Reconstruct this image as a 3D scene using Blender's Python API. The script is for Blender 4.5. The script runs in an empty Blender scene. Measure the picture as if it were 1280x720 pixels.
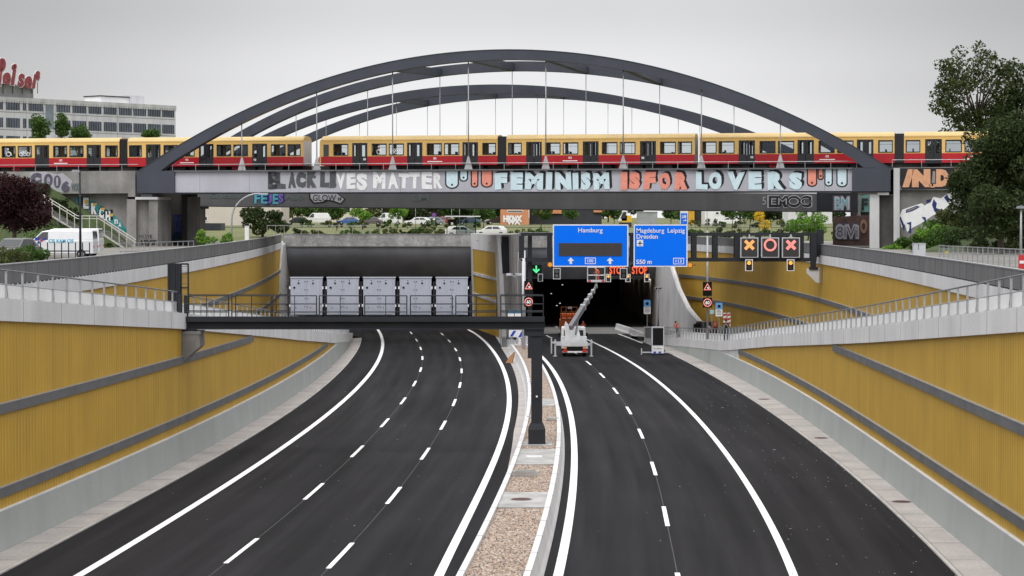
import bpy, math, random
import numpy as np
from mathutils import Vector, Matrix, Euler
random.seed(7); rng = np.random.default_rng(7)
PI = math.pi
sc = bpy.context.scene
col = sc.collection
# ------------------------------------------------------------------ camera model (units: metres, street level z = 0)
F = 2800.0; HOR = 272.0; CZ = 2.9
PITCH = math.atan((360 - HOR) / F)
cam = bpy.data.cameras.new('camera'); cam.sensor_width = 36; cam.lens = F / 1280 * 36; cam.clip_start = .5; cam.clip_end = 6000
camo = bpy.data.objects.new('camera', cam); col.objects.link(camo)
camo.location = (0, 0, CZ); camo.rotation_euler = (PI / 2 - PITCH, 0, 0); sc.camera = camo
FW = Vector((0, math.cos(PITCH), -math.sin(PITCH))); UPV = Vector((0, math.sin(PITCH), math.cos(PITCH)))
def ray(u, v):
    return Vector((1, 0, 0)) * ((u - 640) / F) + UPV * (-(v - 360) / F) + FW
def at(u, v, Y):
    d = ray(u, v); d = d * (Y / d.y); return Vector((d.x, Y, CZ + d.z))
RZ0 = CZ - 10.75; RS = -.01
def rz(Y): return RZ0 + RS * Y
def onroad(u, v, dz=0.):
    d = ray(u, v); t = (RZ0 + dz - CZ) / (d.z - RS * d.y); return Vector((d.x * t, d.y * t, CZ + d.z * t))
def onz(u, v, z):
    d = ray(u, v); t = (z - CZ) / d.z; return Vector((d.x * t, d.y * t, z))
YAW = .2; BN = math.hypot(1, YAW)
BT = Vector((1, -YAW, 0)) / BN; BB = Vector((YAW, 1, 0)) / BN      # along the railway, away from the camera
BROT = math.atan2(-YAW, 1)
def br(u, v, off=0.):                                               # a point on the railway's vertical plane
    d = ray(u, v); t = (220 + off * BN) / (d.y + YAW * d.x); return Vector((d.x * t, d.y * t, CZ + d.z * t))
def bl(s, off, z): p = BT * s + BB * off; return Vector((p.x, 220 + p.y, z))
def bs(p): return (Vector(p) - Vector((0, 220, 0))).dot(BT)
# ------------------------------------------------------------------ materials
MATS = {}
def nodes(name):
    m = bpy.data.materials.new(name); m.use_nodes = True; nt = m.node_tree
    return m, nt, nt.nodes['Principled BSDF']
def M(name, c, rough=.75, var=.18, scale=.6, metal=0., bump=0., fine=18., streak=0., fvar=.08, coat=0., spec=.5, uv=False, bscale=None):
    if name in MATS: return MATS[name]
    m, nt, b = nodes(name); N = nt.nodes.new; L = nt.links.new
    tc = N('ShaderNodeTexCoord'); src = tc.outputs['UV'] if uv else tc.outputs['Object']
    def noise(s, d=4, sc3=None):
        n = N('ShaderNodeTexNoise'); n.inputs['Scale'].default_value = s; n.inputs['Detail'].default_value = d
        if sc3:
            mp = N('ShaderNodeMapping'); mp.inputs['Scale'].default_value = sc3; L(src, mp.inputs[0]); L(mp.outputs[0], n.inputs[0])
        else: L(src, n.inputs[0])
        return n.outputs[0]
    def rng_(s, lo, hi):
        r = N('ShaderNodeMapRange'); r.inputs[1].default_value = .3; r.inputs[2].default_value = .7
        r.inputs[3].default_value = lo; r.inputs[4].default_value = hi; L(s, r.inputs[0]); return r.outputs[0]
    val = rng_(noise(scale), 1 - var, 1 + var)
    f2 = rng_(noise(fine), 1 - fvar, 1 + fvar)
    mu = N('ShaderNodeMath'); mu.operation = 'MULTIPLY'; L(val, mu.inputs[0]); L(f2, mu.inputs[1]); out = mu.outputs[0]
    if streak:
        st = rng_(noise(.7, 6, (1, 1, .1)), 1 - streak * .7, 1 + streak * .3)
        m2 = N('ShaderNodeMath'); m2.operation = 'MULTIPLY'; L(out, m2.inputs[0]); L(st, m2.inputs[1]); out = m2.outputs[0]
    vm = N('ShaderNodeVectorMath'); vm.operation = 'SCALE'; vm.inputs[0].default_value = c; L(out, vm.inputs['Scale'])
    L(vm.outputs[0], b.inputs['Base Color'])
    rr = rng_(noise(scale * 2.3), max(0, rough - .08), min(1, rough + .08)); L(rr, b.inputs['Roughness'])
    b.inputs['Metallic'].default_value = metal; b.inputs['Specular IOR Level'].default_value = spec
    b.inputs['Coat Weight'].default_value = coat
    if bump:
        bp = N('ShaderNodeBump'); bp.inputs['Strength'].default_value = bump; bp.inputs['Distance'].default_value = .02
        L(noise(bscale or fine), bp.inputs['Height']); L(bp.outputs[0], b.inputs['Normal'])
    MATS[name] = m; return m
def EM(name, c, s=1.):
    if name in MATS: return MATS[name]
    m, nt, b = nodes(name); b.inputs['Base Color'].default_value = (*[x * .2 for x in c], 1)
    b.inputs['Emission Color'].default_value = (*c, 1); b.inputs['Emission Strength'].default_value = s; MATS[name] = m; return m
def GL(name, c=(.25, .3, .32), alpha=.55, rough=.05):
    if name in MATS: return MATS[name]
    m, nt, b = nodes(name); b.inputs['Base Color'].default_value = (.02, .025, .03, 1); b.inputs['Roughness'].default_value = rough
    t = nt.nodes.new('ShaderNodeBsdfTransparent'); t.inputs[0].default_value = (*c, 1)
    mx = nt.nodes.new('ShaderNodeMixShader'); mx.inputs[0].default_value = alpha
    o = nt.nodes['Material Output']; nt.links.new(b.outputs[0], mx.inputs[1]); nt.links.new(t.outputs[0], mx.inputs[2]); nt.links.new(mx.outputs[0], o.inputs[0])
    MATS[name] = m; return m
concrete = M('concrete_light', (.56, .56, .565), .85, .1, .35, streak=.16, bump=.12)
concrete_w = M('concrete_coping', (.66, .66, .67), .8, .07, .3, streak=.16, bump=.08)
concrete_p = M('concrete_plinth', (.36, .385, .375), .8, .06, .25, streak=.1)
concrete_g = M('concrete_weathered', (.27, .262, .25), .9, .28, .35, streak=.4, bump=.25, fine=6)
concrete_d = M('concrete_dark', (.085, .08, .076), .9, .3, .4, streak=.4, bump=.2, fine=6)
concrete_par = M('concrete_board_marked', (.36, .36, .355), .85, .38, .5, streak=.25, bump=.2, fine=3, fvar=.22)
steel_b = M('steel_dark_blue_grey', (.058, .064, .085), .5, .1, .25, streak=.12, spec=.4)
steel_bk = M('steel_anthracite', (.024, .026, .031), .6, .15, .5, spec=.25)
steel_g = M('steel_grey', (.15, .155, .165), .5, .12, 1., metal=.2)
galv = M('steel_galvanised', (.36, .37, .38), .45, .12, 1.5, metal=.35)
alu = M('sign_aluminium', (.55, .57, .6), .45, .06, 1., metal=.2)
white = M('paint_white', (.8, .8, .8), .5, .05, 1.)
marking = M('road_marking_white', (.84, .84, .85), .7, .06, .8, fvar=.12, fine=9)
gird = M('girder_lavender_grey', (.47, .47, .525), .6, .1, .18, streak=.14)
gird2 = M('girder_dark_grey', (.115, .115, .12), .7, .14, .15, streak=.2)
parapet_m = M('parapet_grey', (.15, .15, .155), .7, .08, .4, streak=.18)
lintel_m = M('lintel_charcoal', (.34, .36, .41), .55, .15, .3, streak=.15)
tunnel_m = M('tunnel_wall', (.6, .53, .48), .7, .2, .3)
rubber = M('rubber', (.015, .015, .016), .8)
black = M('paint_black', (.008, .008, .009), .7, spec=.2)
gr_black = M('spray_black', (.014, .014, .018), .75, .2, 2)
gr_grey = M('spray_grey', (.09, .095, .105), .8, .1, 2)
gr_white = M('spray_white', (.85, .85, .86), .8, .06, 2)
gr_blue = M('spray_pale_blue', (.62, .78, .84), .8, .06, 2)
gr_coral = M('spray_coral', (.82, .3, .22), .8, .08, 2)
gr_orange = M('spray_orange', (.68, .35, .2), .8, .12, 2)
gr_teal = M('spray_teal', (.03, .28, .3), .8, .2, 2)
gr_navy = M('spray_navy', (.02, .03, .15), .8, .2, 2)
gr_purple = M('spray_purple', (.2, .12, .42), .8, .2, 2)
gr_cyan = M('spray_cyan', (.1, .42, .5), .8, .2, 2)
gr_ltgrey = M('spray_light_grey', (.42, .42, .45), .8, .1, 2)
gr_plum = M('spray_plum_grey', (.1, .09, .13), .8, .2, 2)
gr_yel = M('spray_yellow', (.7, .42, .08), .8, .1, 2)
gr_brown = M('spray_brown', (.1, .06, .05), .85, .3, 1.2)
gr_faint = M('spray_faint_green', (.11, .14, .135), .8, .1, 2)
blue = M('sign_blue', (.0, .17, .95), .6, .04, .4, fvar=.02, spec=.12)
red = M('paint_red', (.55, .03, .03), .5, .08, 1)
orange = M('paint_orange', (.75, .16, .02), .5, .1, 1)
amber = EM('lamp_amber', (1., .42, .05), 1.3)
led_red = EM('led_red', (1., .16, .1), 1.1)
led_or = EM('led_orange', (1., .4, .12), 1.1)
led_stop = EM('led_stop', (1., .12, .04), 1.1)
led_green = EM('led_green', (.1, 1., .35), 1.1)
led_white = EM('led_white', (.9, .9, .9), .8)
led_pink = EM('led_pink', (1., .3, .26), 1.)
glass = GL('glass_tinted', (.94, .96, .97), .92)
glass_dark = M('glass_dark', (.02, .024, .03), .08, .1, 1, spec=.9)
# yellow corrugated cladding
def cladding():
    m, nt, b = nodes('cladding_yellow'); N = nt.nodes.new; L = nt.links.new
    tc = N('ShaderNodeTexCoord'); sx = N('ShaderNodeSeparateXYZ'); L(tc.outputs['UV'], sx.inputs[0])
    def m_(op, a, bb=None):
        n = N('ShaderNodeMath'); n.operation = op
        for i, x in enumerate((a, bb)):
            if x is None: continue
            if isinstance(x, (int, float)): n.inputs[i].default_value = x
            else: L(x, n.inputs[i])
        return n.outputs[0]
    rib = m_('PINGPONG', m_('MULTIPLY', sx.outputs[0], 1 / .2), 1.)       # ribs every 40 cm
    groove = m_('LESS_THAN', rib, .2)
    seam = m_('LESS_THAN', m_('FRACT', m_('MULTIPLY', sx.outputs[0], 1 / 2.4)), .02)
    sheet = N('ShaderNodeTexWhiteNoise'); sheet.noise_dimensions = '1D'; L(m_('FLOOR', m_('MULTIPLY', sx.outputs[0], 1 / .8)), sheet.inputs['W'])
    n1 = N('ShaderNodeTexNoise'); n1.inputs['Scale'].default_value = .35; n1.inputs['Detail'].default_value = 5; L(tc.outputs['UV'], n1.inputs[0])
    mp = N('ShaderNodeMapping'); mp.inputs['Scale'].default_value = (1.3, .08, 1); L(tc.outputs['UV'], mp.inputs[0])
    n2 = N('ShaderNodeTexNoise'); n2.inputs['Scale'].default_value = 1.5; n2.inputs['Detail'].default_value = 5; L(mp.outputs[0], n2.inputs[0])
    f = m_('ADD', m_('MULTIPLY', n1.outputs[0], .4), m_('ADD', m_('MULTIPLY', n2.outputs[0], .24), .73))
    f = m_('MULTIPLY', f, m_('ADD', m_('MULTIPLY', sheet.outputs[0], .07), .95))
    f = m_('MULTIPLY', f, m_('SUBTRACT', 1., m_('MULTIPLY', groove, .15)))
    f = m_('MULTIPLY', f, m_('SUBTRACT', 1., m_('MULTIPLY', seam, .22)))
    vm = N('ShaderNodeVectorMath'); vm.operation = 'SCALE'; vm.inputs[0].default_value = (.52, .32, .042); L(f, vm.inputs['Scale'])
    L(vm.outputs[0], b.inputs['Base Color']); b.inputs['Roughness'].default_value = .55; b.inputs['Specular IOR Level'].default_value = .3
    bp = N('ShaderNodeBump'); bp.inputs['Strength'].default_value = .6; bp.inputs['Distance'].default_value = .03; L(rib, bp.inputs['Height']); L(bp.outputs[0], b.inputs['Normal'])
    return m
yellow = cladding()
def asphalt_mat():
    m, nt, b = nodes('asphalt'); N = nt.nodes.new; L = nt.links.new
    tc = N('ShaderNodeTexCoord')
    mp = N('ShaderNodeMapping'); mp.inputs['Scale'].default_value = (1.1, .03, 1); L(tc.outputs['UV'], mp.inputs[0])
    def noise(s, src, d=4):
        n = N('ShaderNodeTexNoise'); n.inputs['Scale'].default_value = s; n.inputs['Detail'].default_value = d; L(src, n.inputs[0]); return n.outputs[0]
    def mr(s, a, bb, c=.3, d=.7):
        r = N('ShaderNodeMapRange'); r.inputs[1].default_value = c; r.inputs[2].default_value = d; r.inputs[3].default_value = a; r.inputs[4].default_value = bb; L(s, r.inputs[0]); return r.outputs[0]
    def mul(a, c):
        n = N('ShaderNodeMath'); n.operation = 'MULTIPLY'; L(a, n.inputs[0]); L(c, n.inputs[1]); return n.outputs[0]
    f = mul(mul(mr(noise(1., mp.outputs[0]), .7, 1.36), mr(noise(.08, tc.outputs['UV']), .85, 1.15)), mr(noise(26, tc.outputs['UV'], 2), .8, 1.2))
    vo = N('ShaderNodeTexVoronoi'); vo.inputs['Scale'].default_value = 1.3; L(tc.outputs['UV'], vo.inputs[0])
    sp = N('ShaderNodeMath'); sp.operation = 'LESS_THAN'; sp.inputs[1].default_value = .035; L(vo.outputs['Distance'], sp.inputs[0])
    big = N('ShaderNodeMath'); big.operation = 'GREATER_THAN'; big.inputs[1].default_value = .56; L(noise(.12, tc.outputs['UV']), big.inputs[0])
    spk = mul(sp.outputs[0], big.outputs[0])
    vm = N('ShaderNodeVectorMath'); vm.operation = 'SCALE'; vm.inputs[0].default_value = (.021, .0202, .022); L(f, vm.inputs['Scale'])
    mx = N('ShaderNodeMix'); mx.data_type = 'RGBA'; L(spk, mx.inputs[0]); L(vm.outputs[0], mx.inputs[6]); mx.inputs[7].default_value = (.22, .21, .2, 1)
    L(mx.outputs[2], b.inputs['Base Color']); L(mr(noise(1.3, mp.outputs[0]), .84, .97), b.inputs['Roughness']); b.inputs['Specular IOR Level'].default_value = .07
    bp = N('ShaderNodeBump'); bp.inputs['Strength'].default_value = .35; bp.inputs['Distance'].default_value = .01; L(noise(40, tc.outputs['UV'], 2), bp.inputs['Height']); L(bp.outputs[0], b.inputs['Normal'])
    return m
asphalt = asphalt_mat()
def gravel_mat():
    m, nt, b = nodes('gravel'); N = nt.nodes.new; L = nt.links.new
    tc = N('ShaderNodeTexCoord'); vo = N('ShaderNodeTexVoronoi'); vo.inputs['Scale'].default_value = 13; L(tc.outputs['Object'], vo.inputs[0])
    sx = N('ShaderNodeSeparateColor'); L(vo.outputs['Color'], sx.inputs[0])
    cr = N('ShaderNodeValToRGB'); L(sx.outputs[0], cr.inputs[0]); cr.color_ramp.interpolation = 'CONSTANT'
    el = cr.color_ramp.elements; el[0].position = 0; el[0].color = (.1, .07, .05, 1); el[1].position = .2; el[1].color = (.33, .22, .16, 1)
    for p, c in ((.4, (.4, .31, .22, 1)), (.58, (.2, .15, .12, 1)), (.7, (.55, .45, .38, 1)), (.88, (.3, .28, .27, 1))):
        e = el.new(p); e.color = c
    L(cr.outputs[0], b.inputs['Base Color']); b.inputs['Roughness'].default_value = .9
    bp = N('ShaderNodeBump'); bp.inputs['Strength'].default_value = 1; bp.inputs['Distance'].default_value = .04; bp.invert = True
    L(vo.outputs['Distance'], bp.inputs['Height']); L(bp.outputs[0], b.inputs['Normal']); return m
gravel_m = gravel_mat()
def leafmat(name, c, c2):
    if name in MATS: return MATS[name]
    m, nt, b = nodes(name); N = nt.nodes.new; L = nt.links.new
    g = N('ShaderNodeNewGeometry'); cr = N('ShaderNodeValToRGB'); L(g.outputs['Random Per Island'], cr.inputs[0])
    cr.color_ramp.elements[0].color = (*c, 1); cr.color_ramp.elements[1].color = (*c2, 1); L(cr.outputs[0], b.inputs['Base Color'])
    b.inputs['Roughness'].default_value = .6; b.inputs['Specular IOR Level'].default_value = .25
    t = N('ShaderNodeBsdfTranslucent'); L(cr.outputs[0], t.inputs[0]); mx = N('ShaderNodeMixShader'); mx.inputs[0].default_value = .25
    L(b.outputs[0], mx.inputs[1]); L(t.outputs[0], mx.inputs[2]); L(mx.outputs[0], nt.nodes['Material Output'].inputs[0])
    MATS[name] = m; return m
lf_mid = leafmat('leaves_mid_green', (.035, .075, .015), (.09, .17, .03))
lf_dark = leafmat('leaves_dark_green', (.014, .026, .007), (.05, .078, .018))
lf_airy = leafmat('leaves_olive_dark', (.018, .03, .008), (.075, .1, .022))
lf_bright = leafmat('leaves_bright_green', (.08, .2, .02), (.2, .36, .05))
lf_red = leafmat('leaves_dark_red', (.022, .008, .01), (.055, .016, .018))
lf_olive = leafmat('leaves_olive', (.05, .065, .02), (.12, .14, .04))
lf_yel = leafmat('blossom_yellow', (.6, .38, .02), (.85, .6, .05))
bark = M('bark', (.09, .07, .05), .9, .25, 3, bump=.4)
grass_m = M('grass', (.05, .075, .02), .9, .35, .25, bump=.4, fine=5, fvar=.3)
dry_m = M('dry_grass_verge', (.13, .14, .045), .9, .3, .2, bump=.4, fine=5, fvar=.3)
soil_m = M('street_ground', (.2, .19, .17), .9, .2, .2)
# ------------------------------------------------------------------ mesh builder
class MB:
    def __init__(s): s.v = []; s.f = []; s.m = []; s.uv = {}
    def add(s, vs, fs, mi=0, uvs=None):
        o = len(s.v); s.v += [tuple(p) for p in vs]
        for k, f in enumerate(fs):
            if uvs: s.uv[len(s.f)] = [uvs[i] for i in f]
            s.f.append(tuple(o + i for i in f)); s.m.append(mi)
        return s
    def hexa(s, p, mi=0, uvs=None):                    # 8 points: bottom ring, top ring
        return s.add(p, [(3, 2, 1, 0), (4, 5, 6, 7), (0, 1, 5, 4), (1, 2, 6, 5), (2, 3, 7, 6), (3, 0, 4, 7)], mi, uvs)
    def box(s, c, d, rot=0., mi=0):
        x, y, z = [k / 2 for k in d]; R = Matrix.Rotation(rot, 3, 'Z') if not isinstance(rot, Matrix) else rot
        P = [(-x, -y, -z), (x, -y, -z), (x, y, -z), (-x, y, -z), (-x, -y, z), (x, -y, z), (x, y, z), (-x, y, z)]
        return s.hexa([R @ Vector(p) + Vector(c) for p in P], mi)
    def bb(s, a, b, mi=0):                             # box from two corners
        return s.box([(a[i] + b[i]) / 2 for i in range(3)], [abs(a[i] - b[i]) for i in range(3)], 0., mi)
    def ext(s, poly, vec, mi=0):                       # extrude a polygon
        n = len(poly); vec = Vector(vec); P = [Vector(p) for p in poly]; Q = [p + vec for p in P]
        return s.add(P + Q, [tuple(range(n)), tuple(range(2 * n - 1, n - 1, -1))] + [(i, i + n, (i + 1) % n + n, (i + 1) % n) for i in range(n)], mi)
    def loft(s, rings, closed=True, caps=True, mi=0, uvs=None):
        n = len(rings[0]); vs = [p for r in rings for p in r]; fs = []
        for k in range(len(rings) - 1):
            for i in range(n if closed else n - 1):
                j = (i + 1) % n; fs.append((k * n + i, k * n + j, (k + 1) * n + j, (k + 1) * n + i))
        if caps and closed: fs += [tuple(range(n - 1, -1, -1)), tuple((len(rings) - 1) * n + i for i in range(n))]
        return s.add(vs, fs, mi, [q for r in uvs for q in r] if uvs else None)
    def tube(s, pts, r, n=8, mi=0):
        pts = [Vector(p) for p in pts]; rr = r if isinstance(r, (list, tuple)) else [r] * len(pts); rings = []
        for i, p in enumerate(pts):
            t = (pts[min(i + 1, len(pts) - 1)] - pts[max(i - 1, 0)]).normalized()
            a = t.cross(Vector((0, 0, 1)) if abs(t.z) < .9 else Vector((1, 0, 0))).normalized(); b = t.cross(a)
            rings.append([p + (a * math.cos(2 * PI * k / n) + b * math.sin(2 * PI * k / n)) * rr[i] for k in range(n)])
        return s.loft(rings, True, True, mi)
    def bar(s, a, b, w, h, mi=0):                      # rectangular bar between two points
        a = Vector(a); b = Vector(b); t = (b - a).normalized(); up = Vector((0, 0, 1)) if abs(t.z) < .95 else Vector((0, 1, 0))
        x = t.cross(up).normalized() * w / 2; z = x.cross(t).normalized() * h / 2
        return s.hexa([a - x - z, a + x - z, b + x - z, b - x - z, a - x + z, a + x + z, b + x + z, b - x + z], mi)
    def disc(s, c, r, t, n=20, nrm=(0, -1, 0), r0=0., mi=0):
        nrm = Vector(nrm).normalized(); a = nrm.cross(Vector((0, 0, 1)) if abs(nrm.z) < .9 else Vector((1, 0, 0))).normalized(); b = nrm.cross(a); c = Vector(c)
        e = [a * math.cos(2 * PI * k / n) + b * math.sin(2 * PI * k / n) for k in range(n)]
        if r0 == 0: return s.ext([c + q * r for q in e], nrm * t, mi)
        rings = [[c + q * r for q in e], [c + q * r + nrm * t for q in e], [c + q * r0 + nrm * t for q in e], [c + q * r0 for q in e], [c + q * r for q in e]]
        return s.loft(rings, True, False, mi)
    def build(s, name, mat, parent=None, smooth=False, rec=True):
        me = bpy.data.meshes.new(name); o_ = Vector(parent_origin(parent)) if parent else Vector((0, 0, 0))
        me.from_pydata([(p[0] - o_.x, p[1] - o_.y, p[2] - o_.z) for p in s.v], [], s.f)
        for m in (mat if isinstance(mat, (list, tuple)) else [mat]): me.materials.append(m)
        if any(s.m): me.polygons.foreach_set('material_index', s.m)
        if s.uv:
            uvl = me.uv_layers.new(name='UVMap')
            for i, q in s.uv.items():
                ls = me.polygons[i].loop_start
                for k, c in enumerate(q): uvl.data[ls + k].uv = c
        if rec:
            import bmesh
            bm = bmesh.new(); bm.from_mesh(me); bmesh.ops.recalc_face_normals(bm, faces=bm.faces); bm.to_mesh(me); bm.free()
        if smooth: me.polygons.foreach_set('use_smooth', [True] * len(me.polygons))
        o = bpy.data.objects.new(name, me); col.objects.link(o)
        if parent: o.parent = parent
        return o
ORG = {}
def parent_origin(p):
    v = Vector((0, 0, 0))
    while p is not None: v += p.location; p = p.parent
    return v
def tag(o, label=None, cat=None, group=None, kind=None):
    if label: o['label'] = label
    if cat: o['category'] = cat
    if group: o['group'] = group
    if kind: o['kind'] = kind
    return o
def thing(name, label, cat, loc, group=None, kind=None):
    o = bpy.data.objects.new(name, None); col.objects.link(o); o.location = Vector(loc); o.empty_display_size = .3
    return tag(o, label, cat, group, kind)
def copy_tree(o, loc=None, label=None, parent=None):
    c = o.copy(); col.objects.link(c)
    if parent is not None: c.parent = parent
    if loc is not None: c.location = Vector(loc)
    if label: c['label'] = label
    for ch in list(o.children): copy_tree(ch, None, None, c)
    return c
def curvefit(pts, deg=5, w=None):
    P = np.array([(p[0], p[1]) for p in pts]); y0, y1 = P[:, 1].min(), P[:, 1].max(); mid, h = (y0 + y1) / 2, (y1 - y0) / 2
    c = np.polynomial.polynomial.polyfit((P[:, 1] - mid) / h, P[:, 0], min(deg, len(P) - 2)); d = np.polynomial.polynomial.polyder(c)
    def f(Y):
        t = (Y - mid) / h
        if t < -1: return float(np.polynomial.polynomial.polyval(-1, c) + (t + 1) * np.polynomial.polynomial.polyval(-1, d))
        if t > 1: return float(np.polynomial.polynomial.polyval(1, c) + (t - 1) * np.polynomial.polynomial.polyval(1, d))
        return float(np.polynomial.polynomial.polyval(t, c))
    return f
def lin(pts):
    xs = [p[0] for p in pts]; ys = [p[1] for p in pts]
    def f(x):
        if x <= xs[0]: i = 0
        elif x >= xs[-1]: i = len(xs) - 2
        else: i = max(k for k in range(len(xs) - 1) if xs[k] <= x)
        return ys[i] + (ys[i + 1] - ys[i]) * (x - xs[i]) / (xs[i + 1] - xs[i])
    return f
def stations(a, b, st=2.): n = max(2, int(math.ceil((b - a) / st)) + 1); return [a + (b - a) * i / (n - 1) for i in range(n)]
def sheet(name, fa, fb, fz, Y0, Y1, mat, step=2., dz=0., **k):
    mb = MB(); vs = []; uv = []; ys = stations(Y0, Y1, step); xm0 = None; arc = 0; pr = None
    for Y in ys:
        a, b = fa(Y), fb(Y); xm = (a + b) / 2
        if pr: arc += math.hypot(Y - pr[1], xm - pr[0])
        pr = (xm, Y)
        for t in (0, .5, 1): x = a + (b - a) * t; vs.append((x, Y, fz(Y) + dz)); uv.append((x - fa(Y), arc))
    fs = [(i * 3 + j, i * 3 + j + 1, i * 3 + j + 4, i * 3 + j + 3) for i in range(len(ys) - 1) for j in (0, 1)]
    mb.add(vs, fs, 0, uv); o = mb.build(name, mat, rec=False); return tag(o, kind='structure', **k)
def strip(mb, fc, o0, o1, zl, zh, Y0, Y1, step=2., mi=0, lean=0.):          # a box section swept along the curve; offsets along X
    R = []; U = []; arc = 0; pr = None
    for Y in stations(Y0, Y1, step):
        x = fc(Y); a, b = zl(Y), zh(Y)
        if pr: arc += math.hypot(x - pr[0], Y - pr[1])
        pr = (x, Y)
        R.append([(x + o0, Y, a), (x + o1, Y, a), (x + o1, Y, b), (x + o0 + lean, Y, b)]); U.append([(arc, a), (arc, a), (arc, b), (arc, b)])
    return mb.loft(R, True, True, mi, U)
def textmesh(body, w, h, offset=0., shear=0., ext=.01, spacing=1.):
    cu = bpy.data.curves.new('t', 'FONT'); cu.body = body; cu.size = 1; cu.offset = offset; cu.shear = shear; cu.extrude = 0; cu.resolution_u = 3; cu.space_character = spacing
    ob = bpy.data.objects.new('t', cu); col.objects.link(ob); dg = bpy.context.evaluated_depsgraph_get(); me = bpy.data.meshes.new_from_object(ob.evaluated_get(dg))
    V = [tuple(v.co) for v in me.vertices]; Fs = [tuple(p.vertices) for p in me.polygons]
    bpy.data.objects.remove(ob); bpy.data.curves.remove(cu); bpy.data.meshes.remove(me)
    xs = [v[0] for v in V]; ys = [v[1] for v in V]; x0, x1, y0, y1 = min(xs), max(xs), min(ys), max(ys)
    if w is None: w = h * (x1 - x0) / (y1 - y0)
    V = [((v[0] - x0) / (x1 - x0) * w - w / 2, (v[1] - y0) / (y1 - y0) * h - h / 2) for v in V]
    cnt = {}
    for f in Fs:
        for i in range(len(f)): e = (f[i], f[(i + 1) % len(f)]); k = tuple(sorted(e)); cnt.setdefault(k, []).append(e)
    n = len(V); bd = [v[0] for v in cnt.values() if len(v) == 1]
    V3 = [(x, 0, z) for x, z in V] + [(x, -ext, z) for x, z in V]
    F3 = [tuple(reversed(f)) for f in Fs] + [tuple(i + n for i in f) for f in Fs] + [(a, b, b + n, a + n) for a, b in bd]
    return V3, F3
def text(mb, body, c, w, h, mi=0, rot=0., tilt=0., wob=0., **k):
    V, Fc = textmesh(body, w, h, **k); R = Matrix.Rotation(rot, 3, 'Z') @ Matrix.Rotation(tilt, 3, 'Y')
    if wob: V = [(x + wob * math.sin(3.1 * z + x * 1.7), y, z + wob * math.sin(x * 2.3 + z)) for x, y, z in V]
    return mb.add([R @ Vector(v) + Vector(c) for v in V], Fc, mi)
# ------------------------------------------------------------------ foliage
def leaf_cloud(blobs, n, size, seedv=0, flat=.0):
    r = np.random.default_rng(seedv); B = np.array([(b[0], b[1], b[2], b[3], b[4] if len(b) > 4 else b[3], b[5] if len(b) > 5 else b[3]) for b in blobs], float)
    vol = B[:, 3] * B[:, 4] * B[:, 5]; k = r.choice(len(B), n, p=vol ** .8 / (vol ** .8).sum()); d = r.normal(size=(n, 3)); d /= np.linalg.norm(d, axis=1)[:, None]
    rad = r.uniform(.35, 1.08, n) ** .45; P = B[k, :3] + d * rad[:, None] * B[k, 3:6]
    a = r.normal(size=(n, 3)); a /= np.linalg.norm(a, axis=1)[:, None]; b = np.cross(a, r.normal(size=(n, 3))); b /= np.linalg.norm(b, axis=1)[:, None]
    s = (size * r.uniform(.6, 1.4, n))[:, None]; V = np.stack([P - a * s, P + b * s * .55, P + a * s, P - b * s * .55], 1).reshape(-1, 3); return V
def leafobj(name, V, mat, parent):
    me = bpy.data.meshes.new(name); o_ = parent_origin(parent) if parent else Vector((0, 0, 0)); V = V - np.array(o_); n = len(V) // 4
    me.vertices.add(len(V)); me.vertices.foreach_set('co', V.ravel()); me.loops.add(len(V)); me.loops.foreach_set('vertex_index', np.arange(len(V), dtype=np.int32))
    me.polygons.add(n); me.polygons.foreach_set('loop_start', np.arange(0, len(V), 4, dtype=np.int32)); me.update(calc_edges=True); me.validate()
    me.materials.append(mat); o = bpy.data.objects.new(name, me); col.objects.link(o)
    if parent: o.parent = parent
    return o
def crown_blobs(c, rx, ry, rz_, n, seedv, br_=.38):
    r = np.random.default_rng(seedv); out = []
    for i in range(n):
        d = r.normal(size=3); d /= np.linalg.norm(d); q = r.uniform(.2, .95) ** .6; b = br_ * r.uniform(.6, 1.25) * min(rx, rz_)
        out.append((c[0] + d[0] * q * (rx - b * .5), c[1] + d[1] * q * (ry - b * .5), c[2] + d[2] * q * (rz_ - b * .5), b * 1.15, b * 1.15, b * .85))
    return out
def tree(name, label, base, h, rx, rz_, mat, n=3500, leaf=.16, nb=22, seedv=1, group=None, trunk_r=.16, ry=None, cz=None, br_=.38):
    base = Vector(base); t = thing(name, label, 'tree' if 'bush' not in name and 'shrub' not in name and 'hedge' not in name else name.split('_')[-1], base, group)
    c = base + Vector((0, 0, cz if cz is not None else h - rz_)); bl_ = crown_blobs(c, rx, ry or rx, rz_, nb, seedv, br_)
    leafobj('crown', leaf_cloud(bl_, n, leaf, seedv), mat, t)
    mb = MB(); mb.tube([base, base + Vector((.1, 0, (c.z - base.z) * .5)), Vector(c)], [trunk_r, trunk_r * .75, trunk_r * .45], 8)
    for b in bl_[:nb // 2]:
        s0 = base.lerp(c, random.uniform(.45, .9)); mb.tube([s0, s0.lerp(Vector(b[:3]), .5) + Vector((0, 0, .1)), Vector(b[:3])], [trunk_r * .4, trunk_r * .25, trunk_r * .1], 5)
    mb.build('trunk', bark, t, smooth=True); return t
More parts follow.
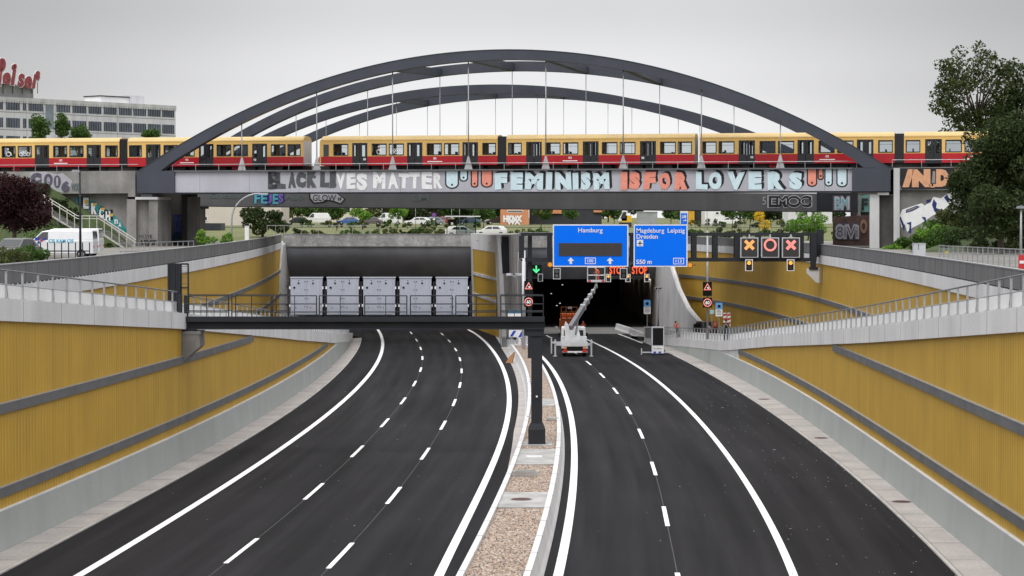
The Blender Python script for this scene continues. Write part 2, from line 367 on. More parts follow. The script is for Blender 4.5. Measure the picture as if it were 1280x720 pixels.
# ------------------------------------------------------------------ traced curves of the motorway (all on the road plane)
def cv(px, deg=5, dz=0.): return curvefit([onroad(u, v, dz) for u, v in px], deg)
c_L1 = cv([(100,720),(213,646.7),(320,585),(426,503),(450.3,481),(466.6,461),(475.7,444.7),(478.7,434.5),(476.7,422.3),(471.6,411)])
c_LR = cv([(550,720),(581,646.7),(612.7,593),(629.3,546.7),(635.3,506.7),(635.6,487),(633,471),(626,455),(617,438.6),(600.6,422.3),(585.4,412)])
c_LA = cv([(303,688),(392,614),(447,564),(481.8,528.4),(503.7,501),(518,479.4),(525.5,462),(528.3,447.5),(526.3,435.5),(520.2,425.2),(514,416.2)])
c_LB = cv([(426,694),(493,619),(531,567),(554.3,531.4),(567.9,503.2),(575,481.3),(576.9,463.6),(574.8,449),(569.8,437),(561.4,426.2),(552.7,417.7)])
c_LE = cv([(13,713),(67,681.7),(133,646.7),(206.7,610),(283,565),(350,523),(408,481.7),(430,461),(440,448.7),(448,434.5),(452.7,422),(450,414.6)])     # asphalt edge
c_LW = cv([(0,691.7),(63,661.7),(133,625),(206.7,590),(290,543),(350,506.7),(386.7,481.7),(415,457),(430,441.6),(437,430.5)], 4)                            # wall base
c_RL = cv([(697,720),(713,646.7),(717,580),(717,546.7),(712.5,513.7),(704.4,487.3),(694,467),(680,448.7),(661,432)], 4)
c_RC = cv([(832,645),(817,585.5),(801.3,542),(785.8,513),(769.4,488.4),(752.7,469.3),(735.7,453.8),(684.9,420.3)], 4)
c_RR = cv([(992,720),(962.4,654),(935.6,607),(909,567),(889,546),(867,518),(842.5,493.4),(818,473),(793.7,456),(767.3,440.6),(747,430.5),(730,422.7),(698,409.7)], 5)
c_RE = cv([(1193,714),(1136,662),(1066,597),(1012.5,550),(952,508),(919,487),(903.4,478),(873,461),(840.5,443.7),(812,430.5),(777.5,418),(761,412)], 4)
c_RW = cv([(1253,720),(1186,667),(1143,630.5),(1093,590),(1032.6,543.5),(979,505),(942,483),(903.4,463),(869,446.7),(834.4,433.5)], 4)
MH = .8
c_ML = cv([(569,720),(596,670),(622.7,616.7),(639.3,576.7),(647.5,548),(657,520),(660,502),(659.4,478.7),(656,462.5),(649,446),(643.5,437)], 4, MH)
c_MR = cv([(661,720),(680,667),(693,606.7),(699,563),(701,530),(696.5,497),(688,472),(676,452),(668,440)], 4, MH)
top_L = lin([(77,8.75),(107,7.3),(134,5.8),(160,4.35),(194,2.6),(231,1.05),(250,.4)])
top_R = lin([(68,8.75),(106,6.67),(155,4.15),(186,2.34),(229,.8),(250,.4)])
def zt(top): return lambda Y: rz(Y) + top(Y)
ztL, ztR = zt(top_L), zt(top_R)
c_OL = curvefit([(-22.4,97),(-21.7,111.6),(-21.9,128),(-22.5,154),(-24.4,213.6),(-26.2,245),(-28.3,275)], 3)
c_OR = curvefit([(21.9,95),(22.5,105),(23.9,128),(26.3,190),(25.4,230),(23.3,255),(19.9,275)], 4)
NEAR = 58.; PORT = 275.
# ---- ground sheets
sheet('road_base', lambda Y: c_OL(Y) - .3, lambda Y: c_OR(Y) + .3, rz, NEAR - 20, 420, concrete, 4, -.03)
sheet('road_left', c_LE, lambda Y: c_ML(Y) - (.0 if Y < 120 else min(.5, (Y - 120) * .02)) , rz, NEAR, 420, asphalt, 3)
sheet('road_right', lambda Y: c_MR(Y) + .1 if Y < 230 else c_MR(230) + .1 + (Y - 230) * -.08, c_RE, rz, NEAR, 420, asphalt, 3)
# gutters between asphalt and wall
def gutter_mat():
    m = M('gutter_concrete', (.4, .37, .35), .85, .14, .5, fvar=.12, fine=7, uv=True)
    return m
gm = gutter_mat()
sheet('gutter_left', c_LW, c_LE, rz, NEAR, 247, gm, 2, .02)
sheet('gutter_right', c_RE, c_RW, rz, NEAR, 238, gm, 2, .02)
sheet('gutter_median', lambda Y: c_ML(Y) - .18 - .45 * min(1, max(0, (Y - 95) / 30)), lambda Y: c_ML(Y) + .02, rz, NEAR, 225, gm, 2, .02)
# thin kerb line beside the gutters (joint)
mb = MB()
for fe, s in ((c_LE, -1), (c_RE, 1)):
    strip(mb, fe, 0., .13 * s, lambda Y: rz(Y) - .01, lambda Y: rz(Y) + .05, NEAR, 238, 3)
    strip(mb, fe, .17 * s, .2 * s, lambda Y: rz(Y), lambda Y: rz(Y) + .026, NEAR, 238, 3, 1)
for fe, fw in ((c_LE, c_LW), (c_RE, c_RW)):
    Y = NEAR
    while Y < 238: a, b = fe(Y), fw(Y); mb.bb((a, Y, rz(Y)), (b, Y + .03, rz(Y) + .027), 1); Y += 4.2
tag(mb.build('kerb_lines', [M('kerb_pale', (.45, .43, .41)), M('joint_dark', (.22, .2, .19))]), kind='structure')
# dark drain lids in the gutters
def onlid(px, fe, fw, group, lab):
    for i, (u, v) in enumerate(px):
        p = onroad(u, v, .03); Y = p.y; m_ = MB(); m_.disc((p.x, Y, rz(Y) + .02), .36, .02, 20, (0, 0, 1)); m_.disc((p.x, Y, rz(Y) + .02), .42, .012, 20, (0, 0, 1), .36, 1)
        tag(m_.build('drain_cover', [M('lid_rust', (.07, .03, .025), .8, .2, 5), concrete_g]), lab[i], 'drain cover', group)
onlid([(1127,627),(1026,547.5),(955,499)], 0, 0, 'round drain covers in the right gutter', ['dark round drain cover nearest the viewer in the right gutter', 'dark round drain cover in the right gutter, middle one of three', 'small dark round drain cover farthest away in the right gutter'])
# ---- small litter and grit on the carriageways
mb = MB(); r_ = np.random.default_rng(11)
for i in range(420):
    Y = 62 + 110 * r_.random() ** 1.3; a, b = ((c_RR(Y), c_RE(Y)) if i % 4 else (c_LE(Y), c_ML(Y))) if i % 9 else (c_RL(Y), c_RR(Y)); x = b - (b - a) * r_.random() ** (1.3 if i % 4 else 1); s = r_.uniform(.01, .028) * (1 + 1.8 * (r_.random() > .96)); c = r_.uniform(0, 6.28)
    mb.add([(x + s * math.cos(c + k * 1.57) * (1 + .6 * (k % 2)), Y + s * math.sin(c + k * 1.57), rz(Y) + .008) for k in range(4)] + [(x, Y, rz(Y) + .03)], [(0, 1, 4), (1, 2, 4), (2, 3, 4), (3, 0, 4)], int(r_.integers(0, 3)))
tag(mb.build('road_grit', [M('grit_pale', (.3, .3, .29)), M('grit_grey', (.12, .115, .11)), M('grit_dark', (.008, .008, .008))], rec=False), 'scattered pale grit and litter on the asphalt', 'grit', kind='stuff')
# ---- ramps
def rampz(zf): return lambda Y: max(zf(Y) - .25, rz(Y) + .006) if Y < 245 else rz(Y) + .006
sheet('ramp_left', lambda Y: c_OL(Y) + .0, lambda Y: (c_LW(Y) - .3) if Y < 245 else c_LE(Y) + .2, rampz(ztL), NEAR, 300, asphalt, 2)
sheet('ramp_right', lambda Y: (c_RW(Y) + .3) if Y < 238 else c_RE(Y) - .2, lambda Y: c_OR(Y), rampz(ztR), NEAR, 300, asphalt, 2)
# ---- markings
mk = MB()
def mline(f, w, Y0, Y1, dz=.006, mi=0):
    R = []
    for Y in stations(Y0, Y1, 2.):
        d = (f(Y + .5) - f(Y - .5)); n = Vector((1, -d, 0)).normalized() * w / 2; x = f(Y)
        R.append([(x - n.x, Y - n.y, rz(Y) + dz), (x + n.x, Y + n.y, rz(Y) + dz)])
    mk.loft(R, False, False, mi)
for f in (c_L1, c_LR): mline(f, .31, NEAR, 310)
mline(c_RL, .32, NEAR, 275)
mline(c_RR, .28, NEAR, 278)
mline(lambda Y: c_RE(Y) - .35, .25, 233, 268)
def dashes(f, px, Y1=330):
    ys = [onroad(u, v).y for u, v in px]
    Y = ys[0] - 36
    L = sorted(ys + [ys[0] - 18, ys[0] - 36] + [max(ys) + 18 * k for k in range(1, 5)])
    for Yc in L: mline(f, .17, Yc - 3.1, Yc + 3.1)
    mline(f, .035, NEAR, 250, .004, 1)
dashes(c_LA, [(303,688),(392,614),(447,564),(481.8,528.4),(503.7,501),(518,479.4),(525.5,462),(528.3,447.5),(526.3,435.5),(520.2,425.2),(514,416.2)])
dashes(c_LB, [(426,694),(493,619),(531,567),(554.3,531.4),(567.9,503.2),(575,481.3),(576.9,463.6),(574.8,449),(569.8,437),(561.4,426.2),(552.7,417.7)])
dashes(c_RC, [(832,645),(817,585.5),(801.3,542),(785.8,513),(769.4,488.4),(752.7,469.3),(735.7,453.8)])
o = mk.build('road_markings', [marking, M('seam_line', (.05, .049, .05), .8)], rec=False); tag(o, kind='structure')
# daylight strip painted as paler asphalt across the right carriageway at the tunnel mouth
mb = MB()
sheet('daylight_strip', lambda Y: c_MR(Y) - 1.5, lambda Y: c_OR(Y) - 2.5, rz, 256, 276, M('asphalt_daylit', (.16, .155, .15), .9, .25, .3), 2, .012)
# ------------------------------------------------------------------ retaining walls along the carriageways
def divider(label, fc, zf, s, Y1, corb_Y=None):
    p = thing('retaining_wall', label, 'wall', (fc(100), 100, rz(100)))
    top = lambda Y: zf(Y)
    cb = lambda Y: max(top(Y) - .78, rz(Y) + .02)
    mb = MB(); strip(mb, fc, 0, s * .75, lambda Y: rz(Y) - .1, lambda Y: min(rz(Y) + 1.38, cb(Y) + .01), NEAR, Y1, 2, 0, lean=s * .08); mb.build('plinth', concrete_p, p)
    mb = MB(); strip(mb, fc, s * .075, s * .3, lambda Y: min(rz(Y) + 1.38, cb(Y)), lambda Y: min(rz(Y) + 1.42, cb(Y) + .01), NEAR, Y1, 2); mb.build('plinth_edge', concrete_w, p)
    Ye = next(Y for Y in stations(100, 240, .5) if cb(Y) < rz(Y) + 1.45)
    Yp = Ye - (14 if s > 0 else 6)
    mb = MB(); strip(mb, fc, s * .22, s * .6, lambda Y: rz(Y) + 1.30, lambda Y: cb(Y), NEAR, Yp, 1.5); mb.build('cladding', yellow, p)
    mb = MB(); strip(mb, fc, s * .14, s * .6, lambda Y: rz(Y) + 1.2, lambda Y: cb(Y) + .01, Yp, Ye, 1.5); mb.build('end_panel', concrete, p)
    mb = MB(); strip(mb, fc, s * .05, s * .62, cb, lambda Y: top(Y), NEAR, Y1, 1.5)
    mb.build('coping', concrete_w, p)
    mb = MB(); Y = NEAR + 1; 
    while Y < Y1 - 8: x = fc(Y); mb.bb((x + s * .046, Y, cb(Y) + .01), (x + s * .1, Y + .03, top(Y) - .01)); Y += 5.2
    mb.build('coping_joints', steel_g, p)
    mb = MB(); strip(mb, fc, s * .62, s * .95, lambda Y: rz(Y) - .1, lambda Y: top(Y) + (.57 if Y < Y1 - 20 else .57 * (Y1 - Y) / 20 + .0), NEAR, Y1, 1.5, 0, lean=s * .06); mb.build('crash_barrier', white_c, p)
    for hb in (2.0, 4.9, 7.8):
        Yb = [Y for Y in stations(NEAR, Yp, 1.) if rz(Y) + hb + .17 < cb(Y)]
        if len(Yb) < 3: continue
        mb = MB(); strip(mb, fc, s * .1, s * .25, lambda Y: rz(Y) + hb - .17, lambda Y: rz(Y) + hb + .17, NEAR, Yb[-1], 2.)
        strip(mb, fc, s * .09, s * .25, lambda Y: rz(Y) + hb + .17, lambda Y: rz(Y) + hb + .2, NEAR, Yb[-1], 2., 1)
        mb.build('horizontal_band', [M('band_grey', (.125, .128, .135), .6, .1, .4, streak=.1), galv], p)
    return p
white_c = M('barrier_white_concrete', (.72, .72, .72), .8, .06, .4, streak=.12)
wl = divider('curved yellow-clad retaining wall left of the left carriageway, with a light railing on top', c_LW, ztL, -1, 246)
wr = divider('curved yellow-clad retaining wall right of the right carriageway, with a light railing on top', c_RW, ztR, 1, 240)
# rounded concrete nose at the far end of each dividing wall is part of it
def outer(label, fc, s, ztop, zpb, zcb, zband, Y0=80, Y1=PORT):
    p = thing('ramp_wall', label, 'wall', (fc(150), 150, rz(150)))
    K = lambda z: (lambda Y: z)
    mb = MB(); strip(mb, fc, s * .1, s * .45, lambda Y: rz(Y) - .2, K(zcb + .01), Y0, Y1, 2); mb.build('cladding', yellow, p)
    mb = MB(); strip(mb, fc, -s * .02, s * .5, K(zcb), K(zpb), Y0, Y1, 2); mb.build('coping', concrete_w, p)
    mb = MB(); strip(mb, fc, s * .05, s * .2, K(zpb + .04), K(ztop), Y0, Y1, 2); strip(mb, fc, s * .02, s * .24, K(ztop), K(ztop + .05), Y0, Y1, 2, 1); mb.build('parapet_panel', [parapet_m, galv], p)
    mb = MB(); Y = Y0 + .4
    while Y < Y1: x = fc(Y); mb.bb((x + s * .045, Y, zpb + .05), (x + s * .06, Y + .02, ztop)); Y += 2.4
    for k in range(int((Y1 - Y0) / .9)): Y = Y0 + k * .9; mb.bb((fc(Y) - s * .0, Y, zpb - .03), (fc(Y) + s * .06, Y + .4, zpb + .06))
    mb.build('panel_joints', steel_bk, p)
    rz_ramp = rampz(ztL if s < 0 else ztR)
    mb = MB(); strip(mb, fc, -s * .35, s * .12, lambda Y: rz(Y) - .1, lambda Y: rz_ramp(Y) + 1.0, Y0, Y1 - 22, 2, 0, s * .1); mb.build('plinth', concrete_p, p)
    for zb in zband:
        mb = MB(); strip(mb, fc, -s * .02, s * .12, K(zb - .17), K(zb + .17), Y0 + 60, Y1 - 2, 2); strip(mb, fc, -s * .03, s * .12, K(zb + .17), K(zb + .2), Y0 + 60, Y1 - 2, 2, 1)
        mb.build('horizontal_band', [M('band_grey', (.14, .14, .145)), galv], p)
    return p
outer('yellow outer wall of the left slip road with a grey metal parapet on top', c_OL, -1, CZ - 2.08, CZ - 3.0, CZ - 3.75, (CZ - 6.45, CZ - 9.2))
outer('yellow outer wall of the right slip road with a grey metal parapet on top', c_OR, 1, CZ - 2.3, CZ - 3.2, CZ - 3.95, (CZ - 7.05, CZ - 9.6))
# ------------------------------------------------------------------ railings on the dividing walls
def railing(label, fc, zf, s, Y0, Y1, top_h=1.):
    p = thing('railing', label, 'railing', (fc(Y0), Y0, zf(Y0)))
    X = lambda Y: fc(Y) + s * .2
    for nm, h, r in (('top_rail', top_h, .035), ('mid_rail', .5, .024)):
        mb = MB(); mb.tube([(X(Y), Y, zf(Y) + h) for Y in stations(Y0, Y1, 1.5)], r, 6); mb.build(nm, steel_g if nm == 'top_rail' else galv, p, True)
    Y = Y0; k = 0
    while Y < Y1:
        mb = MB(); z = zf(Y); mb.box((X(Y), Y, z + top_h / 2), (.075, .06, top_h)); mb.box((X(Y), Y, z + .015), (.16, .2, .04))
        if k % 3 == 1: mb.tube([(X(Y), Y + .05, z + .45), (X(Y), Y + .25, z + .06)], .02, 5)
        mb.build('post', galv, p); Y += 2.05; k += 1
    return p
railing('grey metal railing on the left dividing wall, left of the dark footbridge gantry', c_LW, ztL, -1, 70, 108)
railing('low grey railing on the left dividing wall, seen behind the dark gantry walkway', c_LW, ztL, -1, 110.5, 236, .9)
railing('long grey metal railing on top of the right dividing wall', c_RW, ztR, 1, 63, 230)
# ------------------------------------------------------------------ median: raised gravel strip between two low barriers
c_MC = lambda Y: (c_ML(Y) + c_MR(Y)) / 2
MEND = 214.
md = thing('median_barrier', 'pale concrete barriers enclosing the gravel strip between the two carriageways', 'barrier', (c_MC(100), 100, rz(100)))
for nm, f, s in (('left_side', c_ML, 1), ('right_side', c_MR, -1)):
    mb = MB(); R = []; U = []
    for Y in stations(NEAR, MEND, 2):
        x = f(Y); z = rz(Y); R.append([(x - s * .2, Y, z), (x - s * .1, Y, z + .22), (x, Y, z + MH), (x + s * .2, Y, z + MH), (x + s * .2, Y, z)]); U.append([(0, 0)] * 5)
    mb.loft(R, True, True, 0)
    Y = NEAR + 1.1
    while Y < MEND:
        x = f(Y); mb.bb((x - s * .015, Y, rz(Y) + .3), (x + s * .205, Y + .035, rz(Y) + MH + .006), 1); Y += 4.
    mb.build('barrier_' + nm[:-5], [concrete_w, steel_g], md)
mb = MB(); mb.box((c_MC(MEND), MEND + .1, rz(MEND) + MH / 2), (c_MR(MEND) - c_ML(MEND) - .02, .3, MH)); mb.build('end_wall', concrete_w, md)
g = sheet('gravel', lambda Y: c_ML(Y) + .19, lambda Y: c_MR(Y) - .19, rz, NEAR, MEND, gravel_m, 1., .68); tag(g, 'tan and brown gravel filling the strip between the barriers', 'gravel', kind='stuff')
# loose pebbles
V = []; Fq = []; r = np.random.default_rng(3); mb = MB(); N_ = 5200
Ys = 60 + 75 * r.random(N_) ** 1.5
for Y in Ys:
    a, b = c_ML(Y) + .24, c_MR(Y) - .24; x = a + (b - a) * r.random(); s = r.uniform(.015, .05); z = rz(Y) + .68 + s * .3
    c, d = r.uniform(0, 6.28), r.uniform(.6, 1)
    P = [(x + s * math.cos(c + k * 2.1), Y + s * d * math.sin(c + k * 2.1), z - s * .4) for k in range(3)] + [(x + s * .2 * math.cos(c), Y, z + s * .7)]
    mb.add(P, [(0, 1, 3), (1, 2, 3), (2, 0, 3)], int(r.integers(0, 4)))
o = mb.build('pebbles', [M('pebble_tan', (.42, .3, .22)), M('pebble_pink', (.42, .33, .26)), M('pebble_brown', (.14, .1, .08)), M('pebble_pale', (.58, .52, .46))], rec=False)
tag(o, 'loose pebbles lying on the gravel strip', 'pebbles', kind='stuff')
def slab(name, label, v0, v1, mi=concrete_g, group=None, h=.70, inset=.2, full=True, fr=(0, 1), raise_=0.):
    Y1, Y0 = onroad(640, v0, h).y, onroad(640, v1, h).y; m_ = MB()
    m_.loft([[(c_ML(Y) + inset + (c_MR(Y) - c_ML(Y) - 2 * inset) * fr[0], Y, rz(Y) + h - .1), (c_ML(Y) + inset + (c_MR(Y) - c_ML(Y) - 2 * inset) * fr[1], Y, rz(Y) + h - .1),
              (c_ML(Y) + inset + (c_MR(Y) - c_ML(Y) - 2 * inset) * fr[1], Y, rz(Y) + h + raise_), (c_ML(Y) + inset + (c_MR(Y) - c_ML(Y) - 2 * inset) * fr[0], Y, rz(Y) + h + raise_)] for Y in (Y0, Y1)])
    return tag(m_.build(name, mi), label, 'slab', group), (Y0 + Y1) / 2
SL = M('slab_concrete', (.36, .355, .345), .9, .25, 1.2, fvar=.15)
grp = 'concrete slabs set across the median gravel'
_, Ya = slab('concrete_slab', 'pale concrete slab with a round dark lid, nearest slab across the gravel strip', 616, 635, SL, grp, raise_=.03)
_, Yb = slab('concrete_slab', 'wide pale concrete slab just in front of the gantry column foot', 562, 581, SL, grp, raise_=.03)
_, Yc = slab('concrete_slab', 'narrow pale concrete slab across the gravel behind the gantry column', 499, 507.5, SL, grp, raise_=.03)
mb = MB(); c = Vector((c_MC(Ya) - .1, Ya, rz(Ya) + .73)); mb.disc(c, .38, .02, 24, (0, 0, 1)); mb.disc(c, .45, .01, 24, (0, 0, 1), .38, 1)
tag(mb.build('manhole_cover', [MATS['lid_rust'], concrete_g]), 'dark reddish round manhole cover set in the nearest median slab', 'manhole cover')
mb = MB(); mb.box((c_MC(Yb) - .12, Yb - .15, rz(Yb) + .745), (.75, .35, .03)); tag(mb.build('access_plate', white), 'small white rectangular plate on the slab before the gantry column', 'plate')
mb = MB(); Y = onroad(640, 593, .75).y; mb.box((c_MC(Y) - .25, Y, rz(Y) + .8), (1.05, .55, .22)); mb.box((c_MC(Y) - .25, Y, rz(Y) + .92), (.85, .4, .03), mi=1)
tag(mb.build('drain_box', [SL, concrete_g]), 'small raised concrete drain box on the gravel between two slabs', 'drain box')
for v, fr in ((522, (.0, .35)), (524, (.62, 1.)), (478, (.0, .3))):
    Y = onroad(640, v, .75).y; a, b = c_ML(Y) + .1, c_MR(Y) - .1; m_ = MB(); m_.box((a + (b - a) * sum(fr) / 2, Y, rz(Y) + .78), ((b - a) * (fr[1] - fr[0]), .3, .14))
    tag(m_.build('concrete_block', SL), {522: 'small concrete block on the gravel left of the gantry column', 524: 'small concrete block on the gravel right of the gantry column', 478: 'small concrete block on the gravel farther behind the gantry column, by the left barrier'}[v], 'block', 'small concrete blocks on the median gravel')
# ------------------------------------------------------------------ street-level terrain around the cutting
def poly_sheet(name, pts, mat, **k):
    m_ = MB(); m_.add(pts, [tuple(range(len(pts)))]); return tag(m_.build(name, mat, rec=False), kind='structure', **k)
def gside(name, fc, s, mat):
    m_ = MB(); R = [[(fc(Y) + s * .4, Y, -.02), (s * 45, Y, -.02), (s * 120, Y, -.02), (s * 2500, Y, -.02)] for Y in stations(-60, PORT, 8)]
    m_.loft(R, False, False); tag(m_.build(name, mat, rec=False), kind='structure')
gside('ground_left', c_OL, -1, soil_m); gside('ground_right', c_OR, 1, soil_m)
m_ = MB(); m_.loft([[(x, Y, .0 if Y < 300 else .0) for x in (-2500, -120, -40, 40, 120, 2500)] for Y in (PORT, 300, 360, 500, 1200, 5000)], False, False); tag(m_.build('ground_behind', dry_m, rec=False), kind='structure')
# rail under the camera-side road is out of view; close the pit sides near the camera with the wall meshes above
# ------------------------------------------------------------------ tunnel portals
def X(u, Y): return (u - 640) / F * Y
def Z(v, Y): return CZ - (v - HOR) / F * Y
def portal(label, uL, uR, vpt, vpb, vlip, Yp=PORT, depth=110, dark=lintel_m):
    xl, xr = X(uL, Yp), X(uR, Yp); zt_, zb, zl = Z(vpt, Yp), Z(vpb, Yp), Z(vlip, Yp + 4)
    p = thing('tunnel_portal', label, 'tunnel portal', ((xl + xr) / 2, Yp, rz(Yp)))
    m_ = MB(); m_.bb((xl - .4, Yp, zb), (xr + .4, Yp + .6, zt_)); m_.bb((xl - .4, Yp - .06, zt_), (xr + .4, Yp + .7, zt_ + .06)); m_.build('parapet', concrete_par, p)
    R = []
    for k in range(9):
        a = k / 8; y = Yp + .3 + 4.2 * a ** 1.8; z = zb + (zl - zb) * a; R.append([(xl, y, z), (xr, y, z)])
    m_ = MB(); m_.loft(R, False, False); m_.bb((xl, Yp + 4.5, zl), (xr, Yp + 5.5, zl + 1.2)); m_.build('lintel_hood', dark, p, True)
    zr = rz(Yp) - 2.2; m_ = MB()
    m_.bb((xl - .8, Yp + .4, zr), (xl, Yp + depth, zb)); m_.bb((xr, Yp + .4, zr), (xr + .8, Yp + depth, zb)); m_.build('side_walls', tunnel_m, p)
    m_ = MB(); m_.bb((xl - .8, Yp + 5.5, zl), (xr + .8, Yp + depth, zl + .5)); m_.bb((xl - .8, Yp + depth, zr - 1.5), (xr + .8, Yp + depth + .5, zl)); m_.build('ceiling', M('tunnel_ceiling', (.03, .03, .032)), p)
    return p, xl, xr, zb, zl
pl_, xl, xr, zb, zl = portal('wide left tunnel mouth with a pale concrete parapet and dark hood above it', 357.5, 590.5, 293, 308, 346)
pr_, xl2, xr2, zb2, zl2 = portal('right tunnel mouth behind the blue signs with a dark hood and dark interior', 652, 821, 291, 309.5, 349)
# wing walls: sloping concrete edges either side of the mouths
def wing(px_top, A, B, label, th, s, p):
    pts = []
    A = Vector(A); B = Vector(B)
    def pt(u, v):
        # intersection of pixel ray with the vertical plane through A and B
        d = ray(u, v); n = Vector((-(B.y - A.y), B.x - A.x, 0)); t = n.dot(Vector((A.x, A.y, CZ)) - Vector((0, 0, CZ))) / n.dot(d); return Vector((d.x * t, d.y * t, CZ + d.z * t))
    P = [pt(u, v) for u, v in px_top]
    P = [Vector((A.x, A.y, rz(A.y) - .2)), Vector((A.x, A.y, P[0].z))] + P[1:]; P.append(Vector((P[-1].x, P[-1].y, rz(A.y) - .2)))
    m_ = MB(); m_.ext(P, (s * th, 0, 0)); m_.build('wing_wall', concrete, p)
    m_ = MB(); m_.tube([q + Vector((s * th / 2, -.05, 0)) for q in P[1:-1]], th * .42, 6); m_.build('wing_edge', concrete_w, p)
wing([(821,309.5),(832,311),(838,335),(846,360),(858,385),(872,402),(884,411)], (xr2, 275, 0), (21.5, 246, 0), '', .55, 1, pr_)
wing([(357.5,305),(354,306),(352,330),(347.5,360),(344,385),(340,402),(338,410)], (xl, 275, 0), (-28.2, 258, 0), '', .5, -1, pl_)
for nm_, a_, b__ in (('left', xl, xr), ('right', xl2, xr2)): sheet('tunnel_road_' + nm_, lambda Y: a_ - .4, lambda Y: b__ + .4, rz, PORT - 6, PORT + 111, asphalt, 4, -.008)
# small lamps inside the right tunnel
for k, (u, v) in enumerate(((703,356),(700,379),(696,382),(708,391),(721,396),(689,367))):
    p = at(u, v, 340); m_ = MB(); m_.box(p, (.22, .1, .1)); m_.bb((p.x - .02, p.y - .02, p.z), (p.x + .02, p.y + .02, zl2 + .2), 1)
    tag(m_.build('tunnel_lamp', [led_white, steel_bk]), 'tiny pale lamp glowing inside the dark right tunnel', 'lamp', 'tiny lamps inside the right tunnel')
for k in range(7):  # strip lamps added to brighten the dark tunnel interior
    y = PORT + 12 + k * 13
    m_ = MB(); m_.bb((xr2 - .35, y, zl2 - .25), (xr2 - .12, y + 1.4, zl2 - .1)); m_.bb((xr2 - .3, y + .6, zl2 - .1), (xr2 - .2, y + .7, zl2 + .05), 1); tag(m_.build('tunnel_lamp', [EM('lamp_tunnel_fill', (.95, .85, .7), 7.), steel_bk]), 'added strip lamp that brightens the right tunnel, in a row along its ceiling edge', 'lamp', 'added strip lamps in the right tunnel')
# ---- wedge wall between the two portals
wd = thing('wedge_wall', 'tall wedge-shaped wall with a yellow panel standing between the two tunnel mouths', 'wall', (-2, 258, rz(258)))
A = Vector((xr, 275.3, 0)); B = Vector((X(625.5, 244), 244, 0)); Cc = Vector((X(636, 244.5), 244.5, 0)); D = Vector((xl2, 275.3, 0)); zr = rz(250) - .4
ztop = Z(291.5, 275)
Bb = B + Vector((.6, -1.0, 0)); Cb = Cc + Vector((.25, -1.0, 0))
m_ = MB(); m_.hexa([(A.x + .35, A.y, zr), (Bb.x, Bb.y, zr), (Cb.x, Cb.y, zr), (D.x, D.y, zr), (A.x + .1, A.y, ztop), (B.x, B.y, ztop), (Cc.x, Cc.y, ztop), (D.x, D.y, ztop)]); m_.build('core', concrete_g, wd)
def wf(a, t, z0b):                                    # point on the left face at fraction a (0 far, 1 near), height z
    k = (t - zr) / (ztop - zr); p0 = Vector((A.x + .35 - .25 * k, A.y, t)); q = Bb.lerp(B, k); q.z = t; p = p0.lerp(q, a); n = Vector((-(q - p0).y, (q - p0).x, 0)).normalized(); n = n if n.x < 0 else -n; return p + n * z0b
def face(nm, a0, a1, z0, z1, off, mat, sl=0.):
    m_ = MB(); P = [wf(a0, z0, off), wf(a1, z0, off), wf(a1, z1, off), wf(a0, z1, off)]; Q = [wf(a0, z0, -.1), wf(a1, z0, -.1), wf(a1, z1, -.1), wf(a0, z1, -.1)]
    uv = [(p.y, p.z) for p in Q + P]; m_.hexa([Q[0], Q[1], P[1], P[0], Q[3], Q[2], P[2], P[3]], 0, [uv[0], uv[1], uv[5], uv[4], uv[3], uv[2], uv[6], uv[7]]); m_.build(nm, mat, wd)
face('upper_concrete', 0, 1, Z(311, 275), ztop + .01, .36, concrete_w)
face('cladding', .07, .9, zr, Z(311, 275) - .01, .3, yellow)
face('end_strip', .9, 1, zr, Z(311, 275) - .02, .34, concrete_w); face('end_strip', 0, .07, zr, Z(311, 275) - .02, .34, concrete)
for zb_ in (CZ - 6.8, CZ - 9.3): face('horizontal_band', .06, .92, zb_ - .16, zb_ + .18, .4, concrete)
m_ = MB(); m_.hexa([Bb + Vector((.02, -.03, zr + 7.6)) + (B - Bb) * .6, Cb + Vector((-.02, -.03, zr + 7.6)) + (Cc - Cb) * .6, Cc + Vector((0, .1, zr + 7.6)), B + Vector((0, .1, zr + 7.6)),
                    B + Vector((.02, -.03, ztop - .15)), Cc + Vector((-.02, -.03, ztop - .15)), Cc + Vector((0, .1, ztop - .15)), B + Vector((0, .1, ztop - .15))]); m_.build('dark_end_face', steel_bk, wd)
for a in (.28, .72):
    m_ = MB(); q = wf(a, Z(301 + a * 2, 260), .38); m_.bar(q, q + Vector((1.3 * .6, -1.2, -.25)), .1, .1); m_.build('lamp_arm', steel_bk, wd)
# ------------------------------------------------------------------ railway bridge in front (local frame: s along, off = depth, z)
Zb = lambda u, v, off=0: br(u, v, off).z
def pxp(px, off=0.): return [br(u, v, off) for u, v in px]
def polyfit_px(px, off, deg):
    P = [br(u, v, off) for u, v in px]; s = np.array([bs(p) for p in P]); z = np.array([p.z for p in P]); m, h = (s.max() + s.min()) / 2, (s.max() - s.min()) / 2
    c = np.polynomial.polynomial.polyfit((s - m) / h, z, deg); return (lambda q: float(np.polynomial.polynomial.polyval((q - m) / h, c))), s.min(), s.max()
ao, as0, as1 = polyfit_px([(172.5,212.5),(202.5,196),(227.5,181),(260,162.5),(310,135),(360,113.7),(410,95),(480,79.5),(533.7,70),(580,66),(640,63.5),(700,65.5),(774,73.5),(860,93),(910,109.5),(960,130),(1010,155),(1060,182.5),(1112,207.5)], 0, 4)
ai, ai0, ai1 = polyfit_px([(209,205),(235,190),(260,177.5),(310,150),(360,127.5),(410,108.7),(440,100.8),(487,89.8),(533.7,82),(580.6,77),(640,75),(727.5,81),(774,86.7),(840,100.8),(860,105.5),(910,122.5),(960,142.5),(1005,167.5),(1072,202)], 0, 4)
DK = CZ + 4.72                                            # top of the girders
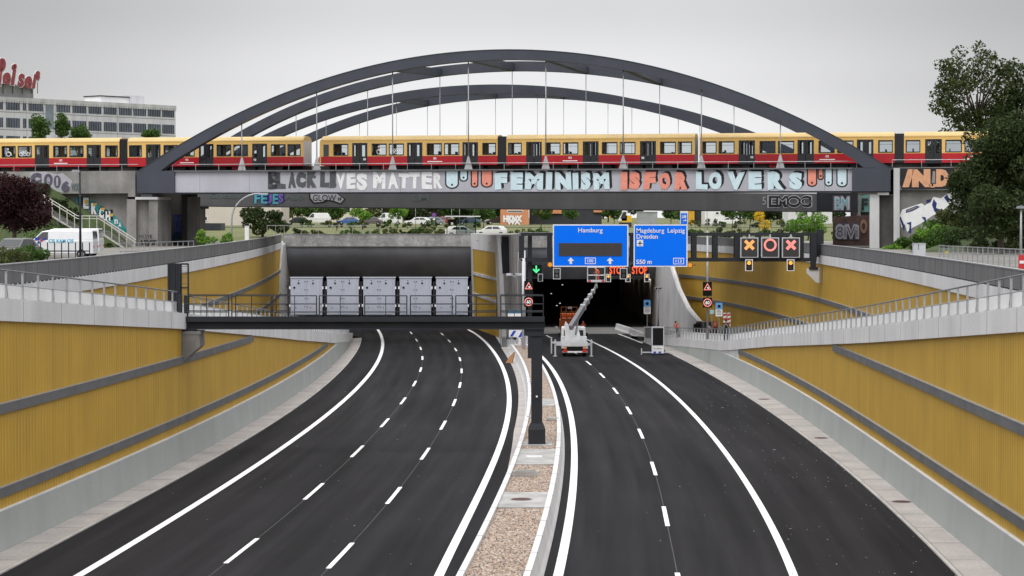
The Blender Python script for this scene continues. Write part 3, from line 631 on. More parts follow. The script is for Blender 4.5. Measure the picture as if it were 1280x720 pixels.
bridge = thing('railway_bridge', 'dark steel arch bridge carrying the train, painted slogans along its pale front girder', 'bridge', bl(0, 0, 0))
def arch(off, ds, wdt=1.1, fo=ao, fi=ai, s0=None, s1=None, parent=None, sc_=1., base=DK, nm='arch'):
    m_ = MB(); R = []; S = stations(as0, as1, 1.2)
    for s in S:
        zo = fo(s); zi = fi(min(max(s, ai0), ai1)) if ai0 < s < ai1 else base - .02
        zo = max(zo, base + .02); zi = max(min(zi, zo - .3), base - .02)
        R.append([bl(s + ds, off, zi), bl(s + ds, off + wdt, zi), bl(s + ds, off + wdt, zo), bl(s + ds, off, zo)])
    m_.loft(R); o = m_.build(nm, steel_b, parent)
    m_ = MB(); m_.loft([[bl(s + ds, off - .05, max(fo(s), base)), bl(s + ds, off + wdt + .05, max(fo(s), base)), bl(s + ds, off + wdt + .05, max(fo(s), base) + .06), bl(s + ds, off - .05, max(fo(s), base) + .06)] for s in S]); 
    m_.build('flange', steel_b, o); return o
arch(0, 0, parent=bridge)
ro, rs0, rs1 = polyfit_px([(228,212),(260,190),(289,171),(310,157.5),(360,132.5),(410,112.5),(440,107.2 - .5),(487,95.3),(580.6,79.7),(650,76),(730,80),(780,86),(866,102),(961,137.5),(1056,186.5),(1092,207)], 12.6, 4)
m_ = MB(); R = []
for s in stations(rs0, rs1, 1.2):
    sl_ = ro(s + .5) - ro(s - .5); th = .98 * math.sqrt(1 + sl_ * sl_) * 1.02; R.append([bl(s, 12.6, max(DK - .3, ro(s) - th)), bl(s, 13.7, max(DK - .3, ro(s) - th)), bl(s, 13.7, ro(s)), bl(s, 12.6, ro(s))])
m_.loft(R); m_.build('arch', steel_b, bridge)
hang = [300, 394, 489, 584, 681, 778, 876, 975]
H_s = [bs(br(u, 150)) for u in hang]
for s in H_s:
    for off, ds in ((.55, 0), (13.1, 1.9)):
        if ao(s) - DK < 2: continue
        m_ = MB(); m_.tube([bl(s + ds, off, DK), bl(s + ds, off, (ai(s) if off < 5 else ro(s + ds) - .9) + .1)], .055 if off < 5 else .035, 8); h_ = m_.build('hanger', galv, bridge, True)
        m_ = MB(); P = [bl(s + ds - .42, off - .06, DK + .02), bl(s + ds + .42, off - .06, DK + .02), bl(s + ds + .06, off - .06, DK + 1.35), bl(s + ds - .06, off - .06, DK + 1.35)]; m_.ext(P, BB * .12); m_.build('gusset', M('gusset_pale', (.4, .4, .41), .5), h_)
for s in H_s[2:-2]:
    m_ = MB(); a = bl(s, .9, ai(s) + .45); b = bl(s + 1.9, 12.8, ro(s + 1.9) - .6); m_.bar(a, b, .75, .75); m_.build('cross_brace', steel_b, bridge)
# deck, girders
DKi = DK - .06
m_ = MB(); a, b = -46, 46
s0, s1 = bs(br(171, 230)), bs(br(1113, 230)); g0, g1 = bs(br(218, 230)), bs(br(1065, 230)); GB = CZ + 2.54
def bbox_l(m_, sa, sb, oa, ob, za, zb, mi=0): m_.hexa([bl(sa, oa, za), bl(sb, oa, za), bl(sb, ob, za), bl(sa, ob, za), bl(sa, oa, zb), bl(sb, oa, zb), bl(sb, ob, zb), bl(sa, ob, zb)], mi)
bbox_l(m_, s0 + .3, s1 - .3, .8, 12.9, DK - .9, DK - .12); bbox_l(m_, s0 - 30, s1 + 30, 3., 8., DK - .115, DK + .1); bbox_l(m_, s0 - 30, s1 + 30, 7.9, 8.1, DK - .11, DK + .62); m_.build('deck', concrete_d, bridge)
m_ = MB(); bbox_l(m_, g0, g1, .25, .85, GB, DK - .08); girder = m_.build('front_girder', gird, bridge)
for a, b in ((s0, g0), (g1, s1)): m_ = MB(); bbox_l(m_, a, b, 0, 1.1, GB - .05, DK + .02); m_.build('end_block', steel_b, bridge)
m_ = MB(); bbox_l(m_, g0, g1, -.05, 1.0, DK - .08, DK + .04); bbox_l(m_, g0, g1, -.02, 1.0, GB - .16, GB - .0, 1); m_.build('girder_flange', [steel_g, steel_bk], bridge)
m_ = MB(); bbox_l(m_, s0 + 1.9, s1 + 1.9, 12.9, 14, GB, DK); m_.build('rear_girder', gird2, bridge)
m_ = MB()
for k in range(24): s = s0 + 1 + (s1 - s0 - 2) * k / 23; bbox_l(m_, s, s + .35, .9, 12.85, GB + .4, DK - .9)
m_.build('cross_beams', steel_bk, bridge)
m_ = MB()
for k in range(13): s = g0 + (g1 - g0) * (k + .5) / 13; bbox_l(m_, s - .012, s + .012, .243, .26, GB, DK - .1)
m_.build('weld_seams', steel_g, girder)
# deck railing
rl = [br(u, 205, .45) for u in (213, 1080)]
def deck_rail(sa, sb, parent, off=.4, zb=DK + .03, h=.62, step=2.45):
    m_ = MB(); m_.tube([bl(sa, off, zb + h), bl(sb, off, zb + h)], .035, 6); s = sa
    while s <= sb: m_.tube([bl(s, off, zb), bl(s, off, zb + h)], .03, 5); s += step
    m_.build('deck_railing', galv, parent)
deck_rail(bs(br(214, 205)), bs(br(1078, 205)), bridge)
# ---- painted slogans on the front girder
def paint(items, name, mat, parent, off):
    m_ = MB()
    for it in items:
        body, u0, u1, v0, v1 = it[:5]; kw = it[5] if len(it) > 5 else {}
        A_, B_ = br(u0, (v0 + v1) / 2, off), br(u1, (v0 + v1) / 2, off); c = (A_ + B_) / 2; h = (Zb((u0 + u1) / 2, v0, off) - Zb((u0 + u1) / 2, v1, off)); w = (B_ - A_).length
        kw = dict(kw); sd = kw.pop('sd', None); n0 = len(m_.v)
        rr = random.Random(sd) if sd is not None else None; tl = rr.uniform(-.055, .055) if rr else 0; sx_, sz_ = (rr.uniform(.96, 1.05), rr.uniform(.95, 1.03)) if rr else (1, 1)
        text(m_, body, c, w * sx_, h * sz_, rot=BROT, ext=.012, tilt=tl, **kw)
        if rr:
            p1, p2, p3 = rr.uniform(0, 6), rr.uniform(0, 6), rr.uniform(0, 6)
            for q_ in range(n0, len(m_.v)):
                v_ = Vector(m_.v[q_]); e_ = v_ - c; s_ = e_.dot(BT); z_ = e_.z; v_ += BT * (.035 * math.sin(4.5 * z_ + p1) + .015 * math.sin(13 * z_ + p2)); v_.z += .035 * math.sin(4.2 * s_ + p3) + .012 * math.sin(15 * s_ + p1); m_.v[q_] = tuple(v_)
    return m_.build(name, mat, parent)
GV = .235
def letters(word, spans, v0, v1, **k): return [(ch, a, b, v0 + dv, v1 + dv2, dict(k, sd=i_ * 7 + len(word))) for i_, (ch, (a, b, dv, dv2)) in enumerate(zip(word, spans))]
BK = dict(offset=.055)
# per-letter spans measured on the photograph
sp_b = [(335,352,0,0),(360,369.5,.5,-2),(370,382.5,1,-2),(384,396,0,-2),(400,411.5,0,-2),(412.5,420,0,-2)]
paint([('B', 335, 350.5, 214.5, 236.5, dict(offset=.07)), ('E', 335.5, 346, 215, 236, dict(offset=.06)), ('L', 345, 357, 215.5, 235.8, dict(offset=.07))] + letters('ACKLI', sp_b[1:], 214.5, 236.5, offset=.1), 'lettering', gr_grey, girder, .225)
for (u, v, r_) in ((341,217,2.6),(337,232,2.6),(349,234,2),(352,231,1.8),(366,219,2),(377,218,2),(389,217,2.6),(393,221,2),(392,231,2),(385,226,2),(417,217,2),(416,226,2.6),(419,231,2),(403,218,2),(343,224,2.2)):
    c = br(u, v, .21); rr = r_ / 12.7; pts = [c + BT * rr * math.cos(a * PI / 5) * random.uniform(.7, 1.2) + Vector((0, 0, rr * math.sin(a * PI / 5) * random.uniform(.7, 1.2))) for a in range(10)]; m_ = MB(); m_.ext(pts, BB * .02); m_.build('paint_blot', gr_grey, girder)
paint(letters('VES', [(420,431.5,0,0),(433.5,444.5,0,0),(446,459,0,1)], 216.5, 236.3, offset=.06) + letters('MATTER', [(467,482,-1,0),(484.5,497.5,0,0),(498,511.5,1,-.5),(512,525,0,-1),(527,540,-1,0),(541.5,553,-.5,0)], 216, 236, offset=.06), 'lettering', gr_white, girder, .225)
def shadowed(word, spans, v0, v1, mat, dx, dy, off=.085):
    for k in range(1, 4): paint(letters(word, [(a + dx * k / 3, b + dx * k / 3, c - dy * k / 3, d - dy * k / 3) for a, b, c, d in spans], v0, v1, offset=off), 'letter_shadow', gr_black, girder, .238 - .0 - (3 - k) * .003)
    paint(letters(word, spans, v0, v1, offset=off), 'lettering', mat, girder, .21)
shadowed('FEMINISM', [(618.5,634,0,0),(638.5,654,0,0),(656,679,0,0),(683,690.5,0,0),(694.5,713.5,0,0),(716,723,0,0),(726,738.5,0,0),(742,761.5,0,0)], 215.3, 237.3, gr_blue, 3.2, 2.4)
shadowed('ISFOR', [(776,784,0,0),(786.5,800,0,0),(805,819.5,0,0),(823.5,838,0,0),(844,860,0,0)], 214.8, 237, gr_coral, 2.6, 2.2)
shadowed('LOVERS', [(870.5,884.5,0,0),(886,902,0,0),(908.5,930.5,0,0),(936,952,0,0),(959.5,980,0,0),(986,1003,0,0)], 214.8, 237, gr_blue, 3.2, 2.4)
def pill(u0, u1, v1, mat, v0=211.8):
    for k, (g_, mm, off) in enumerate(((1.6, gr_black, .232), (0, mat, .215))):
        uc, hw = (u0 + u1) / 2, (u1 - u0) / 2 + g_; vb = v1 + g_; pts = [(uc - hw, v0), (uc + hw, v0)] + [(uc + hw * math.cos(a), vb - hw * .75 + hw * .75 * math.sin(a)) for a in [PI * i / 10 for i in range(11)]]
        m_ = MB(); m_.ext(pxp(pts, off), BB * .012); m_.build('painted_drip', mm, girder)
    m_ = MB(); m_.disc(br((u0 + u1) / 2, v1 - 3.6, .2), .1, .01, 10, -BB); m_.build('painted_dot', gr_black, girder)
for a in ((558,572,234.5,gr_blue,214),(575.5,583.5,225.5,gr_blue,213.5),(590,596.5,233,gr_coral,213.5),(602.5,614.5,233,gr_coral,213.3),(1010,1020,232,gr_coral,211.3),(1023.5,1028,223.5,gr_coral,211.3),(1032,1039.5,231.5,gr_blue,211),(1047,1058,232.5,gr_blue,211)): pill(*a)
# ------------------------------------------------------------------ second bridge behind
b2 = thing('railway_bridge', 'second dark arch bridge behind the first, its lower girder showing graffiti below the pale one', 'bridge', bl(0, 21, 0))
def fit2(px, off, deg): return polyfit_px(px, off, deg)
o2, q0, q1 = fit2([(236,225),(300,187),(345,161.5),(360,151),(410,137.5),(440,128),(480,119.5),(540,110.5),(580,107),(640,105.5),(702,108.6),(765,118.7),(840,134),(860,140.8),(932,167.5),(1000,199),(1050,226)], 21, 4)
def arch2(off, ds):
    m_ = MB(); R = []; S = stations(q0, q1, 1.5); sm = (q0 + q1) / 2
    for s in S:
        zo = o2(s); sl = abs((o2(s + .5) - o2(s - .5))); th = .95 * math.sqrt(1 + sl * sl); R.append([bl(s + ds, off, zo - th), bl(s + ds, off + 1, zo - th), bl(s + ds, off + 1, zo), bl(s + ds, off, zo)])
    m_.loft(R); m_.build('arch', steel_b, b2)
arch2(21, 0); arch2(30.5, 1.2)
for u in (407.5, 495.5, 583.5, 671.7, 760, 848):
    s = bs(br(u, 120, 21.5))
    for off, ds in ((21.5, 0), (31, 1.2)):
        m_ = MB(); m_.tube([bl(s + ds, off, CZ + 3), bl(s + ds, off, o2(s) - .9)], .03, 6); m_.build('hanger', galv, b2, True)
    if 450 < u < 800: m_ = MB(); m_.bar(bl(s, 22, o2(s) - .6), bl(s + 1.2, 30.6, o2(s) - .6), .6, .6); m_.build('cross_brace', steel_b, b2)
G2 = [(240,238),(1021,241.8),(1021,264.2),(240,257.3)]
m_ = MB(); m_.ext(pxp(G2, 20.9), BB * .8); g2 = m_.build('front_girder', gird2, b2)
for P_ in ([(1021,241),(1072,241),(1072,265.4),(1021,264.9)], [(233,236),(240,236),(240,258),(233,258)]): m_ = MB(); m_.ext(pxp(P_, 20.7), BB * 1.2); m_.build('end_block', steel_bk, b2)
m_ = MB(); m_.ext(pxp([(240,257.3),(1021,264.2),(1021,265.2),(240,258.3)], 20.7), BB * 1.4); m_.build('bottom_flange', steel_bk, g2)
m_ = MB(); m_.hexa([br(245, 245, 22), br(1060, 250, 22), br(1060, 250, 30), br(245, 245, 30)] + [p + Vector((0, 0, .5)) for p in (br(245, 245, 22), br(1060, 250, 22), br(1060, 250, 30), br(245, 245, 30))]); m_.build('deck', concrete_d, b2)
def tagtext(parent, off, name, mat, items):
    for a, b, c, d, e, k in items: paint([(a, b, c, d, e, dict(offset=k))], name, mat, parent, off)
tagtext(g2, 20.87, 'graffiti', gr_faint, [('Snoor', 262, 305, 241.5, 248, .03), ('LM', 515, 536, 243, 251, .02), ('Auo', 356, 380, 241, 250, .03)])
tagtext(g2, 20.86, 'graffiti', gr_navy, [('FEJES', 317, 356, 240.5, 256.5, .09)]); tagtext(g2, 20.845, 'graffiti', gr_cyan, [('FE', 318, 334, 241.8, 254.5, .03), ('E', 341, 348, 242, 255, .03)]); tagtext(g2, 20.845, 'graffiti', gr_purple, [('J', 334.5, 340, 242, 254, .04), ('S', 348, 354, 242, 253.5, .04)])
m_ = MB(); m_.ext(pxp([(386,241.5),(422,241.5),(432,249),(426,255.5),(419,253),(411,251),(404,253.5),(392,254.5),(386.5,249)], 20.86), BB * .01); m_.build('graffiti', gr_black, g2)
m_ = MB(); m_.ext(pxp([(388,242),(421,242),(430,249),(425.5,254),(418,251),(410,249.5),(403,252),(393,253),(388.5,248)], 20.84), BB * .01); m_.build('graffiti', gr_ltgrey, g2)
tagtext(g2, 20.825, 'graffiti', gr_black, [('GLOW', 391, 420, 243.5, 251, .0), ('#', 422, 427, 246, 251, 0)])
tagtext(g2, 20.87, 'graffiti', gr_ltgrey, [('EMOC', 959, 1015.5, 243.6, 260.3, .1)]); tagtext(g2, 20.85, 'graffiti', gr_black, [('EMOC', 961, 1014, 244.8, 259, .075)]); tagtext(g2, 20.83, 'graffiti', gr_ltgrey, [('EMOC', 964, 1011, 247.5, 256, -.01), ('5', 953, 957.5, 246, 256, .0)])
tagtext(g2, 20.68, 'graffiti', gr_plum, [('BM', 1041, 1063, 244.5, 263.5, .14)]); tagtext(g2, 20.66, 'graffiti', gr_ltgrey, [('BM', 1043, 1062, 245.5, 262.5, .06)]); tagtext(g2, 20.64, 'graffiti', gr_cyan, [('BM', 1045, 1060, 248, 261, -.01)])
# ------------------------------------------------------------------ abutments
abl = thing('bridge_abutment', 'weathered concrete abutment under the left end of the railway, beside the stairs', 'abutment', br(120, 300, 3))
def slabp(px, off, dep, mat, nm, par): m_ = MB(); m_.ext(pxp(px, off), BB * dep); return m_.build(nm, mat, par)
gz = br(100, 330, 0)
band_l = slabp([(-40,215),(169,213.5),(169,246),(160,246),(160,241.5),(-40,243)], .5, 3, concrete_g, 'upper_wall', abl)
low_l = slabp([(-40,242.5),(160,241.5),(160,330),(-40,330)], 1.6, 6, concrete_g, 'lower_wall', abl)
slabp([(158.5,249),(170,249),(170,330),(158.5,330)], .3, 4, concrete_g, 'pier', abl); slabp([(170,250),(186,250),(186,330),(170,330)], .9, 4, concrete_g, 'pier', abl); slabp([(186,247),(197,247),(197,330),(186,330)], .3, 4, concrete_g, 'pier', abl)
slabp([(169,246.3),(197,246.3),(197,249.5),(169,249.5)], .1, 4, concrete, 'bearing_shelf', abl); slabp([(176,242.3),(190,242.3),(190,246.3),(176,246.3)], .4, 1, steel_g, 'bearing', abl)
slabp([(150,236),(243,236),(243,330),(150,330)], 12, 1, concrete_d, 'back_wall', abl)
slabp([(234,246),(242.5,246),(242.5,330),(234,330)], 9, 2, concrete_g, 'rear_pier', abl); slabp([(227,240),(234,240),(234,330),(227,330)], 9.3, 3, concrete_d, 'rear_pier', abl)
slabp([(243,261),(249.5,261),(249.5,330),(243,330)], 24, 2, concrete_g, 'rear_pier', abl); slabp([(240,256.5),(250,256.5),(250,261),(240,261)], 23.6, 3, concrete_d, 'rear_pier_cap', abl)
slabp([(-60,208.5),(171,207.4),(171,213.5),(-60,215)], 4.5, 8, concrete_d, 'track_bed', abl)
deck_rail(bs(br(-40, 214)), bs(br(169, 214)), abl, .8, Zb(100, 214, .8), .66, 2.35)
bw = slabp([(217,268),(229.5,268),(229.5,293),(217,293)], 11.9, .05, gr_navy, 'graffiti', abl); slabp([(213,294),(230,294),(230,330),(213,330)], 11.9, .05, M('teal_dark', (.015, .05, .048)), 'graffiti', abl)
tagtext(abl, 11.85, 'graffiti', M('spray_blue_dull', (.06, .09, .22)), [('IDUU', 218, 228.5, 271, 291, .04)])
tagtext(abl, .28, 'graffiti', gr_black, [('MOYE', 174, 190, 293.5, 298, .0), ('uyz', 176, 196, 300, 309, .03)])
# graffiti: purple-grey letters on the upper wall, teal block letters under it
slabp([(38,216),(56,214.5),(72,218),(78,216),(90,226),(89,232),(82,238),(78,241),(70,239),(60,236),(50,234),(38,230)], .48, .01, gr_ltgrey, 'graffiti', abl)
tagtext(abl, .46, 'graffiti', gr_plum, [('C', 38, 52, 216, 231, .12), ('O', 55, 66, 217, 233, .13), ('O', 67, 76, 219, 235, .13), ('6', 76.5, 87, 226, 240, .1)]); tagtext(abl, .44, 'graffiti', gr_ltgrey, [('O', 58.5, 62.5, 221, 230, 0), ('l', 70.5, 72.5, 222, 232, 0)])
tagtext(abl, .47, 'graffiti', gr_faint, [('WXS', 89, 101, 229, 239, .06)])
slabp([(94,247.5),(99,245),(112,249),(125,256),(140,266),(150,276),(159,288),(159,292),(150,287),(135,277),(122,268),(108,262),(96,255)], 1.58, .012, gr_teal, 'graffiti', abl)
tagtext(abl, 1.56, 'graffiti', gr_black, [('I', 98, 103, 245.5, 257, .1), ('E', 103, 112, 246, 262, .12), ('R', 113, 122, 252, 267, .12), ('C', 123, 131, 258, 272, .12), ('H', 131, 141, 262, 275, .1)])
tagtext(abl, 1.54, 'graffiti', gr_white, [('E', 104, 111, 247, 261, .07), ('R', 114, 121, 253.5, 268, .07), ('C', 124, 130, 259.5, 273, .07), ('H', 132, 138, 264, 276, .06), ('n', 143, 147.5, 274, 280, .04), ('A', 148, 152, 278, 284, .03)])
tagtext(abl, 1.52, 'graffiti', gr_yel, [('-', 106, 110.5, 250, 255, .1), ('-', 116, 121, 254, 257, .1), ('-', 126, 131, 259.5, 262.5, .1), ('-', 137, 141.5, 267, 270.5, .1)])
abr = thing('bridge_abutment', 'weathered concrete abutment under the right end of the railway, with orange and white graffiti', 'abutment', br(1150, 300, 2))
slabp([(1087,243),(1099,243),(1099,330),(1087,330)], .4, 5, concrete, 'pier', abr); slabp([(1099,244),(1117,244),(1117,330),(1099,330)], 1.2, 4, concrete_d, 'pier', abr); slabp([(1117,210),(1124.5,210),(1124.5,330),(1117,330)], .4, 3, concrete, 'pier', abr)
slabp([(1097,240.5),(1111,240.5),(1111,243.7),(1097,243.7)], .3, 1.2, concrete_w, 'bearing', abr)
bandr = slabp([(1124,209.5),(1330,207),(1330,237),(1124,237.5)], .5, 3, concrete_g, 'upper_wall', abr); slabp([(1124,237.5),(1330,237),(1330,335),(1124,335)], 1.0, 5, concrete_g, 'lower_wall', abr)
slabp([(1110,203.5),(1340,199),(1340,207),(1110,209.5)], 4.5, 8, concrete_d, 'track_bed', abr)
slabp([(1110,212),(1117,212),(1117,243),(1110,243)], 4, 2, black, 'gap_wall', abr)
deck_rail(bs(br(1115, 209)), bs(br(1290, 209)), abr, .7, Zb(1200, 208.2, .7), .66, 2.75)
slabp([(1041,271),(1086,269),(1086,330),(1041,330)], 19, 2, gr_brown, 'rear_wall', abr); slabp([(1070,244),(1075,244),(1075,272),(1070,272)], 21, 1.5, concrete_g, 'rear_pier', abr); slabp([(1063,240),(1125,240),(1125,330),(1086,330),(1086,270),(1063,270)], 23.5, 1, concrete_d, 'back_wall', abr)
slabp([(1075,245),(1086,243),(1086,265),(1075,265)], 23.2, .1, M('spray_dull_teal', (.1, .24, .22)), 'graffiti', abr); tagtext(abr, 23.1, 'graffiti', gr_black, [('F', 1077, 1085, 248, 262, .03)])
tagtext(abr, 18.95, 'graffiti', gr_plum, [('8iVi', 1042.5, 1075, 278, 300, .13)]); tagtext(abr, 18.93, 'graffiti', gr_ltgrey, [('8iVi', 1044, 1074, 280, 299, .07)]); tagtext(abr, 18.91, 'graffiti', gr_plum, [('8iVi', 1046, 1072, 283, 296, -.01)]); tagtext(abr, 18.93, 'graffiti', M('spray_dusty_pink', (.32, .19, .13)), [('O', 1075, 1084, 274, 292, .06)])
slabp([(1125.5,210.5),(1215,209),(1214,236),(1127,237),(1125,230)], .48, .012, gr_black, 'graffiti', abr)
tagtext(abr, .46, 'graffiti', gr_orange, [('/', 1128, 1143, 211.5, 234, .12), ('N', 1140, 1163, 211.5, 234, .11), ('U', 1161, 1170, 230, 234.5, .1), ('D', 1170, 1186, 211.5, 233.5, .1), ('5', 1191, 1210, 211, 234, .1)])
slabp([(1166,214),(1169,214),(1169,229),(1164.5,229)], .47, .005, concrete_g, 'graffiti', abr)
slabp([(1124,270),(1128,262),(1140,258),(1152,254),(1156,257),(1162,253),(1167,246),(1176,248),(1186,241),(1196,238),(1204,240),(1200,248),(1190,252),(1180,262),(1165,270),(1150,280),(1140,285),(1134,290),(1131,280),(1127,285),(1125,276)], .98, .012, gr_white, 'graffiti', abr)
for P in ([(1133,262),(1146,257),(1150,258.5),(1140,264),(1132,266)], [(1152,271),(1157,271.5),(1158,278),(1154,283),(1156,276)], [(1167,249),(1171,254),(1170,260),(1177,262),(1172,267),(1168,264),(1165,256)], [(1124,271),(1126,271),(1131,283),(1130,289)], [(1158,250),(1165,248.5),(1163,253),(1158,254)], [(1133,279),(1139,277),(1139,291),(1136,291),(1137,281)], [(1180,247),(1184,243),(1187,250),(1185,254)]):
    slabp(P, .955, .012, gr_navy, 'graffiti', abr)
slabp([(1134,262.5),(1146,258),(1147,259),(1139,263),(1134,264.5)], .945, .008, concrete_g, 'graffiti', abr)
# ------------------------------------------------------------------ trains
TZ = DK + .1                                             # local z 0 of the car bodies
ty = M('train_ochre', (.75, .475, .14), .4, .07, .25, coat=.1, streak=.08); tr = M('train_red', (.43, .003, .012), .4, .08, .3, coat=.1, streak=.1); tk = M('train_black', (.012, .013, .017), .3, .1, 1, coat=.2); tg = M('train_underframe', (.02, .018, .018), .8)
troof = M('train_roof', (.62, .45, .2), .6, .08, .5); tin = M('train_interior', (.3, .3, .31), .7); seatm = M('train_seat', (.03, .04, .12), .8)
Kx = .0818; TO = 4.0; TW = 3.0
def R_(sa, sb, za, zb, oa, ob, m_, mi=0, c0=0., sg=1): 
    a, b = sorted((c0 + sg * sa, c0 + sg * sb)); bbox_l(m_, a, b, TO + oa, TO + ob, TZ + za, TZ + zb, mi)
H = dict(b=.46, split=1.38, wb=1.5, wt=2.62, top=3.0, roof=3.32)
def make_car(root, c0, sg, cab):
    wins = [(8, 24), (54, 72), (76, 94), (124, 142), (146, 164), (195, 213)] + ([] if cab else [(216.5, 232.5)]); doors = [(30, 49.5), (100, 119.5), (170, 189.5)]
    e0, e1 = 5.5, (229 if cab else 236.5)
    wins = [(a * Kx, b * Kx) for a, b in wins]; doors = [(a * Kx, b * Kx) for a, b in doors]; e0 *= Kx; e1 *= Kx
    m_ = MB()
    for oa, ob in ((0, .07), (TW - .07, TW)):
        segs = []; x = e0
        for a, b in doors + [(e1, e1)]: segs.append((x, a)); x = b
        for a, b in segs:
            R_(a, b, H['b'], H['split'], oa, ob, m_, 1, c0, sg); R_(a, b, H['split'], H['wb'], oa, ob, m_, 0, c0, sg); R_(a, b, H['wt'], H['top'], oa, ob, m_, 0, c0, sg)
            x = a
            for wa, wb in [w for w in wins if w[0] >= a and w[1] <= b + .01] + [(b, b)]:
                if wa - x > .01: R_(x, wa, H['wb'], H['wt'], oa, ob, m_, 0, c0, sg)
                x = wb
        for a, b in doors: R_(a, b, H['wt'] + .12, H['top'], oa, ob, m_, 0, c0, sg)
    R_(e0, e0 + .06, H['b'], H['top'], .07, TW - .07, m_, 2, c0, sg)
    if not cab: R_(e1 - .06, e1, H['b'], H['top'], .07, TW - .07, m_, 3, c0, sg)
    R_(e0, e1, H['b'], H['b'] + .25, .07, TW - .07, m_, 2, c0, sg)
    body = m_.build('car_body', [ty, tr, tk, alu], root)
    m_ = MB(); prof = [(0, H['top']), (.02, H['top'] + .1), (.25, H['roof']), (.7, H['roof'] + .13), (TW / 2, H['roof'] + .18), (TW - .7, H['roof'] + .13), (TW - .25, H['roof']), (TW - .02, H['top'] + .1), (TW, H['top'])]
    a, b = sorted((c0 + sg * e0, c0 + sg * e1)); m_.loft([[bl(s, TO + o, TZ + z) for o, z in prof] for s in (a, b)]); m_.build('roof', troof, root)
    m_ = MB(); R_(e0, e1, H['top'] - .03, H['top'] + .03, -.03, 0, m_, 0, c0, sg); m_.build('roof_gutter', ty, body)
    for a, b in wins:
        m_ = MB(); f = .045
        for A in ((a - f, a + f, H['wb'] - f, H['wt'] + f), (b - f, b + f, H['wb'] - f, H['wt'] + f), (a + f, b - f, H['wb'] - f, H['wb'] + f), (a + f, b - f, H['wt'] - f, H['wt'] + f), (a + f, b - f, H['wt'] - .36, H['wt'] - .33)): R_(A[0], A[1], A[2], A[3], -.02, .03, m_, 0, c0, sg)
        w = m_.build('window', tk, root); m_ = MB(); R_(a, b, H['wb'], H['wt'], .035, .045, m_, 0, c0, sg); m_.build('pane', glass, w)
        m_ = MB(); R_(a, b, H['wb'], H['wt'], TW - .045, TW - .035, m_, 0, c0, sg); m_.build('far_pane', glass, w)
    for a, b in doors:
        for oa, ob, nm in ((.0, .05, 'door'), (TW - .05, TW, 'far_door')):
            m_ = MB(); mid = (a + b) / 2
            for p, q in ((a, mid - .02), (mid + .02, b)):
                g = .22; R_(p, p + g, H['b'] - .05, H['wt'] + .12, oa, ob, m_, 0, c0, sg); R_(q - g, q, H['b'] - .05, H['wt'] + .12, oa, ob, m_, 0, c0, sg)
                R_(p + g, q - g, H['b'] - .05, H['wb'] - .12, oa, ob, m_, 0, c0, sg); R_(p + g, q - g, H['wt'] - .02, H['wt'] + .12, oa, ob, m_, 0, c0, sg)
            d = m_.build(nm, tk, root); m_ = MB(); R_(a + .2, b - .2, H['wb'] - .12, H['wt'] - .02, oa + .02, oa + .03, m_, 0, c0, sg); m_.build('pane', glass, d)
    m_ = MB(); k = 0
    x = e0 + .8
    while x < e1 - .8:
        if not any(a - .3 < x < b + .3 for a, b in doors):
            for oa in (.15, 1.9): R_(x, x + .1, H['b'] + .25, H['wb'] + random.choice((.15, .3, .35)), oa, oa + .9, m_, 0, c0, sg)
        x += 1.75
    m_.build('seats', seatm, root)
    m_ = MB()
    for xx in (3.3, e1 - 3.6):
        R_(xx - 1.3, xx + 1.3, -.0, .4, .5, TW - .5, m_, 0, c0, sg)
        for dx in (-.95, .95): m_.disc(bl(c0 + sg * (xx + dx), TO + .35, TZ + .28), .38, .1, 16, -BB)
    R_(e0 + .4, e1 - .4, .42, .62, .15, TW - .15, m_, 0, c0, sg); R_(4.9, 6.6, -.1, .42, .3, 2.6, m_, 0, c0, sg); R_(12.7, e1 - 5.2, -.1, .42, .3, 2.6, m_, 0, c0, sg); R_(e0, e1, -.22, .06, 1.2, 1.3, m_, 0, c0, sg); R_(1.9, 4.7, -.1, .5, 1.3, 1.5, m_, 0, c0, sg); R_(e1 - 5.1, e1 - .5, -.1, .5, 1.3, 1.5, m_, 0, c0, sg); R_(7, 11, .1, .42, .4, 2.6, m_, 0, c0, sg); R_(11.6, 12.6, .1, .42, .4, 2.2, m_, 1, c0, sg)
    m_.build('bogies', [tg, M('train_equipment_red', (.35, .02, .03))], root)
    # small marks low on the red side
    m_ = MB()
    for xx, w, h, z in ((6.9, .32, .2, 1.12), (6.9, 1.5, .09, .82), (14.2, .25, .2, 1.08)): R_(xx - w / 2, xx + w / 2, z - h / 2, z + h / 2, -.012, 0, m_, 0, c0, sg)
    text(m_, 'DB', bl(c0 + sg * 6.9, TO - .016, TZ + 1.12), .26, .13, 1, BROT); text(m_, 'S', bl(c0 + sg * 14.2, TO - .016, TZ + 1.08), .1, .15, 2, BROT); m_.build('side_marks', [gr_white, tr, M('sbahn_green', (.02, .25, .08))], root)
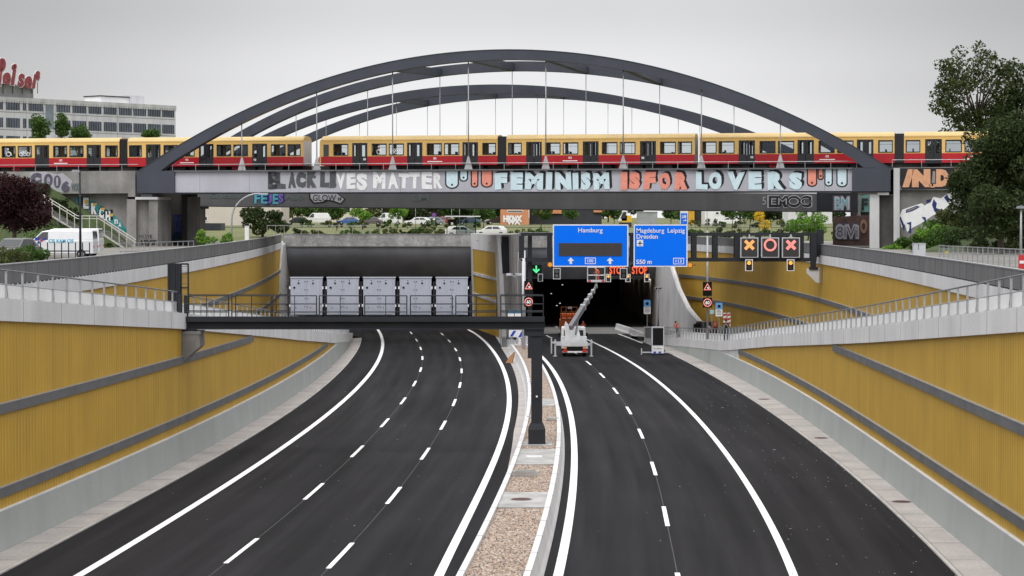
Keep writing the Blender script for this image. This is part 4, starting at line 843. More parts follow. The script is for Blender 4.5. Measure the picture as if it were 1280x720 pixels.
    if cab:
        m_ = MB(); e2 = e1 + 5 * Kx
        s_, e_ = c0 + sg * e1, c0 + sg * e2
        def sec(s, zt_): return [bl(s, TO + .03, TZ + .5), bl(s, TO + TW - .03, TZ + .5), bl(s, TO + TW - .03, TZ + 1.6), bl(s, TO + TW - .1, TZ + zt_), bl(s, TO + .1, TZ + zt_), bl(s, TO + .03, TZ + 1.6)]
        m_.loft([sec(s_, 3.2), sec(s_ + (e_ - s_) * .5, 2.95), ], True, True, 0); m_.loft([[bl(s_, TO + .0, TZ + .5), bl(s_, TO + TW, TZ + .5), bl(s_, TO + TW, TZ + 1.34), bl(s_, TO, TZ + 1.34)], [bl(e_, TO + .2, TZ + .5), bl(e_, TO + TW - .2, TZ + .5), bl(e_ - sg * .05, TO + TW - .2, TZ + 1.34), bl(e_ - sg * .05, TO + .2, TZ + 1.34)]], True, True, 1)
        m_.build('cab_front', [ty, tr], root)
        m_ = MB(); R_(e1 - .78, e1 - .22, H['wb'] - .1, H['wt'] - .02, -.02, .02, m_, 0, c0, sg); m_.build('cab_side_window', glass_dark, root)
    for (wa, wb), sym in (((54 * Kx, 72 * Kx), 'w'), ((76 * Kx, 94 * Kx), 'b')):
        if not cab: continue
        cx = c0 + sg * ((124 + 142) / 2 if sym == 'b' else (146 + 164) / 2) * Kx; m_ = MB(); cz = TZ + 1.95
        if sym == 'b':
            for q in (-.4, 0, .4): m_.disc(bl(cx + q, TO - .03, cz - .15), .2, .01, 14, -BB, .15)
            m_.bar(bl(cx - .4, TO - .035, cz - .15), bl(cx - .2, TO - .035, cz + .15), .02, .04); m_.bar(bl(cx - .2, TO - .035, cz + .15), bl(cx + .25, TO - .035, cz + .15), .02, .04); m_.bar(bl(cx + .4, TO - .035, cz - .15), bl(cx + .2, TO - .035, cz + .22), .02, .04); m_.bar(bl(cx - .2, TO - .035, cz + .15), bl(cx, TO - .035, cz - .15), .02, .04)
        else:
            m_.disc(bl(cx, TO - .03, cz - .12), .26, .01, 16, -BB, .2); m_.disc(bl(cx - .05, TO - .03, cz + .4), .08, .01, 10, -BB); m_.bar(bl(cx - .05, TO - .035, cz + .3), bl(cx - .02, TO - .035, cz), .02, .07); m_.bar(bl(cx - .02, TO - .035, cz), bl(cx + .25, TO - .035, cz), .02, .06); m_.bar(bl(cx + .25, TO - .035, cz), bl(cx + .35, TO - .035, cz - .28), .02, .06)
        m_.build('window_symbol', gr_white, root)
def make_train(u_g, cabside, label):
    s0_ = bs(br(u_g, 190, TO)); root = thing('train_unit', label, 'train', bl(s0_, TO + 1.5, DK), 'coupled two-car train units crossing the bridge')
    make_car(root, s0_, -1, cabside == -1); make_car(root, s0_, 1, cabside == 1)
    m_ = MB(); bbox_l(m_, s0_ - 5.4 * Kx, s0_ + 5.4 * Kx, TO + .12, TO + TW - .12, TZ + .5, TZ + 3.3)
    for k in range(6): s = s0_ + (k - 2.5) * .14; bbox_l(m_, s - .025, s + .025, TO + .06, TO + .13, TZ + .55, TZ + 3.25)
    m_.build('gangway_bellows', tk, root)
    return root
make_train(154.3, -1, 'yellow and red train unit at the left end, passing behind the left arch foot')
make_train(627.5, -1, 'yellow and red middle train unit on the bridge, its slanted cab end facing left')
make_train(1124, 1, 'yellow and red train unit at the right end, passing behind the right arch foot')
# ------------------------------------------------------------------ dark walkway gantry over the left carriageway
GY = 110.
def G(u, v, Y=GY): return at(u, v, Y)
ga = thing('walkway_gantry', 'anthracite walkway gantry spanning the left carriageway on a single column in the gravel strip', 'gantry', (X(671, GY), GY, rz(GY)))
zb_t, zb_b = G(400, 396.5).z, G(400, 411.3).z; xa, xb = X(229, GY), X(680.5, GY)
m_ = MB(); m_.bb((xa, GY - .3, zb_b), (xb, GY + .35, zb_t - .18)); m_.bb((xa, GY - .42, zb_b - .0), (xb, GY - .3, zb_b + .06)); m_.bb((xa, GY - .42, zb_t - .24), (xb, GY - .3, zb_t - .18)); 
for k in range(7): x = xa + (xb - xa) * k / 6; m_.bb((x - .02, GY - .33, zb_b + .06), (x + .02, GY - .3, zb_t - .24), 0)
m_.build('beam', steel_bk, ga)
m_ = MB(); m_.bb((xa, GY - .5, zb_t - .17), (xb, GY + 1.1, zb_t - .1)); m_.bb((xa, GY - .52, zb_t - .2), (xb, GY - .49, zb_t + .06)); m_.build('walkway', steel_bk, ga)
cx = X(671, GY); zc = rz(GY) + .7; m_ = MB(); m_.bb((cx - .27, GY - .27, zc + .9), (cx + .27, GY + .27, zb_b - .005)); m_.bb((xb - 1.0, GY - .34, zb_b - .32), (xb - .02, GY + .36, zb_b - .006)); m_.build('column', steel_bk, ga)
m_ = MB(); m_.hexa([(cx - .42, GY - .42, zc), (cx + .42, GY - .42, zc), (cx + .42, GY + .42, zc), (cx - .42, GY + .42, zc), (cx - .42, GY - .42, zc + .75), (cx + .42, GY - .42, zc + .75), (cx + .42, GY + .42, zc + .75), (cx - .42, GY + .42, zc + .75)])
m_.hexa([(cx - .42, GY - .42, zc + .751), (cx + .42, GY - .42, zc + .751), (cx + .42, GY + .42, zc + .751), (cx - .42, GY + .42, zc + .751), (cx - .31, GY - .31, zc + 1.05), (cx + .31, GY - .31, zc + 1.05), (cx + .31, GY + .31, zc + 1.05), (cx - .31, GY + .31, zc + 1.05)]); m_.build('column_foot', steel_bk, ga)
m_ = MB(); m_.bb((cx - .75, GY - .9, rz(GY) + .6), (cx + .75, GY + .9, rz(GY) + .735)); tag(m_.build('foundation_slab', SL), 'pale concrete foundation slab under the gantry column', 'slab')
m_ = MB(); m_.disc((cx, GY - .31, G(671, 495).z), .05, .02, 10); m_.build('white_cap', white, ga)
zr0 = zb_t - .1; ztop_ = G(400, 369).z
for k, (u0, u1) in enumerate(((232, 287), (291, 340), (342, 396.5), (400, 452), (456.5, 509), (513.5, 565.5), (570, 621), (626, 679))):
    m_ = MB(); a, b = X(u0, GY), X(u1, GY); y = GY - .45
    for v in (369.3, 379.5, 389.5): z = G(400, v).z; m_.tube([(a, y, z), (b, y, z)], .028, 6)
    for x in (a, (a + b) / 2, b): m_.tube([(x, y, zr0), (x, y, ztop_)], .03 if x != (a + b) / 2 else .02, 6)
    for v in (369.3, 389.5): z = G(400, v).z; m_.tube([(a, GY + 1.05, z), (b, GY + 1.05, z)], .022, 5)
    m_.tube([(a, GY + 1.05, zr0), (a, GY + 1.05, ztop_)], .025, 5); m_.tube([(a, y, zr0 + .03), (a, GY + 1.05, zr0 + .03)], .02, 5)
    m_.build('guard_rail', steel_bk, ga)
m_ = MB()
for u in (225, 232.5): m_.bb((X(u, GY) - .09, GY - .2, zb_b), (X(u, GY) + .09, GY + .1, G(u, 369).z))
m_.build('end_post', steel_bk, ga)
# access cage on the wall end
lc = thing('ladder_cage', 'tall black slatted frame with a narrow ladder cage at the walkway gantry left end', 'ladder cage', (X(222, 111), 111, G(220, 392).z))
m_ = MB(); z0, z1 = G(220, 390).z, G(220, 329.5).z
for u in (211, 214.5, 217.5, 221, 223.5): m_.bb((X(u, 110.6) - .055, 110.5, z0), (X(u, 110.6) + .055, 110.7, z1))
m_.build('slatted_panel', steel_bk, lc)
m_ = MB()
for u in (226, 235): m_.bb((X(u, 111) - .035, 111, z0), (X(u, 111) + .035, 111.1, z1 - .03))
m_.bb((X(226, 111), 111, z1 - .08), (X(235, 111), 111.1, z1 - .0)); m_.bb((X(226, 111), 111, G(220, 360.5).z - .03), (X(235, 111), 111.1, G(220, 360.5).z + .03)); m_.build('frame', steel_bk, lc)
m_ = MB()
for k in range(8): z = z0 + .25 + k * .28; m_.tube([(X(226, 111), 111.05, z), (X(235, 111), 111.05, z)], .012, 4)
m_.build('rungs', steel_g, lc)
# concrete corbels carrying the gantries
def corbel(label, P, dep, dirx):
    m_ = MB(); m_.ext([at(*q) for q in P], (dirx * dep, dep * .3, 0)); return tag(m_.build('corbel', concrete_g if dirx < 0 else concrete), label, 'corbel')
m_ = MB(); f0, f1 = G(224.5, 416, 109.3), G(249, 416, 109.3); y0, y1 = 109.2, 111.0
m_.ext([(f0.x, y0, G(0, 416).z), (f1.x, y0, G(0, 416).z), (f1.x + .05, y0, G(0, 432).z), (f0.x + .1, y0, G(0, 452.5).z), (f0.x, y0, G(0, 452).z)], (0, 1.8, 0)); m_.bb((f0.x - .7, y0 - .02, G(0, 413.5).z), (f1.x + .06, y1, G(0, 417).z))
tag(m_.build('corbel', concrete_g), 'angled concrete corbel on the left wall carrying the end of the walkway gantry', 'corbel')
m_ = MB(); m_.bb((f0.x + .1, 109.5, G(0, 413.4).z), (f1.x - .25, 110.4, zb_b - .006)); m_.build('bearing_plate', steel_bk, ga)
# five cabinets
grp = 'grey sign cabinets standing in a row on the walkway gantry'
cab_lab = ['leftmost of the five pale grey sign cabinets on the walkway gantry', 'second from left of the five pale grey sign cabinets on the gantry', 'middle one of the five pale grey sign cabinets on the gantry', 'second from right of the five pale grey sign cabinets on the gantry', 'rightmost of the five pale grey sign cabinets on the walkway gantry']
cabm = M('cabinet_grey', (.40, .425, .5), .45, .05, .6, streak=.06)
def cabinet(u0, u1):
    y = GY + .15; a, b = X(u0, y), X(u1, y); z1, z0 = at(400, 347.5, y).z, at(400, 395, y).z + .05; c = thing('sign_cabinet', '', 'cabinet', ((a + b) / 2, y, z0), grp)
    m_ = MB(); m_.bb((a, y, z0), (b, y + .45, z1)); m_.bb((a - .03, y - .04, z1 - .0), (b + .03, y + .5, z1 + .04)); m_.build('housing', cabm, c)
    mid = (a + b) / 2 + .0
    for p, q in ((a + .04, mid - .008), (mid + .008, b - .12)):
        m_ = MB(); m_.bb((p, y - .02, z0 + .05), (q, y - .001, z1 - .09)); d = m_.build('door', cabm, c); w = q - p
        for fx, fz in ((.92 if p < mid - .3 else .08, .9), (.92 if p < mid - .3 else .08, .68), (.92 if p < mid - .3 else .08, .45), (.92 if p < mid - .3 else .08, .22), (.5, .93), (.3, .2)): m_ = MB(); m_.disc((p + w * fx, y - .021, z0 + (z1 - z0) * fz), .025, .015, 8); m_.build('lock', black, d)
        m_ = MB(); m_.disc((p + w * (.5 if p < mid - .3 else .5), y - .021, z0 + (z1 - z0) * .86), .045, .02, 10); m_.build('lock', black, d)
    m_ = MB(); m_.disc((a + .19, y - .021, z0 + (z1 - z0) * .74), .055, .02, 12); m_.build('vent', black, c)
    m_ = MB()
    for zz in (.75, .25): z = z0 + (z1 - z0) * zz; m_.bb((a - .24, y + .1, z - .0), (a, y + .2, z + .07)); m_.bb((b, y + .1, z), (b + .2, y + .2, z + .07))
    m_.build('bracket', steel_bk, c); m_ = MB()
    for zz in (.7, .22): z = z0 + (z1 - z0) * zz; m_.bb((a - .07, y + .0, z - .0), (a - .005, y + .1, z + .13)); m_.bb((b + .005, y + .0, z), (b + .06, y + .1, z + .13))
    m_.build('hinge', white, c); return c
us = (363, 408.5, 454, 499.5, 545); c0 = None
for i, u in enumerate(us):
    if i == 0: c0 = cabinet(u, u + 39.5); c0['label'] = cab_lab[0]; base_x = c0.location.x
    else: copy_tree(c0, c0.location + Vector((X(u, GY + .15) - X(us[0], GY + .15), 0, 0)), cab_lab[i])
m_ = MB()
for i in range(4): u = us[i] + 42.6; m_.bb((X(u, GY) - .04, GY + .2, zr0), (X(u, GY) + .04, GY + .28, G(0, 352).z))
for u in (359.5, 588): m_.bb((X(u, GY) - .04, GY + .2, zr0), (X(u, GY) + .04, GY + .28, G(0, 352).z))
m_.build('support_posts', steel_bk, ga)
# ------------------------------------------------------------------ sign truss over the right carriageway
TY = 190.
def q(u, v, dy=0.): return at(u, v, TY + dy)
tg_ = thing('sign_gantry', 'long dark lattice gantry carrying the two blue signs and the lit lane boxes', 'gantry', (q(665, 440).x, TY, rz(TY)))
x0, x1 = q(652, 300).x, q(1021, 300).x
m_ = MB(); zc1, zc0 = q(0, 291).z, q(0, 327).z
for dy in (0, 1.3):
    m_.bb((x0, TY + dy, zc1 - .26), (x1, TY + dy + .25, zc1)); m_.bb((x0 + .3, TY + dy, zc0), (x1, TY + dy + .25, zc0 + .3))
m_.build('chords', steel_bk, tg_)
xs = [652, 687, 713, 739, 765, 791, 817, 843, 868, 894.5, 922, 949, 975.5, 1002, 1018]
for u in xs:
    m_ = MB(); x = X(u, TY); w = .2 if u not in (652, 1018) else .22
    for dy in (.02, 1.32): m_.bb((x - w, TY + dy, zc0 + .28), (x + w, TY + dy + .2, zc1 - .24))
    m_.bb((x - .08, TY + .2, zc1 - .2), (x + .08, TY + 1.35, zc1 - .05)); m_.bb((x - .08, TY + .2, zc0 + .05), (x + .08, TY + 1.35, zc0 + .2)); m_.build('vertical_frame', steel_bk, tg_)
m_ = MB(); xc = q(658, 300, .6).x
m_.bb((q(659.8, 0, .6).x, TY + .5, rz(TY) + .3), (q(665.2, 0, .6).x, TY + 1.0, q(0, 292, .6).z)); m_.build('column', steel_bk, tg_)
m_ = MB(); m_.bb((q(1015, 0).x, TY - .05, q(0, 336).z), (q(1021.5, 0).x, TY + .35, zc1)); m_.bb((q(1013, 0).x, TY - .1, q(0, 337).z), (q(1024, 0).x, TY + .4, q(0, 334).z)); m_.build('end_column', steel_bk, tg_)
m_ = MB(); m_.bb((q(1023, 0, 1).x, TY + 1, q(0, 321, 1).z), (q(1031, 0, 1).x, TY + 1.5, q(0, 287, 1).z)); tag(m_.build('post', steel_bk), 'short thick dark post standing on the right wall at the end of the lattice gantry', 'post')
m_ = MB(); m_.ext([q(1008, 335.5), q(1024, 335.5), q(1024, 353.5), q(1020, 353), q(1008, 341)], (1.3, 1.6, 0)); tag(m_.build('corbel', concrete), 'pale wedge-shaped concrete corbel under the right end of the lattice gantry', 'corbel')
sy = TY - .35
def S(u, v, dy=0.): return at(u, v, sy + dy)
def panel(m_, u0, u1, v0, v1, dy, th, mi=0): a, b = S(u0, v1, dy), S(u1, v0, dy); m_.bb((a.x, sy + dy, a.z), (b.x, sy + dy + th, b.z), mi)
def stext(m_, body, uc, vc, w, h, dy=-.03, mi=0, **k): text(m_, body, S(uc, vc, dy), w / F * sy if w else None, h / F * sy, mi, **k)
def sign(label, u0, u1, v0, v1):
    t = thing('motorway_sign', label, 'road sign', S((u0 + u1) / 2, v1)); m_ = MB(); panel(m_, u0, u1, v0, v1, 0, .12); m_.build('frame', white, t)
    m_ = MB(); panel(m_, u0 + 1.4, u1 - 1.4, v0 + 1.4, v1 - 1.4, -.012, .01); m_.build('face', blue, t); m_ = MB()
    for u in (u0 + 12, (u0 + u1) / 2, u1 - 12): panel(m_, u - .8, u + .8, v0 + 4, v1 - 4, .13, .22)
    m_.build('mounting', steel_bk, t); return t
def route(m_, u, v, txt, w=15, h=8):
    for (a, b, c, d, mi, dy) in ((w, h, 0, 0, 0, -.024), (w - 1.7, h - 1.7, 0, 0, 1, -.028)): panel(m_, u - a / 2, u + a / 2, v - b / 2, v + b / 2, dy, .004, mi)
    stext(m_, txt, u, v, w * .55, h * .5, -.032, 0, offset=.02)
def arrow(m_, u, v, s=1.):
    P = [(0, -4.2), (4.2, .2), (1.5, .2), (1.5, 4), (-1.5, 4), (-1.5, .2), (-4.2, .2)]; m_.ext([S(u + a * s, v + b * s, -.02) for a, b in P], (0, -.01, 0))
s1 = sign('blue motorway sign reading Hamburg with a dark display panel and two white arrows', 691, 785.5, 280.5, 333.5)
m_ = MB(); stext(m_, 'Hamburg', 738, 288.6, 30.5, 7.4, offset=.01); arrow(m_, 713.5, 326); arrow(m_, 762.5, 326); m_.build('lettering', white, s1)
m_ = MB(); route(m_, 738, 326, '100', 13.5, 8); m_.build('route_number', [white, blue], s1)
m_ = MB(); panel(m_, 698.5, 777.5, 303.8, 320, -.05, .04); d_ = m_.build('display_panel', M('display_dark', (.045, .04, .038), .6, .1, 3), s1)
m_ = MB()
for k in range(11): v = 305.5 + k * 1.3; panel(m_, 699.5, 776.5, v, v + .25, -.053, .003)
m_.build('display_rows', M('display_line', (.028, .026, .025)), d_)
s2 = sign('blue motorway sign reading Magdeburg, Leipzig and Dresden, 550 m', 792, 859.5, 280.5, 333.5)
m_ = MB(); stext(m_, 'Magdeburg', 813, 289, 34.5, 7.4, offset=.01); stext(m_, 'Leipzig', 845.3, 289, 21.5, 7.4, offset=.01); stext(m_, 'Dresden', 809, 295.6, 26.5, 5.7, offset=.012); stext(m_, '550 m', 805, 327.3, 19.5, 5.6, offset=.02); panel(m_, 796, 804, 299.8, 307.8, -.024, .008); m_.build('lettering', white, s2)
m_ = MB(); P = [(0, -3), (.5, -2.4), (.5, -1), (3, .6), (3, 1.3), (.5, .6), (.4, 2), (1.2, 2.7), (1.2, 3.1), (0, 2.7), (-1.2, 3.1), (-1.2, 2.7), (-.4, 2), (-.5, .6), (-3, 1.3), (-3, .6), (-.5, -1), (-.5, -2.4)]; m_.ext([S(800 + a, 303.8 + b, -.03) for a, b in P], (0, -.006, 0)); m_.build('aircraft_symbol', black, s2)
m_ = MB(); route(m_, 848.3, 326.3, '113', 13.5, 8); m_.build('route_number', [white, blue], s2)
# lane control boxes
def lane_box(label, u0, u1, sym, mat):
    t = thing('lane_signal', label, 'lane signal', S((u0 + u1) / 2, 322), 'lit lane boxes on the lattice gantry'); m_ = MB(); panel(m_, u0, u1, 296.8, 322, 0, .3); m_.build('frame', alu, t); m_ = MB(); panel(m_, u0 + 1.3, u1 - 1.3, 298, 321, -.02, .015); m_.build('display', M('display_black', (.035, .035, .036), .5), t)
    c = S((u0 + u1) / 2, 306.2, -.05); m_ = MB(); r = 7.4 / F * sy
    if sym == 'x':
        for a in (PI / 4, -PI / 4): m_.box(c, (2 * r * 1.02, .02, .26), Matrix.Rotation(a, 3, 'Y'), 0)
    else: m_.disc(c, r * 1.08, .02, 28, (0, -1, 0), r * .74)
    m_.build('lit_symbol', mat, t)
    m_ = MB(); panel(m_, (u0 + u1) / 2 - .8, (u0 + u1) / 2 + .8, 293, 296.8, .0, .1); m_.build('bracket', alu, t); return t
lane_box('lane box showing a lit orange cross, left one of three on the gantry', 925.5, 948, 'x', led_or); lane_box('lane box showing a lit red ring, between the two crosses', 951.5, 974, 'o', led_pink); lane_box('lane box showing a lit pink-red cross, right one of three on the gantry', 977.5, 1000, 'x', led_pink)
def tlight(label, u, v, w, h, Y, lit, grp_='small black signal heads with white borders'):
    t = thing('signal_head', label, 'traffic light', at(u, v + h / 2, Y), grp_); a, b = at(u - w / 2, v + h / 2, Y), at(u + w / 2, v - h / 2, Y); m_ = MB(); m_.bb((a.x, Y, a.z), (b.x, Y + .1, b.z)); m_.build('border', white if lit else alu, t)
    e = 1.1 / F * Y; m_ = MB(); m_.bb((a.x + e, Y - .02, a.z + e), (b.x - e, Y - .002, b.z - e)); m_.build('backboard', black, t)
    for k, f in enumerate((.3, .7)):
        m_ = MB(); c = Vector(((a.x + b.x) / 2, Y - .03, b.z - (b.z - a.z) * f)); m_.disc(c, min((b.x - a.x) * .3, (b.z - a.z) * .17), .03, 14); m_.build('lamp', amber if (lit and k == 0) else glass_dark, t)
    m_ = MB(); m_.bb(((a.x + b.x) / 2 - .03, Y + .02, b.z), ((a.x + b.x) / 2 + .03, Y + .08, b.z + (.35 if Y < 200 else 1.4))); m_.build('stem', steel_bk, t)
tlight('signal head with a lit amber lamp under the orange-cross lane box', 936.3, 331.5, 9.5, 14.5, sy, True); tlight('signal head with a lit amber lamp under the pink-cross lane box', 988.3, 331.5, 9.5, 14.5, sy, True)
tlight('unlit signal head hanging under the left corner of the Hamburg sign', 696, 342, 9.5, 14, sy, False); tlight('unlit signal head under the right corner of the Hamburg sign, before the word STOP', 779.5, 342, 9.5, 14, sy, False)
PY = 273.6
for u, lab in ((760.5, 'small lit amber signal head right of the work basket, below the first STOP'), (785, 'small lit amber signal head between the two STOP displays'), (808.5, 'small lit amber signal head at the right end of the tunnel hood')): tlight(lab, u, 347.5, 6.5, 10, PY, True)
for u, lab in ((675.5, 'small unlit signal head beside the green arrow, at the tunnel hood'), (648.5, 'small unlit signal head at the far left end of the right tunnel hood')): tlight(lab, u, 347, 6.5, 10, PY, False)
for u, lab in ((771.5, 'lit red STOP display at the tunnel hood, partly behind a signal head'), (799.5, 'lit red STOP display at the tunnel hood under the Dresden sign')):
    t = thing('stop_display', lab, 'display', at(u, 338, PY + .3), 'lit STOP displays above the tunnel mouth'); m_ = MB(); a, b = at(u - 11, 344.5, PY + .3), at(u + 11, 331, PY + .3); m_.bb((a.x, PY + .3, a.z), (b.x, PY + .5, b.z)); m_.build('housing', black, t)
    m_ = MB(); m_.bb((a.x + .3, PY + .4, b.z), (a.x + .4, PY + .5, zb2)); m_.bb((b.x - .4, PY + .4, b.z), (b.x - .3, PY + .5, zb2)); m_.build('bracket', steel_bk, t)
    m_ = MB(); text(m_, 'STOP', at(u, 337.8, PY + .27), 19.5 / F * PY, 9.6 / F * PY, offset=.03); m_.build('lit_letters', led_stop, t)
t = thing('arrow_display', 'dark lane display with a lit green down arrow above the tunnel mouth', 'display', at(668, 345, PY + .3)); m_ = MB(); a, b = at(659, 346, PY + .3), at(677, 331, PY + .3); m_.bb((a.x, PY + .3, a.z), (b.x, PY + .6, b.z)); m_.bb((a.x + .4, PY + .4, b.z), (a.x + .5, PY + .5, zb2)); m_.build('housing', black, t)
m_ = MB(); P = [(a + 3.2, b) for a, b in [(666.2, 332), (668, 332), (668, 338), (670.3, 335.8), (671.6, 337), (667.1, 341.6), (662.6, 337), (663.9, 335.8), (666.2, 338)]]; m_.ext([at(u, v, PY + .28) for u, v in P], (0, -.02, 0)); m_.build('lit_arrow', led_green, t)
for (u, v, lab) in ((687.5, 330.8, 'round amber warning lamp beside the lower left corner of the Hamburg sign'), (862.5, 331.5, 'round amber warning lamp beside the lower right corner of the Dresden sign')):
    t = thing('warning_lamp', lab, 'lamp', S(u, v), 'round amber lamps beside the blue signs'); m_ = MB(); m_.disc(S(u, v, .1), .19, .1, 18); m_.build('lens', EM('lamp_dull_amber', (.9, .33, .02), .75), t); m_ = MB(); m_.disc(S(u, v, .2), .23, .1, 18); m_.bb((S(u, v).x - .5, sy + .12, S(u, v).z - .03), (S(u, v).x + .5, sy + .18, S(u, v).z + .03)); m_.build('housing', steel_bk, t)
# LED warning panels
def tri(m_, c, r, dy, mi): m_.ext([(c.x - r, c.y + dy, c.z - r * .85), (c.x + r, c.y + dy, c.z - r * .85), (c.x, c.y + dy, c.z + r)], (0, -.01, 0), mi)
def led_pair(label, u, Y, v_t, v_c, pole, seedx=0):
    t = thing('warning_display', label, 'road sign', at(u, v_c + 7, Y), 'black displays with lit red warning signs'); k = Y / F
    m_ = MB(); a, b = at(u - 5.6, v_c + 6.2, Y), at(u + 5.6, v_c - 6.2, Y); m_.bb((a.x, Y, a.z), (b.x, Y + .2, b.z)); a, b = at(u - 5.6, v_t + 11.5, Y), at(u + 5.6, v_t - 6, Y); m_.bb((a.x, Y, a.z), (b.x, Y + .2, b.z)); m_.build('housing', black, t)
    m_ = MB(); c = at(u, v_t, Y); tri(m_, c, 4.9 * k, -.02, 0); tri(m_, c + Vector((0, 0, -.03)), 3.2 * k, -.035, 1); m_.box((c.x + .05, Y - .05, c.z - .1), (2.6 * k, .01, 1.6 * k), Matrix.Rotation(.5, 3, 'Y'), 2); c = at(u, v_c, Y); m_.disc((c.x, Y - .03, c.z), 5.2 * k, .01, 26, (0, -1, 0), 4. * k, 0); m_.build('lit_sign', [led_pink, black, led_white], t)
    m_ = MB(); text(m_, '60', (c.x, Y - .03, c.z), 5.2 * k, 4.6 * k, offset=.03); m_.build('lit_number', led_white, t)
    m_ = MB(); a = at(u + pole[0], pole[1], Y + .3); b = at(u + pole[0], pole[2], Y + .3); m_.tube([a, b], .09, 10); m_.build('pole', galv if pole[3] else alu, t, True)
led_pair('lit triangle and 60 ring on a pale pole before the right yellow wall', 884.3, 196, 358.5, 378.3, (0, 288, 424, 1))
led_pair('lit triangle and 60 ring at the left edge of the right tunnel mouth', 660.8, 189, 357.3, 377.3, (-6.2, 345, 395, 0))
# small information signs
def info(label, u, Y, v0, v1, vb, w=8.5):
    t = thing('information_sign', label, 'sign', at(u, vb, Y)); a, b = at(u - w / 2, v1, Y), at(u + w / 2, v0, Y); h = b.z - a.z; m_ = MB(); m_.bb((a.x, Y, a.z), (b.x, Y + .05, a.z + h * .52)); m_.build('lower_plate', white, t)
    m_ = MB(); m_.bb((a.x, Y, a.z + h * .53), (b.x, Y + .05, b.z)); m_.build('upper_plate', M('sign_pale_blue', (.12, .35, .7)), t); m_ = MB(); m_.disc(((a.x + b.x) / 2, Y - .01, a.z + h * .75), h * .11, .01, 14)
    for f in (.44, .34, .24, .14): m_.bb((a.x + .1, Y - .012, a.z + h * f), (b.x - .1 - random.random() * .15, Y, a.z + h * f + h * .03))
    m_.build('symbols', black, t); m_ = MB(); c = at(u, v1, Y + .06); m_.tube([at(u, vb, Y + .1), Vector((c.x, Y + .1, b.z))], .04, 8); m_.build('post', galv, t)
info('blue and white information sign on a post inside the right tunnel mouth', 809, 262, 375, 392.5, 411); info('blue and white information sign on a post beside the standing man', 898.8, 215, 378.5, 395.5, 425)
t = thing('small_sign', 'tiny pale sign left of the information sign before the yellow wall', 'sign', at(890, 394, 216)); m_ = MB(); a, b = at(887.3, 392.5, 216), at(892.5, 387.5, 216); m_.bb((a.x, 216, a.z), (b.x, 216.04, b.z)); m_.build('plate', M('sign_aqua', (.35, .6, .65)), t); m_ = MB(); m_.tube([at(890, 424, 216.1), at(890, 387.5, 216.1)], .03, 6); m_.build('post', galv, t)
# camera mast
t = thing('camera_mast', 'slim grey mast with two small cameras on top beside the tunnel mouth', 'mast', at(822.7, 418, 255)); m_ = MB(); m_.tube([at(822.7, 419, 255), at(822.7, 398, 255), at(822.7, 361, 255)], [.13, .09, .07], 10); m_.build('mast', galv, t, True)
for s in (-1, 1): m_ = MB(); c = at(822.7 + s * 2.2, 360.3, 255); m_.box(c, (.32, .4, .2), s * .5); m_.box(c + Vector((0, -.2, .0)), (.18, .15, .12), mi=1); m_.build('camera_head', [alu, black], t)
# display board on a trailer
Y = onroad(822, 443.5).y; t = thing('display_trailer', 'upright black display board with a white base standing on the right carriageway', 'display board', onroad(822, 443.5)); k = Y / F
a, b = at(814.6, 442, Y), at(830.3, 408.5, Y); m_ = MB(); m_.bb((a.x, Y, a.z), (b.x, Y + .5, b.z)); m_.build('housing', M('trailer_grey', (.5, .52, .56), .5), t)
m_ = MB(); p, r2 = at(816, 431.5, Y - .02), at(829, 410, Y - .02); m_.bb((p.x, Y - .03, p.z), (r2.x, Y - .002, r2.z)); m_.build('screen', black, t)
m_ = MB(); p, r2 = at(815.3, 441.5, Y - .02), at(829.7, 432.5, Y - .02); m_.bb((p.x, Y - .02, p.z), (r2.x, Y - .002, r2.z)); m_.build('base_panel', white, t)
m_ = MB()
for u in (818.3, 824.5): p, r2 = at(u - 1.4, 441.3, Y - .05), at(u + 1.7, 439.3, Y - .05); m_.bb((p.x, Y - .05, p.z), (r2.x, Y - .03, r2.z))
text(m_, 'Durchfahrt', at(822.5, 435.5, Y - .03), 10.5 * k, 1.5 * k, 1); m_.build('base_markings', [M('marking_blue', (.02, .08, .6)), steel_g], t)
m_ = MB(); z = rz(Y) + .22; m_.bb((at(802, 440, Y).x, Y + .1, z - .05), (at(843, 440, Y).x, Y + .3, z + .05)); m_.bb((at(802, 440, Y).x - .05, Y + .1, rz(Y)), (at(802, 440, Y).x + .05, Y + .25, rz(Y) + .6)); m_.bb((at(843, 440, Y).x - .05, Y + .1, rz(Y)), (at(843, 440, Y).x + .05, Y + .25, z)); m_.build('outrigger', alu, t)
m_ = MB()
for x in (at(817, 440, Y).x, at(828, 440, Y).x): m_.tube([(x, Y + .55, rz(Y) + .3), (x, Y + .8, rz(Y) + .3)], .3, 16)
m_.build('wheel', rubber, t)
